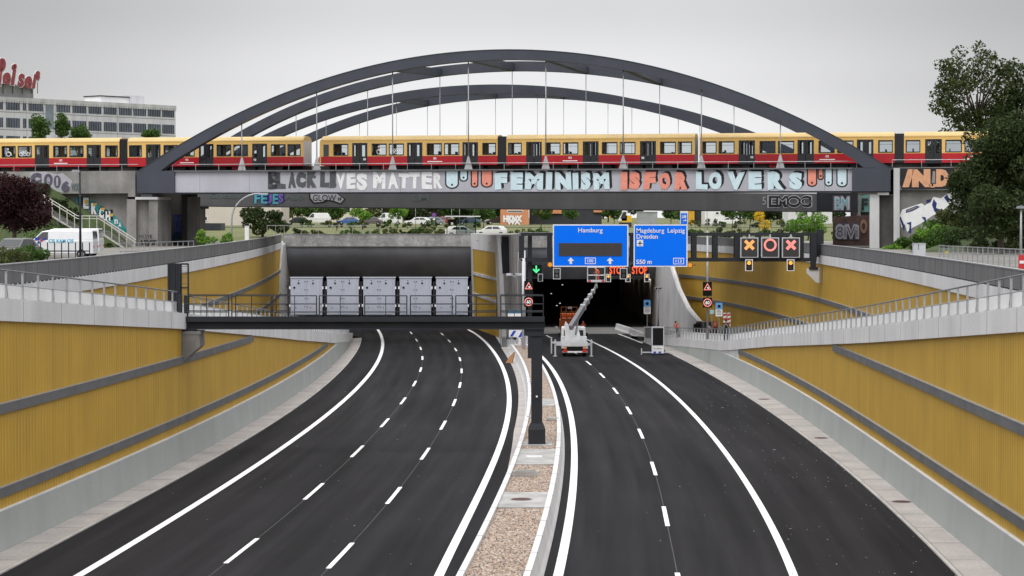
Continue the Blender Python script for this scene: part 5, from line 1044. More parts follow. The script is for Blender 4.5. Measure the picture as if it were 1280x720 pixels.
# jersey barrier blocks before the tunnel, cabinet on the kerb
for i, (u0, v0, u1, v1, lab) in enumerate(((771, 411.5, 789, 417.5, 'white concrete barrier block nearest the tunnel, end sloping down'), (789.5, 418, 806, 425, 'white concrete barrier block beside the grey cabinet'))):
    p, r2 = onroad(u0, v0), onroad(u1, v1); m_ = MB(); d = (r2 - p).normalized(); n = Vector((d.y, -d.x, 0)).normalized(); rings = []
    for e, h in ((p, .8), (r2, .8)): rings.append([e - n * .3, e + n * .3, e + n * .17 + Vector((0, 0, .25)), e + n * .09 + Vector((0, 0, h * .85)), e - n * .09 + Vector((0, 0, h * .85)), e - n * .17 + Vector((0, 0, .25))])
    m_.loft(rings); tag(m_.build('barrier_block', white_c), lab, 'barrier', 'white concrete barrier blocks before the tunnel')
Y = 236; m_ = MB(); a, b = at(805.5, 425, Y), at(814.5, 408.8, Y); m_.bb((a.x, Y, a.z - .2), (b.x, Y + .6, b.z)); m_.bb((a.x + .08, Y - .02, a.z + .2), (b.x - .08, Y - .001, b.z - .08), 1); tag(m_.build('roadside_cabinet', [concrete, M('cab_door_grey', (.16, .16, .17))]), 'grey roadside cabinet directly left of the black display board', 'cabinet')
# furniture at the far end of the median
def arrow_board(label, u, Y, v0, v1):
    t = thing('keep_right_sign', label, 'road sign', at(u, v1, Y), 'blue and white boards at the median end'); a, b = at(u - 5.2, v1, Y), at(u + 5.2, v0, Y); m_ = MB(); m_.bb((a.x, Y, a.z), (b.x, Y + .06, b.z)); m_.build('plate', white, t)
    m_ = MB(); w = b.x - a.x; h = b.z - a.z; m_.ext([(a.x + w * .1, Y - .01, a.z + h * .1), (a.x + w * .45, Y - .01, a.z + h * .1), (a.x + w * .9, Y - .01, b.z - h * .1), (a.x + w * .55, Y - .01, b.z - h * .1)], (0, -.01, 0)); m_.build('stripe', M('stripe_blue', (.01, .05, .5)), t)
    m_ = MB(); m_.tube([at(u, v1 + 12, Y + .1), at(u, v0, Y + .1)], .04, 6); m_.build('post', galv, t)
arrow_board('blue and white striped board at the far end of the gravel strip, left one', 641.3, 212, 412.5, 421.5); arrow_board('blue and white striped board at the far end of the gravel strip, right one', 651.8, 211, 412.5, 422.5)
for u, lab in ((638.7, 'small plate with a blue top above the walkway railing, left of its twin'), (647.3, 'small plate with a teal top above the walkway railing, right of its twin')):
    t = thing('small_sign', lab, 'sign', at(u, 405, 214), 'pair of small plates beside the gantry column'); a, b = at(u - 3.8, 396.8, 214), at(u + 3.8, 392, 214); m_ = MB(); m_.bb((a.x, 214, a.z), (b.x, 214.05, b.z)); m_.build('plate', white, t); m_ = MB(); a, b = at(u - 3.5, 391.7, 214), at(u + 3.5, 387.5, 214); m_.bb((a.x, 214, a.z), (b.x, 214.05, b.z)); m_.build('top_plate', M('plate_teal', (.06, .25, .4)), t); m_ = MB(); m_.tube([at(u, 436, 214.1), at(u, 388, 214.1)], .035, 6); m_.build('post', galv, t)
t = thing('thin_mast', 'thin pale mast with a hooked top beside the wedge wall', 'mast', at(648, 430, 216)); m_ = MB(); m_.tube([at(646, 432, 216), at(647.3, 345, 216), at(647.8, 315, 216), at(649, 312.5, 216), at(650.5, 314, 216)], .05, 6); m_.build('mast', galv, t, True)
t = thing('white_mast', 'thick white mast left of the dark gantry column, ending below the truss', 'mast', at(655, 432, 205)); m_ = MB(); m_.tube([at(654.6, 436, 205), at(654.6, 313, 205)], .17, 12); m_.build('mast', M('mast_white', (.6, .6, .63), .5), t, True)
m_ = MB(); 
for s in (-1, 1): c = at(642.5 + s * 5.5, 343, 216); m_.box(c, (.5, .5, .22), s * .4); m_.tube([c, at(646.5, 347, 216)], .03, 5)
m_.build('twin_cameras', alu, t)
t = thing('kerb_cabinet', 'low white cabinet at the far end of the gravel strip', 'cabinet', onroad(648, 437)); m_ = MB(); Yk = 218; a, b = at(645, 438, Yk), at(653, 424, Yk); m_.bb((a.x, Yk, a.z), (b.x, Yk + .7, b.z)); m_.build('body', concrete_w, t); m_ = MB(); m_.bb((b.x + .05, Yk + .1, a.z), (b.x + .7, Yk + .8, b.z + .6)); m_.build('side_body', alu, t)
t = thing('bicycle_rack', 'coiled dark metal rack against the pale wall left of the median end', 'rack', onroad(629, 433)); m_ = MB()
for k in range(5):
    u = 625.6 + k * 1.7; p = onroad(u, 434); m_.tube([p, p + Vector((0, 0, .9)), p + Vector((.1, .1, 1.05)), p + Vector((.2, .2, .9)), p + Vector((.2, .2, 0))], .025, 5)
m_.build('hoops', steel_bk, t)
t = thing('orange_cover', 'tapered orange-brown cover leaning against the left face of the median barrier', 'cover', onroad(638, 455)); p = onroad(638, 454); m_ = MB(); m_.loft([[p + Vector((-.42, -.2, .03)), p + Vector((.12, -.3, .03)), p + Vector((.2, .4, .03)), p + Vector((-.3, .4, .03))], [p + Vector((-.15, 0, .5)), p + Vector((.28, -.05, .55)), p + Vector((.34, .35, .55)), p + Vector((0, .35, .5))], [p + Vector((.28, .1, .95)), p + Vector((.4, .1, .98)), p + Vector((.42, .25, .98)), p + Vector((.34, .25, .95))]]); m_.build('cover', M('cover_orange_brown', (.3, .14, .05), .7, .15, 3), t)
# U8 sign on the street above the tunnel
t = thing('street_sign', 'small blue sign reading U8 with a bent arrow, above the Dresden sign', 'road sign', at(855, 292, 285)); m_ = MB(); a, b = at(850.2, 281.5, 285), at(859.8, 263.5, 285); m_.bb((a.x, 285, a.z), (b.x, 285.05, b.z)); m_.build('plate', white, t); m_ = MB(); a, b = at(851, 280.9, 285), at(859, 266.5, 285); m_.bb((a.x, 284.98, a.z), (b.x, 284.999, b.z)); m_.build('face', blue, t)
m_ = MB(); text(m_, 'U8', at(855, 270.8, 284.97), .55, .42, offset=.03); m_.bar(at(854, 279.5, 284.96), at(854, 275.5, 284.96), .02, .08); m_.bar(at(854, 275.5, 284.96), at(857, 275.5, 284.96), .02, .08); m_.ext([at(856.5, 274, 284.96), at(858.5, 275.5, 284.96), at(856.5, 277, 284.96)], (0, -.01, 0)); m_.build('lettering', white, t); m_ = MB(); m_.tube([at(855, 296, 285.1), at(855, 262, 285.1)], .05, 8); m_.build('post', galv, t)
m_ = MB(); m_.tube([at(884, 296, 283), at(884, 262, 283)], .07, 8); tag(m_.build('street_pole', galv, None, True), 'slim pale pole rising above the tunnel roof right of the U8 sign', 'pole')
# ------------------------------------------------------------------ people (skin-grown bodies)
def person(label, loc, face, H=1.76, J=None, cols=None, vest=None, hair=(.02, .015, .012), helmet=None):
    S_ = H / 1.76
    D = dict(pel=(0, 0, .96), wai=(0, 0, 1.1), che=(0, .01, 1.32), nec=(0, .0, 1.48), hea=(0, .03, 1.6), top=(0, .03, 1.7), sl=(-.19, 0, 1.42), el=(-.25, -.03, 1.14), wl=(-.25, .1, .9), sr=(.19, 0, 1.42), er=(.25, -.03, 1.14), wr=(.25, .1, .9),
             hl=(-.1, 0, .92), kl=(-.11, .03, .5), al=(-.11, -.02, .1), tl=(-.12, .15, .05), hr=(.1, 0, .92), kr=(.11, .03, .5), ar=(.11, -.02, .1), tr=(.12, .15, .05))
    D.update(J or {})
    R = dict(pel=.14, wai=.125, che=.15, nec=.06, hea=.092, top=.07, sl=.07, el=.047, wl=.032, sr=.07, er=.047, wr=.032, hl=.1, kl=.062, al=.045, tl=.035, hr=.1, kr=.062, ar=.045, tr=.035)
    K = list(D); E_ = [('pel', 'wai'), ('wai', 'che'), ('che', 'nec'), ('nec', 'hea'), ('hea', 'top'), ('che', 'sl'), ('sl', 'el'), ('el', 'wl'), ('che', 'sr'), ('sr', 'er'), ('er', 'wr'), ('pel', 'hl'), ('hl', 'kl'), ('kl', 'al'), ('al', 'tl'), ('pel', 'hr'), ('hr', 'kr'), ('kr', 'ar'), ('ar', 'tr')]
    V = [Vector(D[k]) for k in K]; RR = [R[k] for k in K]; E2 = [(K.index(a), K.index(b)) for a, b in E_]
    for w, e, sg in (('wl', 'el', 1), ('wr', 'er', -1)):
        W = Vector(D[w]); d = (W - Vector(D[e])).normalized(); side = d.cross(Vector((0, 1, 0)) if abs(d.y) < .8 else Vector((0, 0, 1))).normalized()
        V.append(W + d * .06); RR.append(.03); pi_ = len(V) - 1; E2.append((K.index(w), pi_))
        for k in range(4):
            o = side * (k - 1.5) * .02; l = (.07, .085, .09, .07)[k]; V += [V[pi_] + o + d * .03, V[pi_] + o + d * (.03 + l * .5), V[pi_] + o * 1.1 + d * (.03 + l * .9) + Vector((0, .015, -.01))]; RR += [.01, .009, .008]; n = len(V); E2 += [(pi_, n - 3), (n - 3, n - 2), (n - 2, n - 1)]
        V += [W + d * .03 + side * .035 * sg, W + d * .075 + side * .06 * sg]; RR += [.011, .009]; n = len(V); E2 += [(pi_, n - 2), (n - 2, n - 1)]
    me = bpy.data.meshes.new('person'); me.from_pydata([tuple(v * S_) for v in V], E2, []); ob = bpy.data.objects.new('person', me); col.objects.link(ob)
    md_ = ob.modifiers.new('s', 'SKIN'); 
    for i, sv in enumerate(me.skin_vertices[0].data): sv.radius = (RR[i] * S_, RR[i] * S_ * (.8 if i in (1, 2) else 1)); sv.use_root = (i == 0)
    ss = ob.modifiers.new('u', 'SUBSURF'); ss.levels = 1; ss.render_levels = 1
    dg = bpy.context.evaluated_depsgraph_get(); nm = bpy.data.meshes.new_from_object(ob.evaluated_get(dg)); bpy.data.objects.remove(ob)
    c = cols or {}; skin = M('skin', (.45, .27, .19), .6); mats = [M('cloth_top_' + c.get('tn', 'dark'), c.get('top', (.02, .022, .03)), .9), M('cloth_legs_' + c.get('ln', 'dark'), c.get('legs', (.02, .022, .035)), .9), skin, M('shoe_black', (.015, .015, .015), .6)]
    nm.materials.clear()
    for m in mats: nm.materials.append(m)
    hd = Vector(D['nec']) * S_; hands = [Vector(D['wl']) * S_, Vector(D['wr']) * S_]
    for p in nm.polygons:
        q = p.center; p.use_smooth = True
        if q.z > hd.z + .0 * S_ and (q - Vector(D['hea']) * S_).length < .24: p.material_index = 2
        elif min((q - h).length for h in hands) < .14 * S_ and min((q - Vector(D[e]) * S_).length for e in ('el', 'er')) > .12: p.material_index = 2
        elif q.z < .12 * S_: p.material_index = 3
        elif q.z < .98 * S_ and min((q - h).length for h in hands) > .2: p.material_index = 1
    o = bpy.data.objects.new('person', nm); col.objects.link(o); tag(o, label, 'person'); o.location = Vector(loc); o.rotation_euler = (0, 0, face)
    def part(nm_, build, mat): m_ = MB(); build(m_); mesh = m_.build(nm_, mat, None, True); mesh.parent = o; return mesh
    h0 = Vector(D['hea']) * S_
    def sph(m_, c, rx, ry, rz_, z0=-1.): m_.loft([[c + Vector((rx * math.cos(a) * math.cos(b), ry * math.sin(a) * math.cos(b), rz_ * math.sin(b))) for a in [2 * PI * i / 12 for i in range(12)]] for b in [z0 * PI / 2 + (1 - z0) * PI / 2 * j / 6 * .999 for j in range(7)]])
    part('hair', lambda m_: (sph(m_, h0 + Vector((0, -.02, .04)), .102, .108, .105, -.15)), M('helmet', helmet, .4) if helmet else M('hair_dark', hair, .8))
    def fc(m_):
        for sx_ in (-.035, .035): m_.box(h0 + Vector((sx_, .088, .01)), (.022, .012, .012), 0., 0)
        m_.hexa([h0 + Vector(p) for p in ((-.012, .085, -.035), (.012, .085, -.035), (.008, .115, -.03), (-.008, .115, -.03), (-.006, .085, .01), (.006, .085, .01), (.004, .095, .01), (-.004, .095, .01))], 1); m_.box(h0 + Vector((0, .086, -.055)), (.04, .01, .008), 0., 2)
        for sx_ in (-.095, .095): m_.box(h0 + Vector((sx_, 0, -.005)), (.015, .03, .05), 0., 1)
    part('face', fc, [black, skin, M('lip', (.3, .1, .08), .6)])
    if vest:
        c_ = Vector(D['che']) * S_; w_ = Vector(D['wai']) * S_; p_ = Vector(D['pel']) * S_
        def vb(m_):
            def ring(c, rx, ry): return [c + Vector((rx * math.cos(a), ry * math.sin(a), 0)) for a in [2 * PI * i / 14 for i in range(14)]]
            m_.loft([ring(p_.lerp(w_, .1), .185, .16), ring(w_, .175, .155), ring(c_, .2, .17), ring(c_ + Vector((0, 0, .12)), .19, .13), ring(Vector(D['nec']) * S_ - Vector((0, 0, .03)), .09, .085)], True, False)
            for q in (w_ + Vector((0, 0, .04)), c_ - Vector((0, 0, .06))): m_.loft([ring(q, .205, .18), ring(q + Vector((0, 0, .05)), .208, .18)], True, False, 1)
        part('vest', vb, [M('vest_orange', vest, .7), M('reflective_band', (.75, .76, .72), .4)])
    return o
rzR = rampz(ztR)
def onwalk(u, o=.42):
    return min(((abs((c_RW(Y) + o) / Y * F + 640 - u), Y) for Y in stations(150, 236, .25)))[1]
Y1_, Y2_ = onwalk(847), onwalk(907.5)
print('walk', Y1_, Y2_)
person('person in an orange-red vest and dark trousers leaning at the railing, looking down', (at(847, 424, Y1_).x, Y1_, ztR(Y1_)), PI * .62, 1.78, dict(che=(0, .08, 1.3), nec=(0, .16, 1.43), hea=(0, .24, 1.52), top=(0, .29, 1.6), sl=(-.18, .1, 1.38), sr=(.18, .1, 1.38), el=(-.2, .25, 1.15), wl=(-.15, .45, 1.05), er=(.2, .25, 1.15), wr=(.15, .45, 1.05), kl=(-.12, -.05, .5), al=(-.12, -.12, .1)), dict(tn='red', top=(.4, .05, .03)), (.85, .14, .05))
person('person in dark clothes standing upright behind the railing, hands raised to the chest', (at(907.5, 426, Y2_).x, Y2_, ztR(Y2_)), PI * .9, 1.84, dict(el=(-.27, .05, 1.16), wl=(-.08, .26, 1.33), er=(.27, .05, 1.16), wr=(.08, .26, 1.33)), dict(ln='navy', legs=(.015, .025, .06)))
person('person in an orange vest standing farther back beside the information sign', (at(894, 422, 243).x, 243, rzR(243)), PI, 1.84, None, dict(tn='orange', top=(.6, .1, .02)), (.85, .14, .04), helmet=(.8, .2, .02))
# red and white warning boards
for i, (u, lab) in enumerate(((906.2, 'left one of two red and white striped boards behind the dark-clothed person'), (911.2, 'right one of two red and white striped boards behind the dark-clothed person'))):
    Y = 222; t = thing('warning_board', lab, 'warning board', (at(u, 420, Y).x, Y, rzR(Y)), 'red and white striped boards on the right slip road'); a, b = at(u - 2, 408, Y), at(u + 2, 391, Y); m_ = MB(); m_.bb((a.x, Y, a.z), (b.x, Y + .04, b.z)); m_.build('board', white, t); m_ = MB()
    for k in range(3): z = a.z + (b.z - a.z) * (.12 + k * .31); m_.hexa([(a.x + .01, Y - .01, z), (b.x - .01, Y - .01, z + .1), (b.x - .01, Y - .002, z + .1), (a.x + .01, Y - .002, z), (a.x + .01, Y - .01, z + .2), (b.x - .01, Y - .01, z + .3), (b.x - .01, Y - .002, z + .3), (a.x + .01, Y - .002, z + .2)])
    m_.build('stripes', red, t); m_ = MB(); m_.tube([(at(u, 420, Y).x, Y + .06, rzR(Y)), (at(u, 391, Y).x, Y + .06, a.z)], .03, 6); m_.build('post', galv, t)
# ------------------------------------------------------------------ vehicles
def vehicle(name, label, loc, rot, L=4.4, W=1.8, Hh=1.5, kind='car', paint_=(.7, .7, .7), group=None, cat='car'):
    t = thing(name, label, cat, loc, group); t.rotation_euler = (0, 0, rot)
    if kind == 'van': low = [(0, .35), (0, 1.0), (.1, 1.1), (.9, 1.25), (L * .3, 1.3), (L, 1.3), (L, .35)]; up = [(.85, 1.25), (1.55, Hh - .08), (1.9, Hh), (L - .08, Hh), (L - .01, 1.3)]
    elif kind == 'estate': low = [(0, .3), (0, .7), (.15, .82), (1.1, .95), (L, 1.0), (L, .3)]; up = [(1.0, .95), (1.75, Hh - .04), (2.3, Hh), (L - .55, Hh - .05), (L - .05, 1.0)]
    else: low = [(0, .3), (0, .68), (.15, .8), (1.15, .93), (L - .5, .98), (L, .85), (L, .3)]; up = [(1.05, .93), (1.8, Hh - .05), (2.3, Hh), (L - 1.2, Hh - .06), (L - .4, .96)]
    pm = M('car_paint_%d_%d_%d' % tuple(int(c * 99) for c in paint_), paint_, .3, .04, 1, coat=.6); C_ = Vector(loc)
    def e(m_, prof, w, inset=0, mi=0, top_in=0.):
        n = len(prof); zt_ = max(z for x, z in prof); zb_ = min(z for x, z in prof); f = lambda z: w / 2 - top_in * (z - zb_) / max(.01, zt_ - zb_)
        A_ = [C_ + Vector((x - L / 2, -f(z), z)) for x, z in prof]; B_ = [C_ + Vector((x - L / 2, f(z), z)) for x, z in prof]
        m_.add(A_ + B_, [tuple(range(n)), tuple(range(2 * n - 1, n - 1, -1))] + [(i, i + n, (i + 1) % n + n, (i + 1) % n) for i in range(n)], mi)
    m_ = MB(); e(m_, low, W, mi=0); e(m_, up, W - .08, top_in=.14); b = m_.build('body', pm, t); md_ = b.modifiers.new('b', 'BEVEL'); md_.width = .05; md_.segments = 2; md_.limit_method = 'ANGLE'
    zc_ = (up[0][1] + Hh) / 2; m_ = MB(); ph = Hh - up[0][1]
    def sidewin(x0_, x1_, x2_, x3_):
        for s in (-1, 1):
            f = lambda z: s * (W / 2 - .04 - .14 * (z - up[0][1]) / ph + .012); z0_, z1_ = up[0][1] + .08, Hh - .12; P = [C_ + Vector((a - L / 2, f(z), z)) for a, z in ((x0_, z0_), (x3_, z0_), (x2_, z1_), (x1_, z1_))]; m_.ext(P, (0, -s * .02, 0))
    if kind == 'van': sidewin(1.05, 1.6, 2.0, 2.0)
    else: sidewin(1.3, 1.9, 2.35, 2.35); sidewin(2.45, 2.45, L - 1.25, L - .85)
    if kind == 'estate': pass
    def slope(a, b_, s=.0):
        (xa_, za_), (xb_, zb_) = a, b_; d = Vector((xb_ - xa_, 0, zb_ - za_)); n = Vector((-(zb_ - za_), 0, xb_ - xa_)).normalized() * .015; n = n if (n.x < 0) == (xa_ < L / 2) else -n
        p0, p1 = Vector((xa_ - L / 2, 0, za_)) + d * .12, Vector((xa_ - L / 2, 0, za_)) + d * .88; w0, w1 = W / 2 - .14, W / 2 - .22
        m_.ext([C_ + n + p0 + Vector((0, -w0, 0)), C_ + n + p0 + Vector((0, w0, 0)), C_ + n + p1 + Vector((0, w1, 0)), C_ + n + p1 + Vector((0, -w1, 0))], n * -.5)
    slope(up[0], up[1]); slope(up[-1], up[-2]); m_.build('windows', glass_dark, t)
    for x in (.85, L - .85):
        for s in (-1, 1):
            m_ = MB(); c = C_ + Vector((x - L / 2, s * (W / 2 + .01), .33)); m_.disc(c, .33, .2, 18, (0, -s, 0)); w = m_.build('wheel', rubber, t); m_ = MB(); m_.disc(c + Vector((0, s * .005, 0)), .19, .02, 12, (0, s, 0)); m_.build('rim', alu, w)
    for x, mt, nm_ in ((-.01, alu, 'headlight'), (L - .03, M('tail_red', (.4, .01, .01), .3), 'tail_light')):
        for s in (-1, 1): m_ = MB(); m_.box(C_ + Vector((x + .02 - L / 2, s * (W / 2 - .2), .68 if kind != 'van' else .85)), (.05, .28, .16)); m_.build(nm_, mt, t)
    for ch in t.children_recursive: pass
    return t
# (vertices were laid round loc without rotation; the Empty turns them)
# ---- boom truck
twh = M('truck_white', (.66, .67, .68), .4, .1, 1.5, streak=.15)
TYk = 206.; k = TYk / F
def Tt(u, v, dy=0.): return at(u, v, TYk + dy)
zg = rz(TYk)
bt = thing('boom_truck', 'white truck with a raised telescopic boom and outriggers standing on the right carriageway', 'truck', (Tt(717, 446).x, TYk, zg))
xc = Tt(718.5, 440).x
m_ = MB(); m_.hexa([(xc - 1.2, TYk + 4.2, zg + .75), (xc + 1.2, TYk + 4.2, zg + .75), (xc + 1.2, TYk + 6.2, zg + .75), (xc - 1.2, TYk + 6.2, zg + .75), (xc - 1.12, TYk + 4.2, zg + 2.55), (xc + 1.12, TYk + 4.2, zg + 2.55), (xc + 1.1, TYk + 6., zg + 2.55), (xc - 1.1, TYk + 6., zg + 2.55)])
b = m_.build('cab', twh, bt); mod = b.modifiers.new('b', 'BEVEL'); mod.width = .12; mod.segments = 3
for s in (-1, 1):
    m_ = MB(); m_.box((xc + s * .66, TYk + 4.17, zg + 1.95), (.5, .05, .6)); m_.build('rear_window', glass_dark, b)
    m_ = MB(); m_.box((xc + s * 1.3, TYk + 5.9, zg + 1.7), (.16, .1, .4)); m_.build('mirror', black, bt)
m_ = MB(); m_.bb((xc - 1.2, TYk + .2, zg + .75), (xc + 1.2, TYk + 4.1, zg + 1.0)); m_.bb((xc - .45, TYk + .4, zg + .45), (xc + .45, TYk + 6, zg + .75), 1); m_.bb((xc - 1.2, TYk + .15, zg + .95), (xc + 1.2, TYk + .25, zg + 1.35))
for s in (-1, 1): m_.bb((xc + s * .8 - .38, TYk + 2.6, zg + 1.0), (xc + s * .8 + .38, TYk + 3.9, zg + 1.7))
m_.build('flatbed', [twh, steel_g], bt)
m_ = MB(); m_.bb((xc - 1.15, TYk + .0, zg + .38), (xc + 1.15, TYk + .1, zg + .52)); m_.bb((xc - .75, TYk + .05, zg + .53), (xc + .75, TYk + .12, zg + .93), 1)
for s in (-1, 1): m_.bb((xc + s * .9 - .22, TYk - .03, zg + .42), (xc + s * .9 + .22, TYk + .0, zg + .62), 2); m_.bb((xc + s * .9 - .12, TYk - .05, zg + .68), (xc + s * .9 + .12, TYk + .1, zg + .85), 3)
m_.build('rear_bumper', [white, black, red, orange], bt)
for s in (-1, 1):
    for y in (1.3, 5.2): m_ = MB(); m_.disc((xc + s * 1.08, TYk + y, zg + .4), .4, .3, 20, (-s, 0, 0)); m_.build('wheel', rubber, bt)
m_ = MB(); m_.bb((Tt(694.5, 0).x, TYk + .5, zg + 1.0), (Tt(740, 0).x, TYk + .75, zg + 1.22))
for u in (694.5, 740): x = Tt(u, 0).x; m_.bb((x - .07, TYk + .5, zg + .05), (x + .07, TYk + .72, zg + 1.55)); m_.disc((x, TYk + .6, zg), .2, .06, 12, (0, 0, 1))
m_.build('outrigger', alu, bt)
m_ = MB(); m_.bb((Tt(691, 0).x, TYk + 3.9, zg + 1.0), (Tt(737, 0).x, TYk + 4.1, zg + 1.18)); x = Tt(690.5, 0).x; m_.bb((x - .06, TYk + 3.9, zg + .04), (x + .06, TYk + 4.1, zg + 1.6)); m_.build('outrigger', alu, bt)
# turret and boom
piv = Vector((Tt(714, 0).x, TYk + 2.2, zg + 2.55)); tip = at(745.5, 357.5, TYk + 9.0)
m_ = MB(); m_.ext([(piv.x - .45, TYk + 1.6, zg + 1.0), (piv.x + .75, TYk + 1.6, zg + 1.0), (piv.x + .9, TYk + 1.6, zg + 1.9), (piv.x + .75, TYk + 1.6, zg + 2.5), (piv.x + .55, TYk + 1.6, zg + 1.7), (piv.x + .1, TYk + 1.6, zg + 1.6), (piv.x - .2, TYk + 1.6, zg + 2.9), (piv.x - .45, TYk + 1.6, zg + 3.2), (piv.x - .55, TYk + 1.6, zg + 2.9)], (0, .5, 0)); m_.build('turret', twh, bt)
m_ = MB(); m_.disc((piv.x + .15, TYk + 1.7, zg + 1.0), .6, .25, 18, (0, 0, 1)); m_.build('turntable', steel_g, bt)
d = (tip - piv); segs = [(0, .5, .38, .46), (.42, .64, .32, .38), (.6, .77, .27, .33), (.74, .88, .22, .27), (.86, 1., .17, .21)]
for i, (a, b_, w, h) in enumerate(segs): m_ = MB(); m_.bar(piv + d * a, piv + d * b_, w, h); m_.bar(piv + d * (b_ - .025), piv + d * b_, w + .09, h + .09, 1); m_.build('boom_section', [M('boom_grey', (.19, .195, .215), .45, .1, 1), M('boom_collar', (.5, .5, .52), .5)], bt)
m_ = MB(); m_.tube([piv + Vector((.5, 0, -.6)), piv + d * .3 + Vector((0, 0, -.3))], .08, 8); m_.build('lift_cylinder', steel_g, bt)
bk0, bk1 = at(734.5, 352.5, TYk + 9), at(756, 334, TYk + 9); yb = TYk + 8.6
m_ = MB(); m_.bb((bk0.x, yb, bk0.z), (bk1.x, yb + 1.0, bk0.z + .08)); m_.bb((bk0.x, yb - .03, bk0.z), (bk1.x, yb, bk0.z + .22)); 
for z in (bk0.z + .65, bk1.z):
    for y in (yb, yb + 1.0): m_.tube([(bk0.x, y, z), (bk1.x, y, z)], .035, 6)
    for x in (bk0.x, bk1.x): m_.tube([(x, yb, z), (x, yb + 1, z)], .035, 6)
for x in (bk0.x, (bk0.x + bk1.x) / 2, bk1.x):
    for y in (yb, yb + 1.0): m_.tube([(x, y, bk0.z), (x, y, bk1.z)], .035 if x != (bk0.x + bk1.x) / 2 else .02, 6)
m_.bb((bk0.x + .05, yb - .05, bk0.z + .02), (bk0.x + .3, yb - .031, bk0.z + .2), 1); m_.bb((bk1.x - .3, yb - .05, bk0.z + .02), (bk1.x - .05, yb - .031, bk0.z + .2), 1); m_.bar(tip, (tip.x, yb + .5, bk0.z), .2, .2)
m_.build('work_basket', [alu, red], bt)
person('person in orange work clothes bending over inside the raised work basket', ((bk0.x + bk1.x) / 2 + .25, yb + .55, bk0.z + .09), PI * .35, 1.5, dict(che=(0, .18, 1.22), nec=(0, .32, 1.32), hea=(0, .43, 1.36), top=(0, .5, 1.42), sl=(-.18, .22, 1.27), sr=(.18, .22, 1.27), el=(-.25, .35, 1.05), wl=(-.2, .5, .9), er=(.25, .35, 1.05), wr=(.2, .5, .9), kl=(-.11, .1, .5), kr=(.11, .1, .5)), dict(tn='orange', top=(.8, .12, .02), ln='orange', legs=(.75, .1, .02)), helmet=(.8, .2, .02))
# orange service vehicle ahead of it
Yo = 255.; zo = rz(Yo); ot = thing('service_truck', 'orange service truck with a roof lattice, half hidden ahead of the boom truck', 'truck', (at(710, 410, Yo).x, Yo, zo)); xo = at(711.5, 410, Yo).x
m_ = MB(); m_.bb((xo - 1.05, Yo, zo + .5), (xo + 1.05, Yo + 3.5, zo + 1.6)); m_.bb((xo - .9, Yo + 3.5, zo + .5), (xo + .9, Yo + 5.2, zo + 2.2)); m_.bb((xo - .6, Yo - .01, zo + .9), (xo - .1, Yo, zo + 1.4), 1); m_.build('body', [M('truck_orange', (.62, .14, .02), .5, .15, 1), red], ot)
m_ = MB()
for x in (-.9, -.3, .3, .9): m_.bb((xo + x - .05, Yo + .1, zo + 1.6), (xo + x + .05, Yo + .2, zo + 3.1))
for z in (2.0, 2.5, 3.05): m_.bb((xo - .95, Yo + .08, zo + z), (xo + .95, Yo + .22, zo + z + .09))
for a in (-.9, -.3, .3): m_.bar((xo + a, Yo + .15, zo + 1.6), (xo + a + .6, Yo + .15, zo + 3.), .06, .06)
m_.bb((xo - .95, Yo + .15, zo + 1.6), (xo + .95, Yo + 1.6, zo + 1.8)); m_.build('lattice_frame', M('lattice_orange', (.4, .1, .02), .6), ot); m_ = MB(); m_.bb((xo - .15, Yo + .02, zo + 2.9), (xo + .3, Yo + .07, zo + 3.15)); m_.build('plate', white, ot)
for s in (-1, 1): m_ = MB(); m_.disc((xo + s * .95, Yo + .8, zo + .42), .42, .25, 16, (-s, 0, 0)); m_.build('wheel', rubber, ot)
person('person in orange work clothes standing right behind the boom of the white truck', (at(729, 414, 250).x, 250, rz(250)), PI, 1.7, None, dict(tn='orange', top=(.8, .12, .02), ln='orange', legs=(.75, .1, .02)), helmet=(.8, .2, .02))
vehicle('parked_car', 'dark boxy car parked on the right slip road beside the tunnel wing wall', (at(885, 420, 248).x, 248, rz(248) + .01), PI / 2 + .25, 4.5, 1.85, 1.75, 'estate', (.02, .025, .03))
m_ = MB(); p = at(872.5, 420, 244); m_.hexa([(p.x - .45, 244, rz(244)), (p.x + .45, 244, rz(244)), (p.x + .45, 244.8, rz(244)), (p.x - .45, 244.8, rz(244)), (p.x - .4, 244, rz(244) + 1.6), (p.x + .3, 244, rz(244) + 1.7), (p.x + .4, 244.8, rz(244) + 1.6), (p.x - .45, 244.8, rz(244) + 1.5)])
m_.box((p.x, 243.97, rz(244) + 1.), (.7, .04, .08)); m_.tube([(p.x - .4, 244.4, rz(244) + .15), (p.x + .4, 244.4, rz(244) + .15)], .15, 10); tag(m_.build('equipment_bin', black), 'tall black equipment bin standing left of the dark parked car', 'bin')
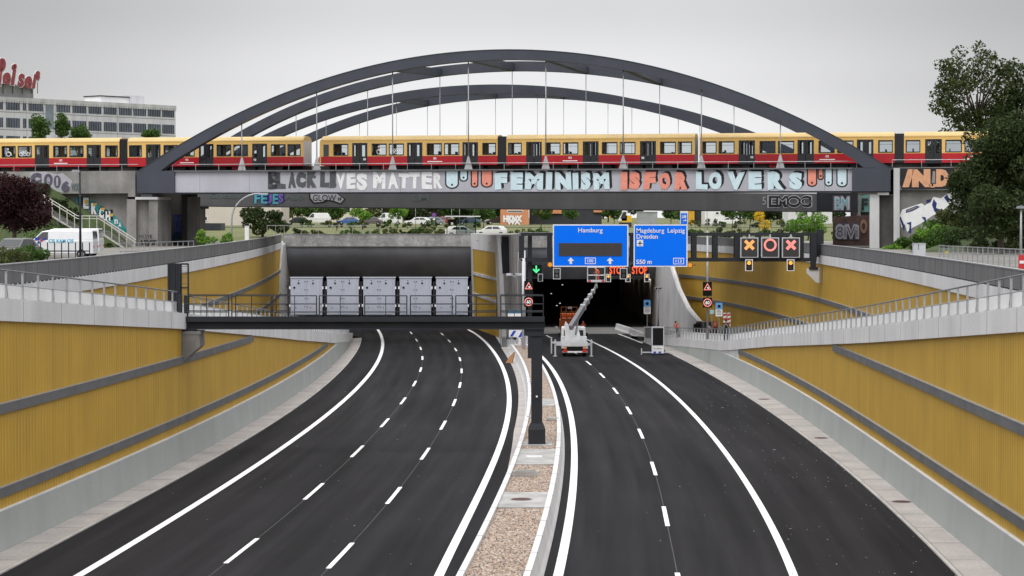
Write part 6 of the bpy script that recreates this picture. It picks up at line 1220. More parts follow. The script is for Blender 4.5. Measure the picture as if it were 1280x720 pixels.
# ------------------------------------------------------------------ behind the tunnel: rising ground and the far side of the street
zgf = lin([(PORT, 0), (290, .02), (330, 1.0), (400, 1.5), (600, 2.0), (1200, 2.3), (5000, 2.35)])
bpy.data.objects.remove(bpy.data.objects['ground_behind'])
m_ = MB(); m_.loft([[(x, Y, zgf(Y)) for x in (-2500, -120, -40, 40, 120, 2500)] for Y in (PORT + .61, 290, 330, 400, 600, 1200, 5000)], False, False); tag(m_.build('ground_behind', dry_m, rec=False), kind='structure')
def gp(u, v):                                         # point of the rising ground under a pixel
    lo, hi = PORT + 1, 3000.
    for _ in range(40):
        m = (lo + hi) / 2
        if HOR + (CZ - zgf(m)) / m * F > v: lo = m
        else: hi = m
    return Vector(((u - 640) / F * lo, lo, zgf(lo)))
m_ = MB(); m_.loft([[gp(330, 284.5) + Vector((-200, 0, .01)), gp(640, 284.5) + Vector((0, 0, .01)), gp(1000, 284.5) + Vector((200, 0, .01))], [gp(330, 281.3) + Vector((-200, 0, .01)), gp(640, 281.3) + Vector((0, 0, .01)), gp(1000, 281.3) + Vector((200, 0, .01))]], False, False); tag(m_.build('far_road', asphalt, rec=False), kind='structure')
G5 = 'young street trees behind the tunnel roof'
for i, (u, vt, r_, lab) in enumerate(((421, 259, 1.9, 'young round tree with mid green leaves, leftmost of the row behind the pale parapet'), (453, 261, 1.7, 'young round tree second from the left behind the pale parapet'), (497, 259, 1.9, 'bright young round tree left of the parked white cars'), (604, 259, 2., 'young round tree standing right of the bus shelter'), (676, 260, 1.7, 'young round tree right of the orange brick building'), (715, 260, 1.8, 'young round tree above the left half of the Hamburg sign'), (767, 258, 1.5, 'young tree beside the yellow excavator, above the Hamburg sign'), (838, 259, 1.9, 'young round tree behind the U8 sign'), (915, 258, 2.2, 'young tree right of the small white house'), (937, 259, 2.0, 'young tree left of the yellow blossoms'))):
    Y = 330 + (i % 3) * 9; b = Vector((X(u, Y), Y, zgf(Y))); h = Z(vt, Y) - b.z + .6
    tree('street_tree', lab, b, h, r_, 1.25, lf_bright if u in (497, 453) else lf_mid, 1100, .17, 12, 40 + i, G5, .07, br_=.5)
# far wooded mass, hedges and larger trees
for i, (u, rx, h, mat, lab, nm) in enumerate(((545, 11, 5.2, lf_dark, 'wide dark tree mass far behind the parked cars', 'dark_tree'), (590, 7, 4.8, lf_dark, 'dark far tree behind the bus shelter', 'dark_tree'), (480, 6, 4.6, lf_olive, 'olive far tree left of the wide dark tree mass', 'olive_tree'), (350, 6, 5.2, lf_olive, 'olive tree above the left end of the pale parapet', 'olive_tree'), (760, 9, 5., lf_dark, 'dark far tree behind the yellow excavator', 'dark_tree'), (975, 9, 5.4, lf_dark, 'dark far tree behind the bright green bush', 'dark_tree'), (925, 7, 4.8, lf_mid, 'mid green far tree behind the small white house', 'leafy_tree'), (510, 6, 5.0, lf_dark, 'dark far tree above the parked white estate car', 'dark_tree'), (572, 6, 5.2, lf_mid, 'mid green far tree right of the round purple sign', 'leafy_tree'), (612, 5, 5., lf_dark, 'dark far tree touching the orange building on its left', 'dark_tree'), (400, 6, 4.9, lf_mid, 'mid green far tree left of the leftmost young tree', 'leafy_tree'), (1030, 6, 5., lf_dark, 'dark far tree at the right end beside the abutment', 'dark_tree'), (860, 6, 4.8, lf_mid, 'mid green far tree right of the blue U8 sign', 'leafy_tree'))):
    Y = 520; b = Vector((X(u, Y), Y, zgf(Y))); tree(nm, lab, b, h, rx, h * .48, mat, 2600, .3, 26, 60 + i, 'far trees behind the street', .18, ry=4)
b = Vector((X(328, 300), 300, .1)); tree('dark_tree', 'broad dark green tree behind the slip road, right of the curved lamp', b, 4.9, 4.4, 2.1, lf_dark, 5200, .17, 26, 81, None, .2, cz=2.5)
b = gp(1008, 291) ; tree('bright_bush', 'large bright green bush above the lit lane boxes', Vector((X(1010, 285), 285, 0)), 3.9, 3.1, 1.9, lf_bright, 5600, .13, 24, 82, None, .1, cz=2.0)
for i, (u, v, r_, lab) in enumerate(((949, 270, .75, 'round yellow-blossomed crown on a thin stem left of the bright bush'), (956, 282, .8, 'lower yellow-blossomed shrub left of the bright bush'))):
    Y = 300; c = at(u, v, Y); t = thing('yellow_shrub', lab, 'shrub', (c.x, Y, zgf(Y)), 'yellow-blossomed shrubs'); leafobj('crown', leaf_cloud([(c.x, Y, c.z, r_)], 500, .1, 90 + i), lf_yel, t); m_ = MB(); m_.tube([(c.x, Y, zgf(Y)), (c.x, Y, c.z)], .05, 6); m_.build('stem', bark, t)
for i, (u, w, h, Y, mat, lab) in enumerate(((540, 3.2, 1.9, 290, lf_olive, 'olive bush in front of the parked white cars'), (523, 2.2, 1.7, 290, lf_mid, 'green bush left of the olive bush behind the parapet'), (465, 2.5, 1.5, 292, lf_mid, 'low green bush behind the pale parapet under the second young tree'), (392, 2.5, 1.5, 290, lf_olive, 'low bush behind the left end of the pale parapet'), (900, 3.5, 1.7, 290, lf_dark, 'dark bush above the panel gap right of the U8 sign'), (925, 3.2, 1.6, 292, lf_olive, 'olive bush behind the railing above the left lane box'), (960, 3.3, 1.5, 292, lf_mid, 'green bush under the yellow blossoms'), (1052, 3, 1.8, 262, lf_mid, 'green bush beside the graffitied rear wall of the right abutment'), (372, 3.2, 1.6, 287, lf_dark, 'dark bush behind the metal fence near the left tunnel corner'), (437, 3.0, 1.7, 288, lf_mid, 'mid green bush behind the right end of the metal fence'), (490, 3.4, 1.6, 289, lf_olive, 'olive bush behind the parapet below the bright young tree'), (508, 2.6, 1.5, 288, lf_dark, 'dark low bush between two olive bushes behind the parapet'), (648, 3.6, 1.5, 300, lf_olive, 'olive bush in front of the orange building'), (672, 3.2, 1.7, 290, lf_mid, 'green bush left of the Hamburg sign corner'), (868, 3., 1.7, 290, lf_mid, 'green bush directly right of the U8 sign'), (982, 3., 1.8, 289, lf_dark, 'dark bush at the left foot of the bright green bush'), (266, 3.4, 1.9, 190, lf_bright, 'bright grassy bush left of the curved lamp behind the slip road parapet'))):
    c = Vector((X(u, Y), Y, 0)); tree('green_bush', lab, c, h, w * .6, h * .5, mat, 1300, .11, 14, 100 + i, None, .04, cz=h * .52)
# fences above the portals
def fence(name, label, P0, P1, h, step, mat, r=.02, rails=(.1, .98), thick=.025, group=None):
    t = thing(name, label, 'fence', P0, group); P0, P1 = Vector(P0), Vector(P1); n = int((P1 - P0).length / step); m_ = MB()
    for f in rails: m_.bar(P0 + Vector((0, 0, h * f)), P1 + Vector((0, 0, h * f)), thick * 1.2, thick * 1.2)
    m_.build('rails', mat, t); m_ = MB()
    for i in range(n + 1):
        p = P0.lerp(P1, i / n); m_.bb((p.x - thick / 2, p.y - thick / 2, p.z), (p.x + thick / 2, p.y + thick / 2, p.z + h))
        if step > .4 and n < 60: m_.build('post', mat, t); m_ = MB()
    if m_.v: m_.build('bars', mat, t)
    return t
fence('metal_fence', 'light metal fence along the left part of the tunnel roof', (X(334, 282), 282, .0), (X(462, 282), 282, .0), 1.95, 1.0, galv, rails=(.3, .98), thick=.06)
fence('metal_fence', 'thin dark bar fence above the right tunnel mouth, behind the blue signs', (X(664, 279), 279, .02), (X(1020, 279), 279, .02), 2.1, .55, steel_g, thick=.03)
# buildings
def building(name, label, u0, u1, Y, h, mat, depth=12, windows=(), group=None, wmat=None, extra=None):
    x0_, x1_ = X(u0, Y), X(u1, Y); z0 = zgf(Y) if Y > PORT else 0; t = thing(name, label, 'building', ((x0_ + x1_) / 2, Y, z0), group)
    m_ = MB(); m_.bb((x0_, Y, z0 - .3), (x1_, Y + depth, z0 + h)); m_.build('walls', mat, t); m_ = MB(); m_.bb((x0_ - .2, Y - .2, z0 + h), (x1_ + .2, Y + depth + .2, z0 + h + .25)); m_.build('roof', steel_g, t)
    for (a, b_, c, d) in windows:
        p, q_ = at(a, d, Y), at(b_, c, Y); m_ = MB(); m_.bb((p.x, Y - .06, p.z), (q_.x, Y + .05, q_.z)); w = m_.build('window', white, t); m_ = MB(); m_.bb((p.x + .12, Y - .08, p.z + .12), (q_.x - .12, Y - .061, q_.z - .12)); m_.build('pane', wmat or glass_dark, w)
    return t
ob_ = building('brick_building', 'orange building with a pale scrawl of graffiti right of the bus shelter', 625.5, 661, 420, 7, M('orange_render', (.62, .27, .13), .8, .12, .4), 10, [(634, 654, 262.5, 265.5)])
m_ = MB(); text(m_, 'HKNX', at(641, 273.5, 419.9), 24 / F * 420, 8.5 / F * 420, offset=.08); m_.build('graffiti', gr_white, ob_)
m_ = MB(); text(m_, 'WA', at(642, 278, 419.85), 17 / F * 420, 6 / F * 420, offset=.05); m_.build('graffiti', gr_white, ob_)
building('dark_building', 'low dark building with orange strips behind the row of young trees', 662, 752, 430, 5.2, M('dark_cladding', (.03, .033, .04), .7, .15, .4), 10)
m_ = MB(); 
for a, b_ in ((669, 702), (704, 716), (742, 756)): p, q_ = at(a, 267 if a < 704 else 265.5, 429.8), at(b_, 262, 429.8); m_.bb((p.x, 429.6, p.z), (q_.x, 429.95, q_.z))
o = m_.build('orange_strips', MATS['orange_render'], bpy.data.objects['dark_building'])
building('pale_building', 'pale cream building far behind the left end of the bridge, with one small dark window', 236, 352, 400, 9.2, M('cream_render', (.62, .56, .5), .8, .06, .3), 14, [(254, 259.5, 270, 276)])
building('pale_building', 'cream building with white windows behind the left young trees', 355, 480, 540, 7, M('cream_bright', (.68, .62, .48), .8, .08, .3), 14, [(369, 377, 257, 266), (403, 411, 257, 266), (430, 438, 257, 266), (385, 392, 257, 265)])
m_ = MB(); Y = 330; p, q_ = at(250, 292, Y), at(276, 279, Y); m_.bb((p.x, Y, zgf(Y)), (q_.x, Y + 5, q_.z)); 
for k in range(12): x = p.x + (q_.x - p.x) * k / 11; m_.bb((x - .03, Y - .06, zgf(Y)), (x + .03, Y, q_.z - .05))
tag(m_.build('shipping_container', M('container_dark', (.03, .035, .045), .6)), 'dark ribbed container in front of the pale cream building', 'container')
Y = 400; m_ = MB(); p, q_ = at(797, 280, Y), at(821.5, 265.5, Y); m_.bb((p.x, Y, p.z - 1), (q_.x, Y + 3, q_.z)); m_.bb((p.x - .1, Y - .1, q_.z), (q_.x + .1, Y + 3.1, q_.z + .15))
for k in range(4): x = p.x + (q_.x - p.x) * k / 3; m_.bb((x - .04, Y - .05, p.z - 1), (x + .04, Y, q_.z - .02))
tag(m_.build('grey_container', M('container_grey', (.33, .34, .35), .5)), 'light grey container between the excavator and the U8 sign', 'container')
building('yellow_building', 'narrow yellow and dark building right of the U8 sign', 861, 868, 430, 5.2, M('yellow_render', (.72, .38, .03), .7), 6)
building('dark_building', 'dark ribbed block between the yellow building and the small white house', 868.5, 880, 431, 5.2, MATS['dark_cladding'], 6)
building('white_house', 'small white house with one dark window right of the dark ribbed block', 881, 906, 420, 4.6, white, 8, [(894, 899, 264.5, 268.5)])
building('white_building', 'white low building far behind the bright green bush', 985, 1040, 470, 6, M('white_render', (.7, .7, .72), .8, .08, .3), 10, [(1003, 1010, 264, 270)])
# excavator
Y = 380; t = thing('excavator', 'yellow and white excavator behind the Hamburg sign, beside the grey container', 'excavator', Vector((X(782, Y), Y, zgf(Y)))); z0 = zgf(Y); x0_ = X(782, Y)
m_ = MB(); m_.bb((x0_ - .7, Y, z0 + .8), (x0_ + 1., Y + 2, z0 + 1.9)); m_.build('body', M('machine_yellow', (.75, .45, .02), .5), t); m_ = MB(); m_.ext([(x0_ - 1.2, Y, z0 + 1.), (x0_ + .2, Y, z0 + 1.), (x0_ + .3, Y, z0 + 2.7), (x0_ - .5, Y, z0 + 2.8)], (0, 1.2, 0)); m_.build('cab', white, t); m_ = MB(); m_.ext([(x0_ - .9, Y - .03, z0 + 1.4), (x0_ + .0, Y - .03, z0 + 1.4), (x0_ + .1, Y - .03, z0 + 2.5), (x0_ - .4, Y - .03, z0 + 2.5)], (0, .02, 0)); m_.build('cab_window', glass_dark, t)
m_ = MB(); m_.bar((x0_ - .8, Y + 1.5, z0 + 1.6), (x0_ - 2., Y + 1.5, z0 + 2.9), .25, .3); m_.bar((x0_ - 2., Y + 1.5, z0 + 2.9), (x0_ - 2.7, Y + 1.5, z0 + 1.5), .2, .25); m_.build('arm', MATS['machine_yellow'], t); m_ = MB(); m_.bb((x0_ - 1., Y - .1, z0), (x0_ + 1., Y + .4, z0 + .7)); m_.bb((x0_ - 1., Y + 1.6, z0), (x0_ + 1., Y + 2.1, z0 + .7)); m_.build('tracks', rubber, t)
# bus shelter
Y = 296; t = thing('bus_shelter', 'bus shelter with a thin white roof and dark posts above the left tunnel parapet', 'bus shelter', (X(578, Y), Y, zgf(Y))); z0 = zgf(Y); zt_ = Z(271, Y)
m_ = MB(); m_.bb((X(556, Y), Y - .3, zt_), (X(600.5, Y), Y + 1.5, zt_ + .13)); m_.build('roof', white, t); m_ = MB()
for u in (558.8, 570.5, 582.5, 594.5): m_.bb((X(u, Y) - .05, Y, z0), (X(u, Y) + .05, Y + .1, zt_)); 
m_.bb((X(594.5, Y) - .05, Y + 1.2, z0), (X(594.5, Y) + .05, Y + 1.3, zt_)); m_.build('posts', black, t); m_ = MB(); p, q_ = at(560, 281.5, Y), at(570, 274, Y); m_.bb((p.x, Y + .3, p.z), (q_.x, Y + .4, q_.z)); m_.build('info_panel', black, t); m_ = MB(); c = at(565, 279.5, Y); m_.box(c + Vector((0, .28, 0)), (.3, .03, .3)); m_.build('notice', white, t)
m_ = MB(); m_.bb((X(571, Y), Y + 1.2, z0 + .4), (X(594, Y), Y + 1.22, zt_ - .1)); m_.build('rear_glass', GL('shelter_glass', (.75, .8, .8), .85), t)
t = thing('round_sign', 'round purple sign above a white plate on a pole left of the bus shelter', 'sign', gp(542.5, 291)); Y = 300; m_ = MB(); m_.disc(at(542.5, 268.5, Y), .27, .03, 18); m_.build('disc', M('sign_purple', (.2, .06, .3)), t); m_ = MB(); c = at(542.5, 274, Y); m_.box(c, (.3, .03, .25)); m_.build('plate', white, t); m_ = MB(); m_.tube([(c.x, Y + .06, zgf(Y)), (c.x, Y + .06, c.z + .8)], .03, 6); m_.build('post', galv, t)
for i, (u, Y, lab) in enumerate(((519.5, 340, 'thin pale pole above the parked white car'), (564.5, 350, 'thin pale pole left of the bus shelter roof'), (477.5, 345, 'thin pale pole right of the second young tree'), (574.5, 352, 'thin pale pole above the middle of the bus shelter roof'))):
    m_ = MB(); m_.tube([(X(u, Y), Y, zgf(Y)), (X(u, Y), Y, 6)], .05, 6); tag(m_.build('street_pole', galv, None, True), lab, 'pole', 'thin pale poles behind the pale parapet')
W_ = (.75, .75, .75); Dk = (.03, .035, .05)
for (u, Y, rot, kind, c, lab) in ((522, 395, .2, 'estate', W_, 'white estate car parked behind the olive bush'), (577, 300, PI, 'estate', W_, 'white car standing behind the bus shelter posts'), (613.5, 302, 0, 'estate', W_, 'white car right of the bus shelter, above the wedge wall'), (553, 420, 0, 'car', (.3, .06, .05), 'dark red parked car left of the bus shelter'), (587, 415, 0, 'car', (.08, .12, .2), 'blue-grey parked car seen through the bus shelter'),
    (486, 420, 0, 'van', W_, 'white van parked left of the bright young tree'), (620, 425, .3, 'car', Dk, 'dark parked car beside the orange building'), (436, 410, 0, 'car', (.05, .12, .35), 'blue car behind the fence right of the leftmost young tree'), (397, 430, 0, 'van', W_, 'white van behind the fence, left of the leftmost young tree'), (463, 400, .1, 'car', (.12, .1, .1), 'dark grey car behind the fence under the second young tree'), (540, 400, .4, 'car', (.25, .27, .3), 'grey parked car right of the white estate car'), (910, 400, 0, 'car', W_, 'white parked car right of the small white house'), (372, 420, 0, 'car', Dk, 'dark car behind the metal fence near its left end')):
    vehicle('parked_car' if kind != 'van' else 'parked_van', lab, (X(u, Y), Y, zgf(Y) + .01), rot, 4.4 if kind != 'van' else 5.2, 1.8 if kind != 'van' else 1.95, 1.5 if kind != 'van' else 2.2, kind, c, 'vehicles parked along the far street', 'car' if kind != 'van' else 'van')
k_ = 0
for u in list(range(352, 600, 17)) + list(range(868, 1036, 17)):
    k_ += 1; Y = 335 + (k_ * 37) % 40; uu = u + (k_ * 13) % 9; r_ = .75 + .35 * ((k_ * 7) % 5) / 4; c = Vector((X(uu, Y), Y, zgf(Y)))
    tree('verge_shrub', 'small green shrub in the loose row along the verge before the parked cars', c, 1.5 * r_ + .4, r_ * 1.35, r_ * .75, (lf_mid, lf_olive, lf_dark)[k_ % 3], 420, .13, 8, 300 + k_, 'small shrubs along the far verge', .04, cz=r_ * .75)
bw_ = []
r_ = np.random.default_rng(5)
for i in range(70): u = r_.uniform(470, 628); Y = r_.uniform(540, 575); bw_.append((X(u, Y), Y, zgf(Y) + r_.uniform(.5, 4.6), 1.8, 1.5, 1.5))
for i in range(40): u = r_.uniform(905, 1040); Y = r_.uniform(540, 575); bw_.append((X(u, Y), Y, zgf(Y) + r_.uniform(.5, 4.2), 1.8, 1.5, 1.5))
tag(leafobj('far_wood', leaf_cloud(bw_, 9000, .34, 9), lf_dark, None), 'dark far-off wood closing the view under the bridges', 'wood', kind='stuff')
# ------------------------------------------------------------------ left side: office block, sign, stairs, vans, trees
P0 = Vector(((-80 - 640) / F * 428, 428, 0)); P1 = Vector(((219.5 - 640) / F * 476, 476, 0)); WT = (P1 - P0).normalized(); WN = Vector((WT.y, -WT.x, 0)); WN = WN if WN.y < 0 else -WN
def wp(u, v, off=0.):
    d_ = ray(u, v); P = P0 + WN * off; n = WN; t_ = n.dot(P - Vector((0, 0, 0))) / n.dot(Vector((d_.x, d_.y, 0))); return Vector((d_.x * t_, d_.y * t_, CZ + d_.z * t_))
zrf = wp(219, 132.5).z
off_ = thing('office_building', 'long pale office block with rows of windows behind the left end of the train', 'building', (P0 + P1) / 2)
def wbox(m_, ua, ub, za, zb_, o0, o1, mi=0): a, b_ = wp(ua, 150), wp(ub, 150); m_.hexa([Vector((p.x, p.y, 0)) + WN * o + Vector((0, 0, z)) for z in (za, zb_) for p, o in ((a, o0), (b_, o0), (b_, o1), (a, o1))], mi)
offm = M('office_render', (.6, .6, .64), .8, .08, .12, streak=.2)
m_ = MB(); wbox(m_, -80, 219.5, -2, zrf, 0, -14); m_.build('walls', offm, off_); m_ = MB(); wbox(m_, -80, 220, zrf - 1.0, zrf + .05, .12, -14.1); m_.build('roof_band', M('office_band', (.5, .5, .51), .85, .1, .12, streak=.3), off_)
wins = [(-13, 3), (8, 24), (29, 32), (36, 53), (71, 87), (91, 107), (111, 126), (130, 145), (149, 164), (167, 182), (185, 200), (203, 217)]
wz = []
for (va, vb) in ((125.5, 137.5), (147.5, 159.5), (170, 182)): wz.append((wp(16, vb).z, wp(16, va).z))
fz = wz[0][0] - wz[1][0]; wz += [(wz[2][0] - fz, wz[2][1] - fz), (wz[2][0] - 2 * fz, wz[2][1] - 2 * fz)]
for a, b_ in wins:
    for z0_, z1_ in wz:
        m_ = MB(); wbox(m_, a, b_, z0_, z1_, .02, -.0, 0); n = max(1, round((b_ - a) / 3))
        w = m_.build('window', M('office_glass', (.1, .12, .16), .15, .45, .35, spec=.8), off_)
        m_ = MB()
        for k_ in range(n + 1): uu = a + (b_ - a) * k_ / n; wbox(m_, uu - .32, uu + .32, z0_, z1_, .12, .021)
        m_.build('mullions', M('mullion', (.045, .05, .06), .5), w)
m_ = MB(); wbox(m_, 57, 67, wz[1][0], wz[0][1], .05, 0); m_.build('stair_glazing', M('stair_glass', (.2, .24, .28), .3, .2, .5), off_)
m_ = MB()
for u in (33.5, 54.5, 69, 108.5, 147): wbox(m_, u - .15, u + .15, 0, zrf - 1.5, .012, -.05)
for z0_, z1_ in wz[:3]: wbox(m_, -80, 219, z0_ - .5, z0_ - .4, .012, -.05)
m_.build('facade_joints', steel_g, off_)
m_ = MB(); wbox(m_, 142, 178, zrf, wp(160, 120.5).z, -4, -9); wbox(m_, 178, 194.5, zrf, wp(186, 119).z, -3.5, -9, 1); wbox(m_, 141, 178.5, wp(160, 120.5).z, wp(160, 119.3).z, -3.8, -9.2, 2); m_.build('roof_house', [white, offm, steel_bk], off_)
m_ = MB(); wbox(m_, -20, 48, zrf, wp(40, 106).z, -1.5, -4); m_.build('sign_plinth', M('plinth_grey', (.2, .2, .2), .8, .2, .5), off_)
ls = thing('rooftop_sign', 'large red script letters reading Leiser with white edges on the office roof', 'sign', wp(18, 108, -1)); RW = math.atan2(WT.y, WT.x); slope_ = math.radians(8)
def sg(ch, uc, vc, w, h, off, mi, m_, o=.0, sh=.12): c = wp(uc, vc, off); kk = c.y / F; text(m_, ch, c, w * kk * 1.0, h * kk, mi, rot=RW, offset=o, shear=sh, tilt=math.radians(5), ext=.15)
for (o_, off, g_, mt, nm_) in ((.09, -.95, 1.8, white, 'letter_edge'), (.035, -.75, 0., M('sign_letter_red', (.27, .05, .06), .6, .1, .5), 'letters')):
    m_ = MB()
    for ch, uc, vc, w, h in (('l', 1, 91, 4, 33), ('o', 2, 81, 12, 17), ('e', 8, 98, 12, 15), ('i', 17, 93, 7, 27), ('s', 26, 100.5, 10, 17), ('e', 35, 103, 11, 16), ('r', 45, 102, 11, 18)): sg(ch, uc, vc, w + g_, h + g_, off, 0, m_, o_)
    for c in (wp(17, 84, off), wp(47, 92, off)): m_.disc(c, (3.4 + g_ / 2) / F * 440, .15, 14, WN)
    m_.build(nm_, mt, ls)
m_ = MB()
for u in (-8, 4, 16, 28, 40, 47): m_.bar(wp(u, 117, -1.3), wp(u, 100, -1.3), .12, .12)
m_.build('support_frame', steel_bk, ls)
for i, (u0, u1, vt, lab) in enumerate(((38, 68, 141, 'tree above the train before the office block, left one of a close trio'), (66, 90, 143, 'tree above the train before the office block, middle of a close trio'), (86, 116, 151, 'tree above the train before the office block, right one of a close trio'), (177, 203, 159, 'small tree top above the train near the right end of the office block'))):
    Y = 330; b = Vector((X((u0 + u1) / 2, Y), Y, 0)); h = Z(vt, Y); rx = (u1 - u0) / 2 / F * Y; tree('roadside_tree', lab, b, h, rx * 1.08, rx * 1.35, lf_mid, 2600, .16, 24, 120 + i, 'trees between the railway and the office block', .15, cz=h - rx * 1.3, br_=.36)
# embankment and stairs
def terrain(name, rows, mat): m_ = MB(); m_.loft(rows, False, False); return tag(m_.build(name, mat, None, True, rec=False), kind='structure')
gl = lambda u, off: Vector((br(u, 300, off).x, br(u, 300, off).y, -.05))
us_ = [-60, 0, 40, 62, 80, 100, 118, 140, 165]; vt_ = [222, 226, 229, 232, 243, 257, 270, 285, 308]
terrain('embankment', [[gl(u, -9) for u in us_], [br(u, (v + 330) / 2 + 12, -5) for u, v in zip(us_, vt_)], [br(u, v + 3, -.5) for u, v in zip(us_, vt_)], [br(u, v, 1.55) for u, v in zip(us_, vt_)]], grass_m)
st = thing('staircase', 'outdoor staircase with pale railings climbing the embankment beside the left abutment', 'staircase', br(115, 322, -9))
so = -7.5; rail_m = M('stair_rail', (.5, .5, .45), .6, .1, 1)
F1 = [(54, 262.5), (97, 289)]; L1_ = [(97, 289), (124, 289)]; F2 = [(124, 289), (170, 319)]
def pl2(px, o): return [br(u, v, o) for u, v in px]
m_ = MB()
for (a, b_) in (F1, F2):
    n = 16
    for k_ in range(n): p = (a[0] + (b_[0] - a[0]) * k_ / n, a[1] + (b_[1] - a[1]) * k_ / n); p2 = (a[0] + (b_[0] - a[0]) * (k_ + 1) / n, p[1]); m_.ext(pl2([p, p2, (p2[0], p2[1] + 1.2), (p[0], p[1] + 1.2)], so), BB * 2.2)
m_.ext(pl2([(97, 288.5), (124, 288.5), (124, 290.5), (97, 290.5)], so), BB * 2.2); m_.build('steps', concrete_g, st)
for o in (so - .06, so + 2.2):
    m_ = MB()
    for (a, b_) in (F1, L1_, F2): m_.ext(pl2([a, b_, (b_[0], b_[1] + 2.2), (a[0], a[1] + 2.2)], o), BB * .06)
    m_.build('stringer', rail_m, st); m_ = MB()
    for dv in (-19, -15.5): m_.tube(pl2([(54, 262.5 + dv), (97, 289 + dv), (124, 289 + dv), (170, 319 + dv)], o), .05, 6)
    m_.build('handrail', rail_m, st)
    for i in range(13): u = 56 + i * 9.3; v = float(np.interp(u, [54, 97, 124, 170], [262.5, 289, 289, 319])); m_ = MB(); m_.tube(pl2([(u, v), (u, v - 19)], o), .05, 6); m_.build('baluster', rail_m, st)
m_ = MB()
for u, v in ((72, 275), (97, 290), (124, 290), (147, 305)): m_.ext(pl2([(u - 1.2, v), (u + 1.2, v), (u + 1.2, 332), (u - 1.2, 332)], so + .8), BB * .5)
m_.build('support', concrete_g, st)
for i, (u0, v0, r_, mat, lab, o) in enumerate(((72, 256, 1.0, lf_dark, 'dark bush on the upper slope behind the stairs', -3), (90, 268, .9, lf_dark, 'dark bush on the slope above the stair landing', -3), (50, 238, 1.2, lf_dark, 'dark bush at the top of the slope below the purple graffiti', -2), (68, 300, 2.1, lf_mid, 'green bush under the upper flight of stairs', -9.5), (88, 302, 1.6, lf_mid, 'green bush under the stair landing', -9.5), (110, 312, 1.6, lf_olive, 'olive bush to the right of the white vans', -12), (135, 318, 1.2, lf_olive, 'low olive bush below the lower flight of stairs', -11))):
    c = br(u0, v0, o); b_ = Vector((c.x, c.y, c.z - r_)); tree('slope_bush', lab, b_, 2 * r_, r_ * 1.25, r_ * .9, mat, 1500, .12, 14, 140 + i, None, .05, cz=r_)
# dark red tree, hedge, vans
b = Vector((X(17, 172), 172, 0)); t = tree('dark_red_tree', 'tree with dense dark red, nearly black foliage at the left edge', b, 6.6, 2.75, 2.75, lf_red, 15000, .13, 60, 160, None, .2, cz=3.95, br_=.34)
for i, (u, Y, w, lab) in enumerate(((4, 118, 1.7, 'clipped green hedge bush at the far left behind the parapet'), (22, 121, 1.4, 'clipped green hedge bush behind the parapet, middle one of three'), (38, 123, 1.1, 'clipped green hedge bush before the left end of the white van'))):
    c = Vector((X(u, Y), Y, 0)); tree('hedge_bush', lab, c, 1.6, w, .8, lf_mid if i else lf_olive, 4000, .06, 18, 170 + i, None, .05, cz=.75)
va = vehicle('delivery_van', 'white delivery van with blue lettering and a coloured figure on its side', (X(74, 159), 159, .0), 0, 5.2, 2., 2.0, 'van', (.72, .73, .75), None, 'van')
m_ = MB(); y = 159 - 1.01; text(m_, 'CIS KAM CIS', (X(80, 159), y, 1.25), 1.75, .27, 0, offset=.02)
for k_, (dx, dz, s_, mi) in enumerate(((-.0, .1, .28, 1), (.3, .0, .22, 2), (.12, -.15, .2, 1), (.5, .08, .2, 1), (-.2, -.05, .16, 2))): m_.box((X(50, 159) + dx, y - .0, 1.3 + dz), (s_, .012, s_ * .8), Matrix.Rotation(k_, 3, 'Y'), mi)
m_.build('side_lettering', [M('letter_cyan', (.05, .4, .6)), M('fig_blue', (.03, .06, .4)), M('fig_red', (.45, .08, .08))], va)
vb = vehicle('delivery_van', 'second white van with a striped rear corner, behind the lettered one', (X(83, 165), 165, 0), 0, 5.2, 2., 2.1, 'van', (.72, .73, .75), None, 'van')
m_ = MB(); y = 165 - 1.015
for k_ in range(4): m_.bb((X(119, 165), y, .5 + k_ * .4), (X(123, 165), y + .01, .7 + k_ * .4), k_ % 2)
m_.build('rear_stripes', [red, MATS['fig_blue']], vb)
vehicle('parked_car', 'grey car seen head-on between the hedge and the white van', (X(20, 150), 150, 0), PI / 2 - .3, 4.3, 1.8, 1.55, 'car', (.13, .13, .12))
fence('picket_fence', 'short fence of dark upright pickets in front of the white vans', (X(42, 140), 140, 0), (X(112, 140), 140, 0), 1.35, .42, steel_bk, rails=(.15, .6), thick=.06)
fence('metal_fence', 'thin metal fence behind the parapet right of the stairs', (X(150, 150), 150, 0), (X(242, 165), 165, 0), 1.2, 1.1, galv, rails=(.5, .98), thick=.045)
def lamp(name, label, u, Y, vt, side, mat=steel_g, hz=0):
    b = Vector((X(u, Y), Y, 0)); zt__ = Z(vt, Y); t = thing(name, label, 'street lamp', b); m_ = MB(); m_.tube([b, b + Vector((0, 0, zt__ * .5)), b + Vector((0, 0, zt__))], [.09, .07, .05], 8); m_.build('pole', mat, t, True)
    m_ = MB(); c = b + Vector((side * .25, 0, zt__ - .1)); m_.hexa([c + Vector(p) for p in ((-.28, -.18, -.07), (.28, -.18, -.07), (.28, .18, -.07), (-.28, .18, -.07), (-.2, -.12, .08), (.2, -.12, .08), (.2, .12, .08), (-.2, .12, .08))]); m_.build('lamp_head', steel_g, t)
lamp('street_lamp', 'dark slim street lamp standing before the left abutment graffiti', 100.5, 140, 212, -1, steel_bk); lamp('street_lamp', 'pale street lamp at the right edge before the dark trees', 1276, 130, 257, 0, galv)
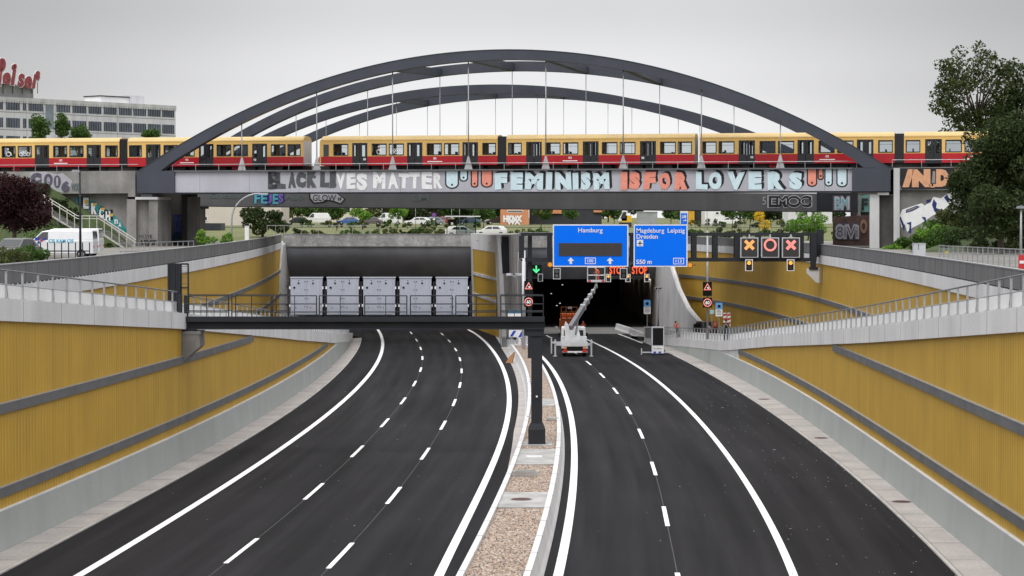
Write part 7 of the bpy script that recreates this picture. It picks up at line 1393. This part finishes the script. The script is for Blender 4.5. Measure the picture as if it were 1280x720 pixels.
t = thing('curved_lamp', 'tall pole bending over in a wide curve in front of the left bridge underside', 'street lamp', Vector((X(289.5, 200), 200, 0))); pts = [at(289.5, 315, 200), at(289.5, 275, 200)] + [at(289.5 + 35 * (1 - math.cos(a)), 275 - 33 * math.sin(a), 200) for a in [PI / 2 * k_ / 8 for k_ in range(1, 9)]]; m_ = MB(); m_.tube(pts, .08, 8); m_.build('pole', galv, t, True); m_ = MB(); c = pts[-1]; m_.box(c + Vector((.35, 0, -.02)), (.8, .3, .12)); m_.build('lamp_head', alu, t)
m_ = MB(); Y = 205; m_.bb((X(306, Y), Y, 0), (X(311, Y), Y + .4, Z(283, Y))); m_.bb((X(305.6, Y), Y - .03, Z(283, Y)), (X(311.4, Y), Y + .43, Z(283, Y) + .05)); tag(m_.build('utility_box', white), 'narrow white utility box standing right of the curved lamp', 'utility box')
Y = 150; m_ = MB(); m_.bb((X(1142, Y), Y, 0), (X(1157, Y), Y + .5, Z(304.5, Y))); m_.bb((X(1141.6, Y), Y - .04, Z(304.5, Y)), (X(1157.4, Y), Y + .54, Z(304, Y))); 
for k_ in range(3): m_.box((X(1148, Y), Y - .01, Z(306.5 + k_ * 2.3, Y)), (.07, .02, .05), 0, 1)
tag(m_.build('utility_box', [alu, black]), 'white utility box on the right behind the slip road parapet', 'utility box')
# ------------------------------------------------------------------ right side: slope, trees, site fence
us2 = [1098, 1125, 1150, 1180, 1205, 1240, 1330]; vt2 = [322, 306, 292, 276, 262, 244, 225]
terrain('embankment_right', [[gl(u + 8, -24) for u in us2], [br(u + 4, (v + 325) / 2, -10) for u, v in zip(us2, vt2)], [br(u, v, .9) for u, v in zip(us2, vt2)]], grass_m)
for i, (u0, v0, r_, mat, lab, o) in enumerate(((1140, 304, 1.2, lf_mid, 'green bush at the foot of the white graffiti on the right'), (1160, 294, 1.4, lf_bright, 'brighter bush on the right slope below the white graffiti'), (1185, 300, 1.8, lf_mid, 'green bush on the right slope behind the site fence'), (1182, 280, 1.5, lf_olive, 'olive bush at the upper slope edge under the orange graffiti'), (1212, 300, 2.3, lf_dark, 'dark green bush behind the middle of the site fence'), (1238, 300, 2.0, lf_dark, 'lighter leafy shrub before the dark trees on the right'), (1262, 302, 2.6, lf_dark, 'dark bush behind the right end of the site fence'), (1118, 315, .9, lf_bright, 'small bright bush beside the pale pier on the right'))[k_] + ((-6, -7, -12, -3, -12, -14, -14, -6)[k_],) for k_ in range(8)):
    c = br(u0, v0, o); tree('slope_bush', lab, Vector((c.x, c.y, c.z - r_)), 2 * r_, r_ * 1.25, r_ * .95, mat, 2000, .12, 16, 200 + i, None, .05, cz=r_)
for i, (u, Y, h, rx, rz__, mat, n, lf, lab, kw) in enumerate(((1262, 186, 12.2, 4.3, 5.6, lf_dark, 30000, .15, 'massive dark green tree at the right edge hiding the end of the train', dict(cz=6.6, br_=.3, nb=80)), (1225, 192, 8, 2.8, 3.4, lf_dark, 11000, .14, 'lower dark tree overlapping the orange graffiti', dict(cz=5.2, br_=.34, nb=40)), (1250, 178, 5.5, 3.6, 2.5, lf_dark, 9000, .14, 'low spreading dark tree before the massive one', dict(cz=3.2, br_=.34, nb=40)),
    (1220, 262, 25, 6.4, 6.8, lf_airy, 7600, .2, 'tall loose-crowned tree rising above the train at the right', dict(cz=17.3, br_=.155, nb=100)), (1275, 258, 22, 4.8, 7, lf_dark, 9500, .2, 'tall dark tree at the right edge beside the loose-crowned one', dict(cz=14, br_=.26, nb=60)), (1172, 300, 12.6, 1.9, 1.7, lf_dark, 900, .2, 'small distant tree top just above the train before the tall trees', dict(cz=11.6, nb=12)))):
    tree('tall_tree' if i in (3, 4) else 'dark_tree', lab, Vector((X(u, Y), Y, 0)), h, rx, rz__, mat, n, lf, kw.pop('nb', 30), 220 + i, None, .28, **kw)
for i, (u0, v0, r_, mat, lab, o) in enumerate(((1172, 286, 1.3, lf_mid, 'green bush high on the right slope beside the white graffiti', -5), (1195, 274, 1.5, lf_dark, 'dark bush right of the white graffiti', -5), (1200, 290, 1.5, lf_airy, 'olive green bush in the middle of the right slope', -9), (1168, 306, 1.1, lf_mid, 'low green bush behind the left end of the site fence', -14), (1192, 310, 1.3, lf_dark, 'low dark bush behind the left half of the site fence', -18), (1225, 312, 1.3, lf_airy, 'low olive bush behind the centre of the site fence', -22), (1250, 314, 1.3, lf_dark, 'low dark bush under the massive dark tree', -26), (1275, 312, 1.5, lf_airy, 'olive bush behind the right lamp post', -26), (1150, 314, .8, lf_mid, 'small green bush beside the right utility box', -16), (1128, 309, .8, lf_mid, 'small green bush at the base of the right abutment wall', -5))):
    c = br(u0, v0, o); tree('slope_bush', lab, Vector((c.x, c.y, c.z - r_)), 2 * r_, r_ * 1.3, r_ * .95, mat, 1700, .12, 14, 260 + i, None, .05, cz=r_)
for i, (u0, v0, r_, mat, lab, o) in enumerate(((72, 292, 1.3, lf_dark, 'dark bush behind the supports of the upper stair flight', -6.5), (104, 304, 1.3, lf_dark, 'dark bush under the stair landing beside the vans', -6.5), (84, 272, 1.0, lf_airy, 'olive bush behind the upper stair flight', -4), (128, 312, 1.1, lf_mid, 'green bush under the lower stair flight', -7))):
    c = br(u0, v0, o); tree('slope_bush', lab, Vector((c.x, c.y, c.z - r_)), 2 * r_, r_ * 1.3, r_ * .95, mat, 1500, .12, 14, 280 + i, None, .05, cz=r_)
sf = fence('site_fence', 'row of grey mesh site fence panels along the right parapet', (X(1174, 135), 135, 0), (X(1284, 118), 118, 0), 1.25, .95, galv, rails=(.06, .97), thick=.045)
m_ = MB(); A_, B_ = Vector((X(1174, 135), 135, 0)), Vector((X(1284, 118), 118, 0))
for k_ in range(70): p = A_.lerp(B_, k_ / 69); m_.bb((p.x - .006, p.y, .08), (p.x + .006, p.y + .01, 1.2))
for k_ in range(7): m_.bar(A_ + Vector((0, 0, .15 + k_ * .15)), B_ + Vector((0, 0, .15 + k_ * .15)), .01, .01)
m_.build('mesh', galv, sf)
m_ = MB(); m_.bb((X(1180, 134), 133.8, .75), (X(1184, 134), 133.84, .9)); tag(m_.build('yellow_tag', M('tag_yellow', (.7, .6, .05))), 'small yellow tag fixed to the left end of the site fence', 'tag')
t = thing('site_barrier', 'red and white site barrier end at the right edge of the fence', 'barrier', (X(1278, 117), 117, 0)); m_ = MB(); m_.bb((X(1273.5, 117), 117, .1), (X(1284, 117), 117.1, .95)); m_.build('board', red, t); m_ = MB(); m_.bb((X(1274.5, 117), 116.98, .5), (X(1283, 117), 116.999, .65)); m_.build('white_band', white, t); m_ = MB(); m_.bb((X(1274, 117), 116.8, 0), (X(1276, 117), 117.4, .1)); m_.build('foot', rubber, t)
# ------------------------------------------------------------------ sky and light: bright overcast
w = bpy.data.worlds.new('World'); sc.world = w; w.use_nodes = True; nt = w.node_tree; N = nt.nodes.new; L = nt.links.new
for n in list(nt.nodes): nt.nodes.remove(n)
SE, SR = math.radians(58), math.radians(200)
sky = N('ShaderNodeTexSky'); sky.sky_type = 'NISHITA'; sky.sun_disc = False; sky.sun_elevation = SE; sky.sun_rotation = SR; sky.dust_density = 5
hs = N('ShaderNodeHueSaturation'); hs.inputs['Saturation'].default_value = .12; L(sky.outputs[0], hs.inputs['Color'])
b1 = N('ShaderNodeBackground'); b1.inputs[1].default_value = .05; L(hs.outputs[0], b1.inputs[0])
tc = N('ShaderNodeTexCoord'); sx = N('ShaderNodeSeparateXYZ'); L(tc.outputs['Generated'], sx.inputs[0])
cr = N('ShaderNodeValToRGB'); el = cr.color_ramp.elements; L(sx.outputs[2], cr.inputs[0]); cr.color_ramp.interpolation = 'EASE'
el[0].position = 0; el[0].color = (.93, .93, .935, 1); el[1].position = .035; el[1].color = (.9, .9, .905, 1)
for p, c in ((.062, .74), (.095, .57), (.16, .55), (.5, 1.15), (1., 1.4)): e = el.new(p); e.color = (c, c, c * 1.02, 1)
xx = N('ShaderNodeMath'); xx.operation = 'ABSOLUTE'; L(sx.outputs[0], xx.inputs[0])
mr = N('ShaderNodeMapRange'); mr.interpolation_type = 'SMOOTHSTEP'; mr.inputs[1].default_value = .05; mr.inputs[2].default_value = .26; mr.inputs[3].default_value = 1.; mr.inputs[4].default_value = .62; L(xx.outputs[0], mr.inputs[0])
zz = N('ShaderNodeMapRange'); zz.inputs[1].default_value = .12; zz.inputs[2].default_value = .35; zz.inputs[3].default_value = 0.; zz.inputs[4].default_value = 1.; L(sx.outputs[2], zz.inputs[0])
mm = N('ShaderNodeMix'); L(zz.outputs[0], mm.inputs[0]); L(mr.outputs[0], mm.inputs[2]); mm.inputs[3].default_value = 1.
ns = N('ShaderNodeTexNoise'); ns.inputs['Scale'].default_value = 5; ns.inputs['Detail'].default_value = 4; L(tc.outputs['Generated'], ns.inputs[0])
nr = N('ShaderNodeMapRange'); nr.inputs[1].default_value = .3; nr.inputs[2].default_value = .7; nr.inputs[3].default_value = .96; nr.inputs[4].default_value = 1.04; L(ns.outputs[0], nr.inputs[0])
m1 = N('ShaderNodeMath'); m1.operation = 'MULTIPLY'; L(mm.outputs[0], m1.inputs[0]); L(nr.outputs[0], m1.inputs[1])
b2_ = N('ShaderNodeBackground'); L(cr.outputs[0], b2_.inputs[0]); L(m1.outputs[0], b2_.inputs[1])
ad = N('ShaderNodeAddShader'); L(b1.outputs[0], ad.inputs[0]); L(b2_.outputs[0], ad.inputs[1]); wo = N('ShaderNodeOutputWorld'); L(ad.outputs[0], wo.inputs[0])
sl = bpy.data.lights.new('sun', 'SUN'); sl.energy = .9; sl.angle = math.radians(20); sl.color = (1, .97, .93); so_ = bpy.data.objects.new('sun', sl); col.objects.link(so_); so_.rotation_euler = (PI / 2 - SE, 0, PI - SR + 0.0)
so_.rotation_euler = Vector((-math.sin(SR) * math.cos(SE), -math.cos(SR) * math.cos(SE), -math.sin(SE))).to_track_quat('-Z', 'Y').to_euler()
sc.view_settings.view_transform = 'Standard'; sc.view_settings.look = 'None'; sc.view_settings.exposure = 0.; sc.view_settings.gamma = 1
sc.cycles.max_bounces = 5; sc.cycles.transparent_max_bounces = 12; sc.cycles.use_denoising = True; sc.cycles.caustics_reflective = False; sc.cycles.caustics_refractive = False
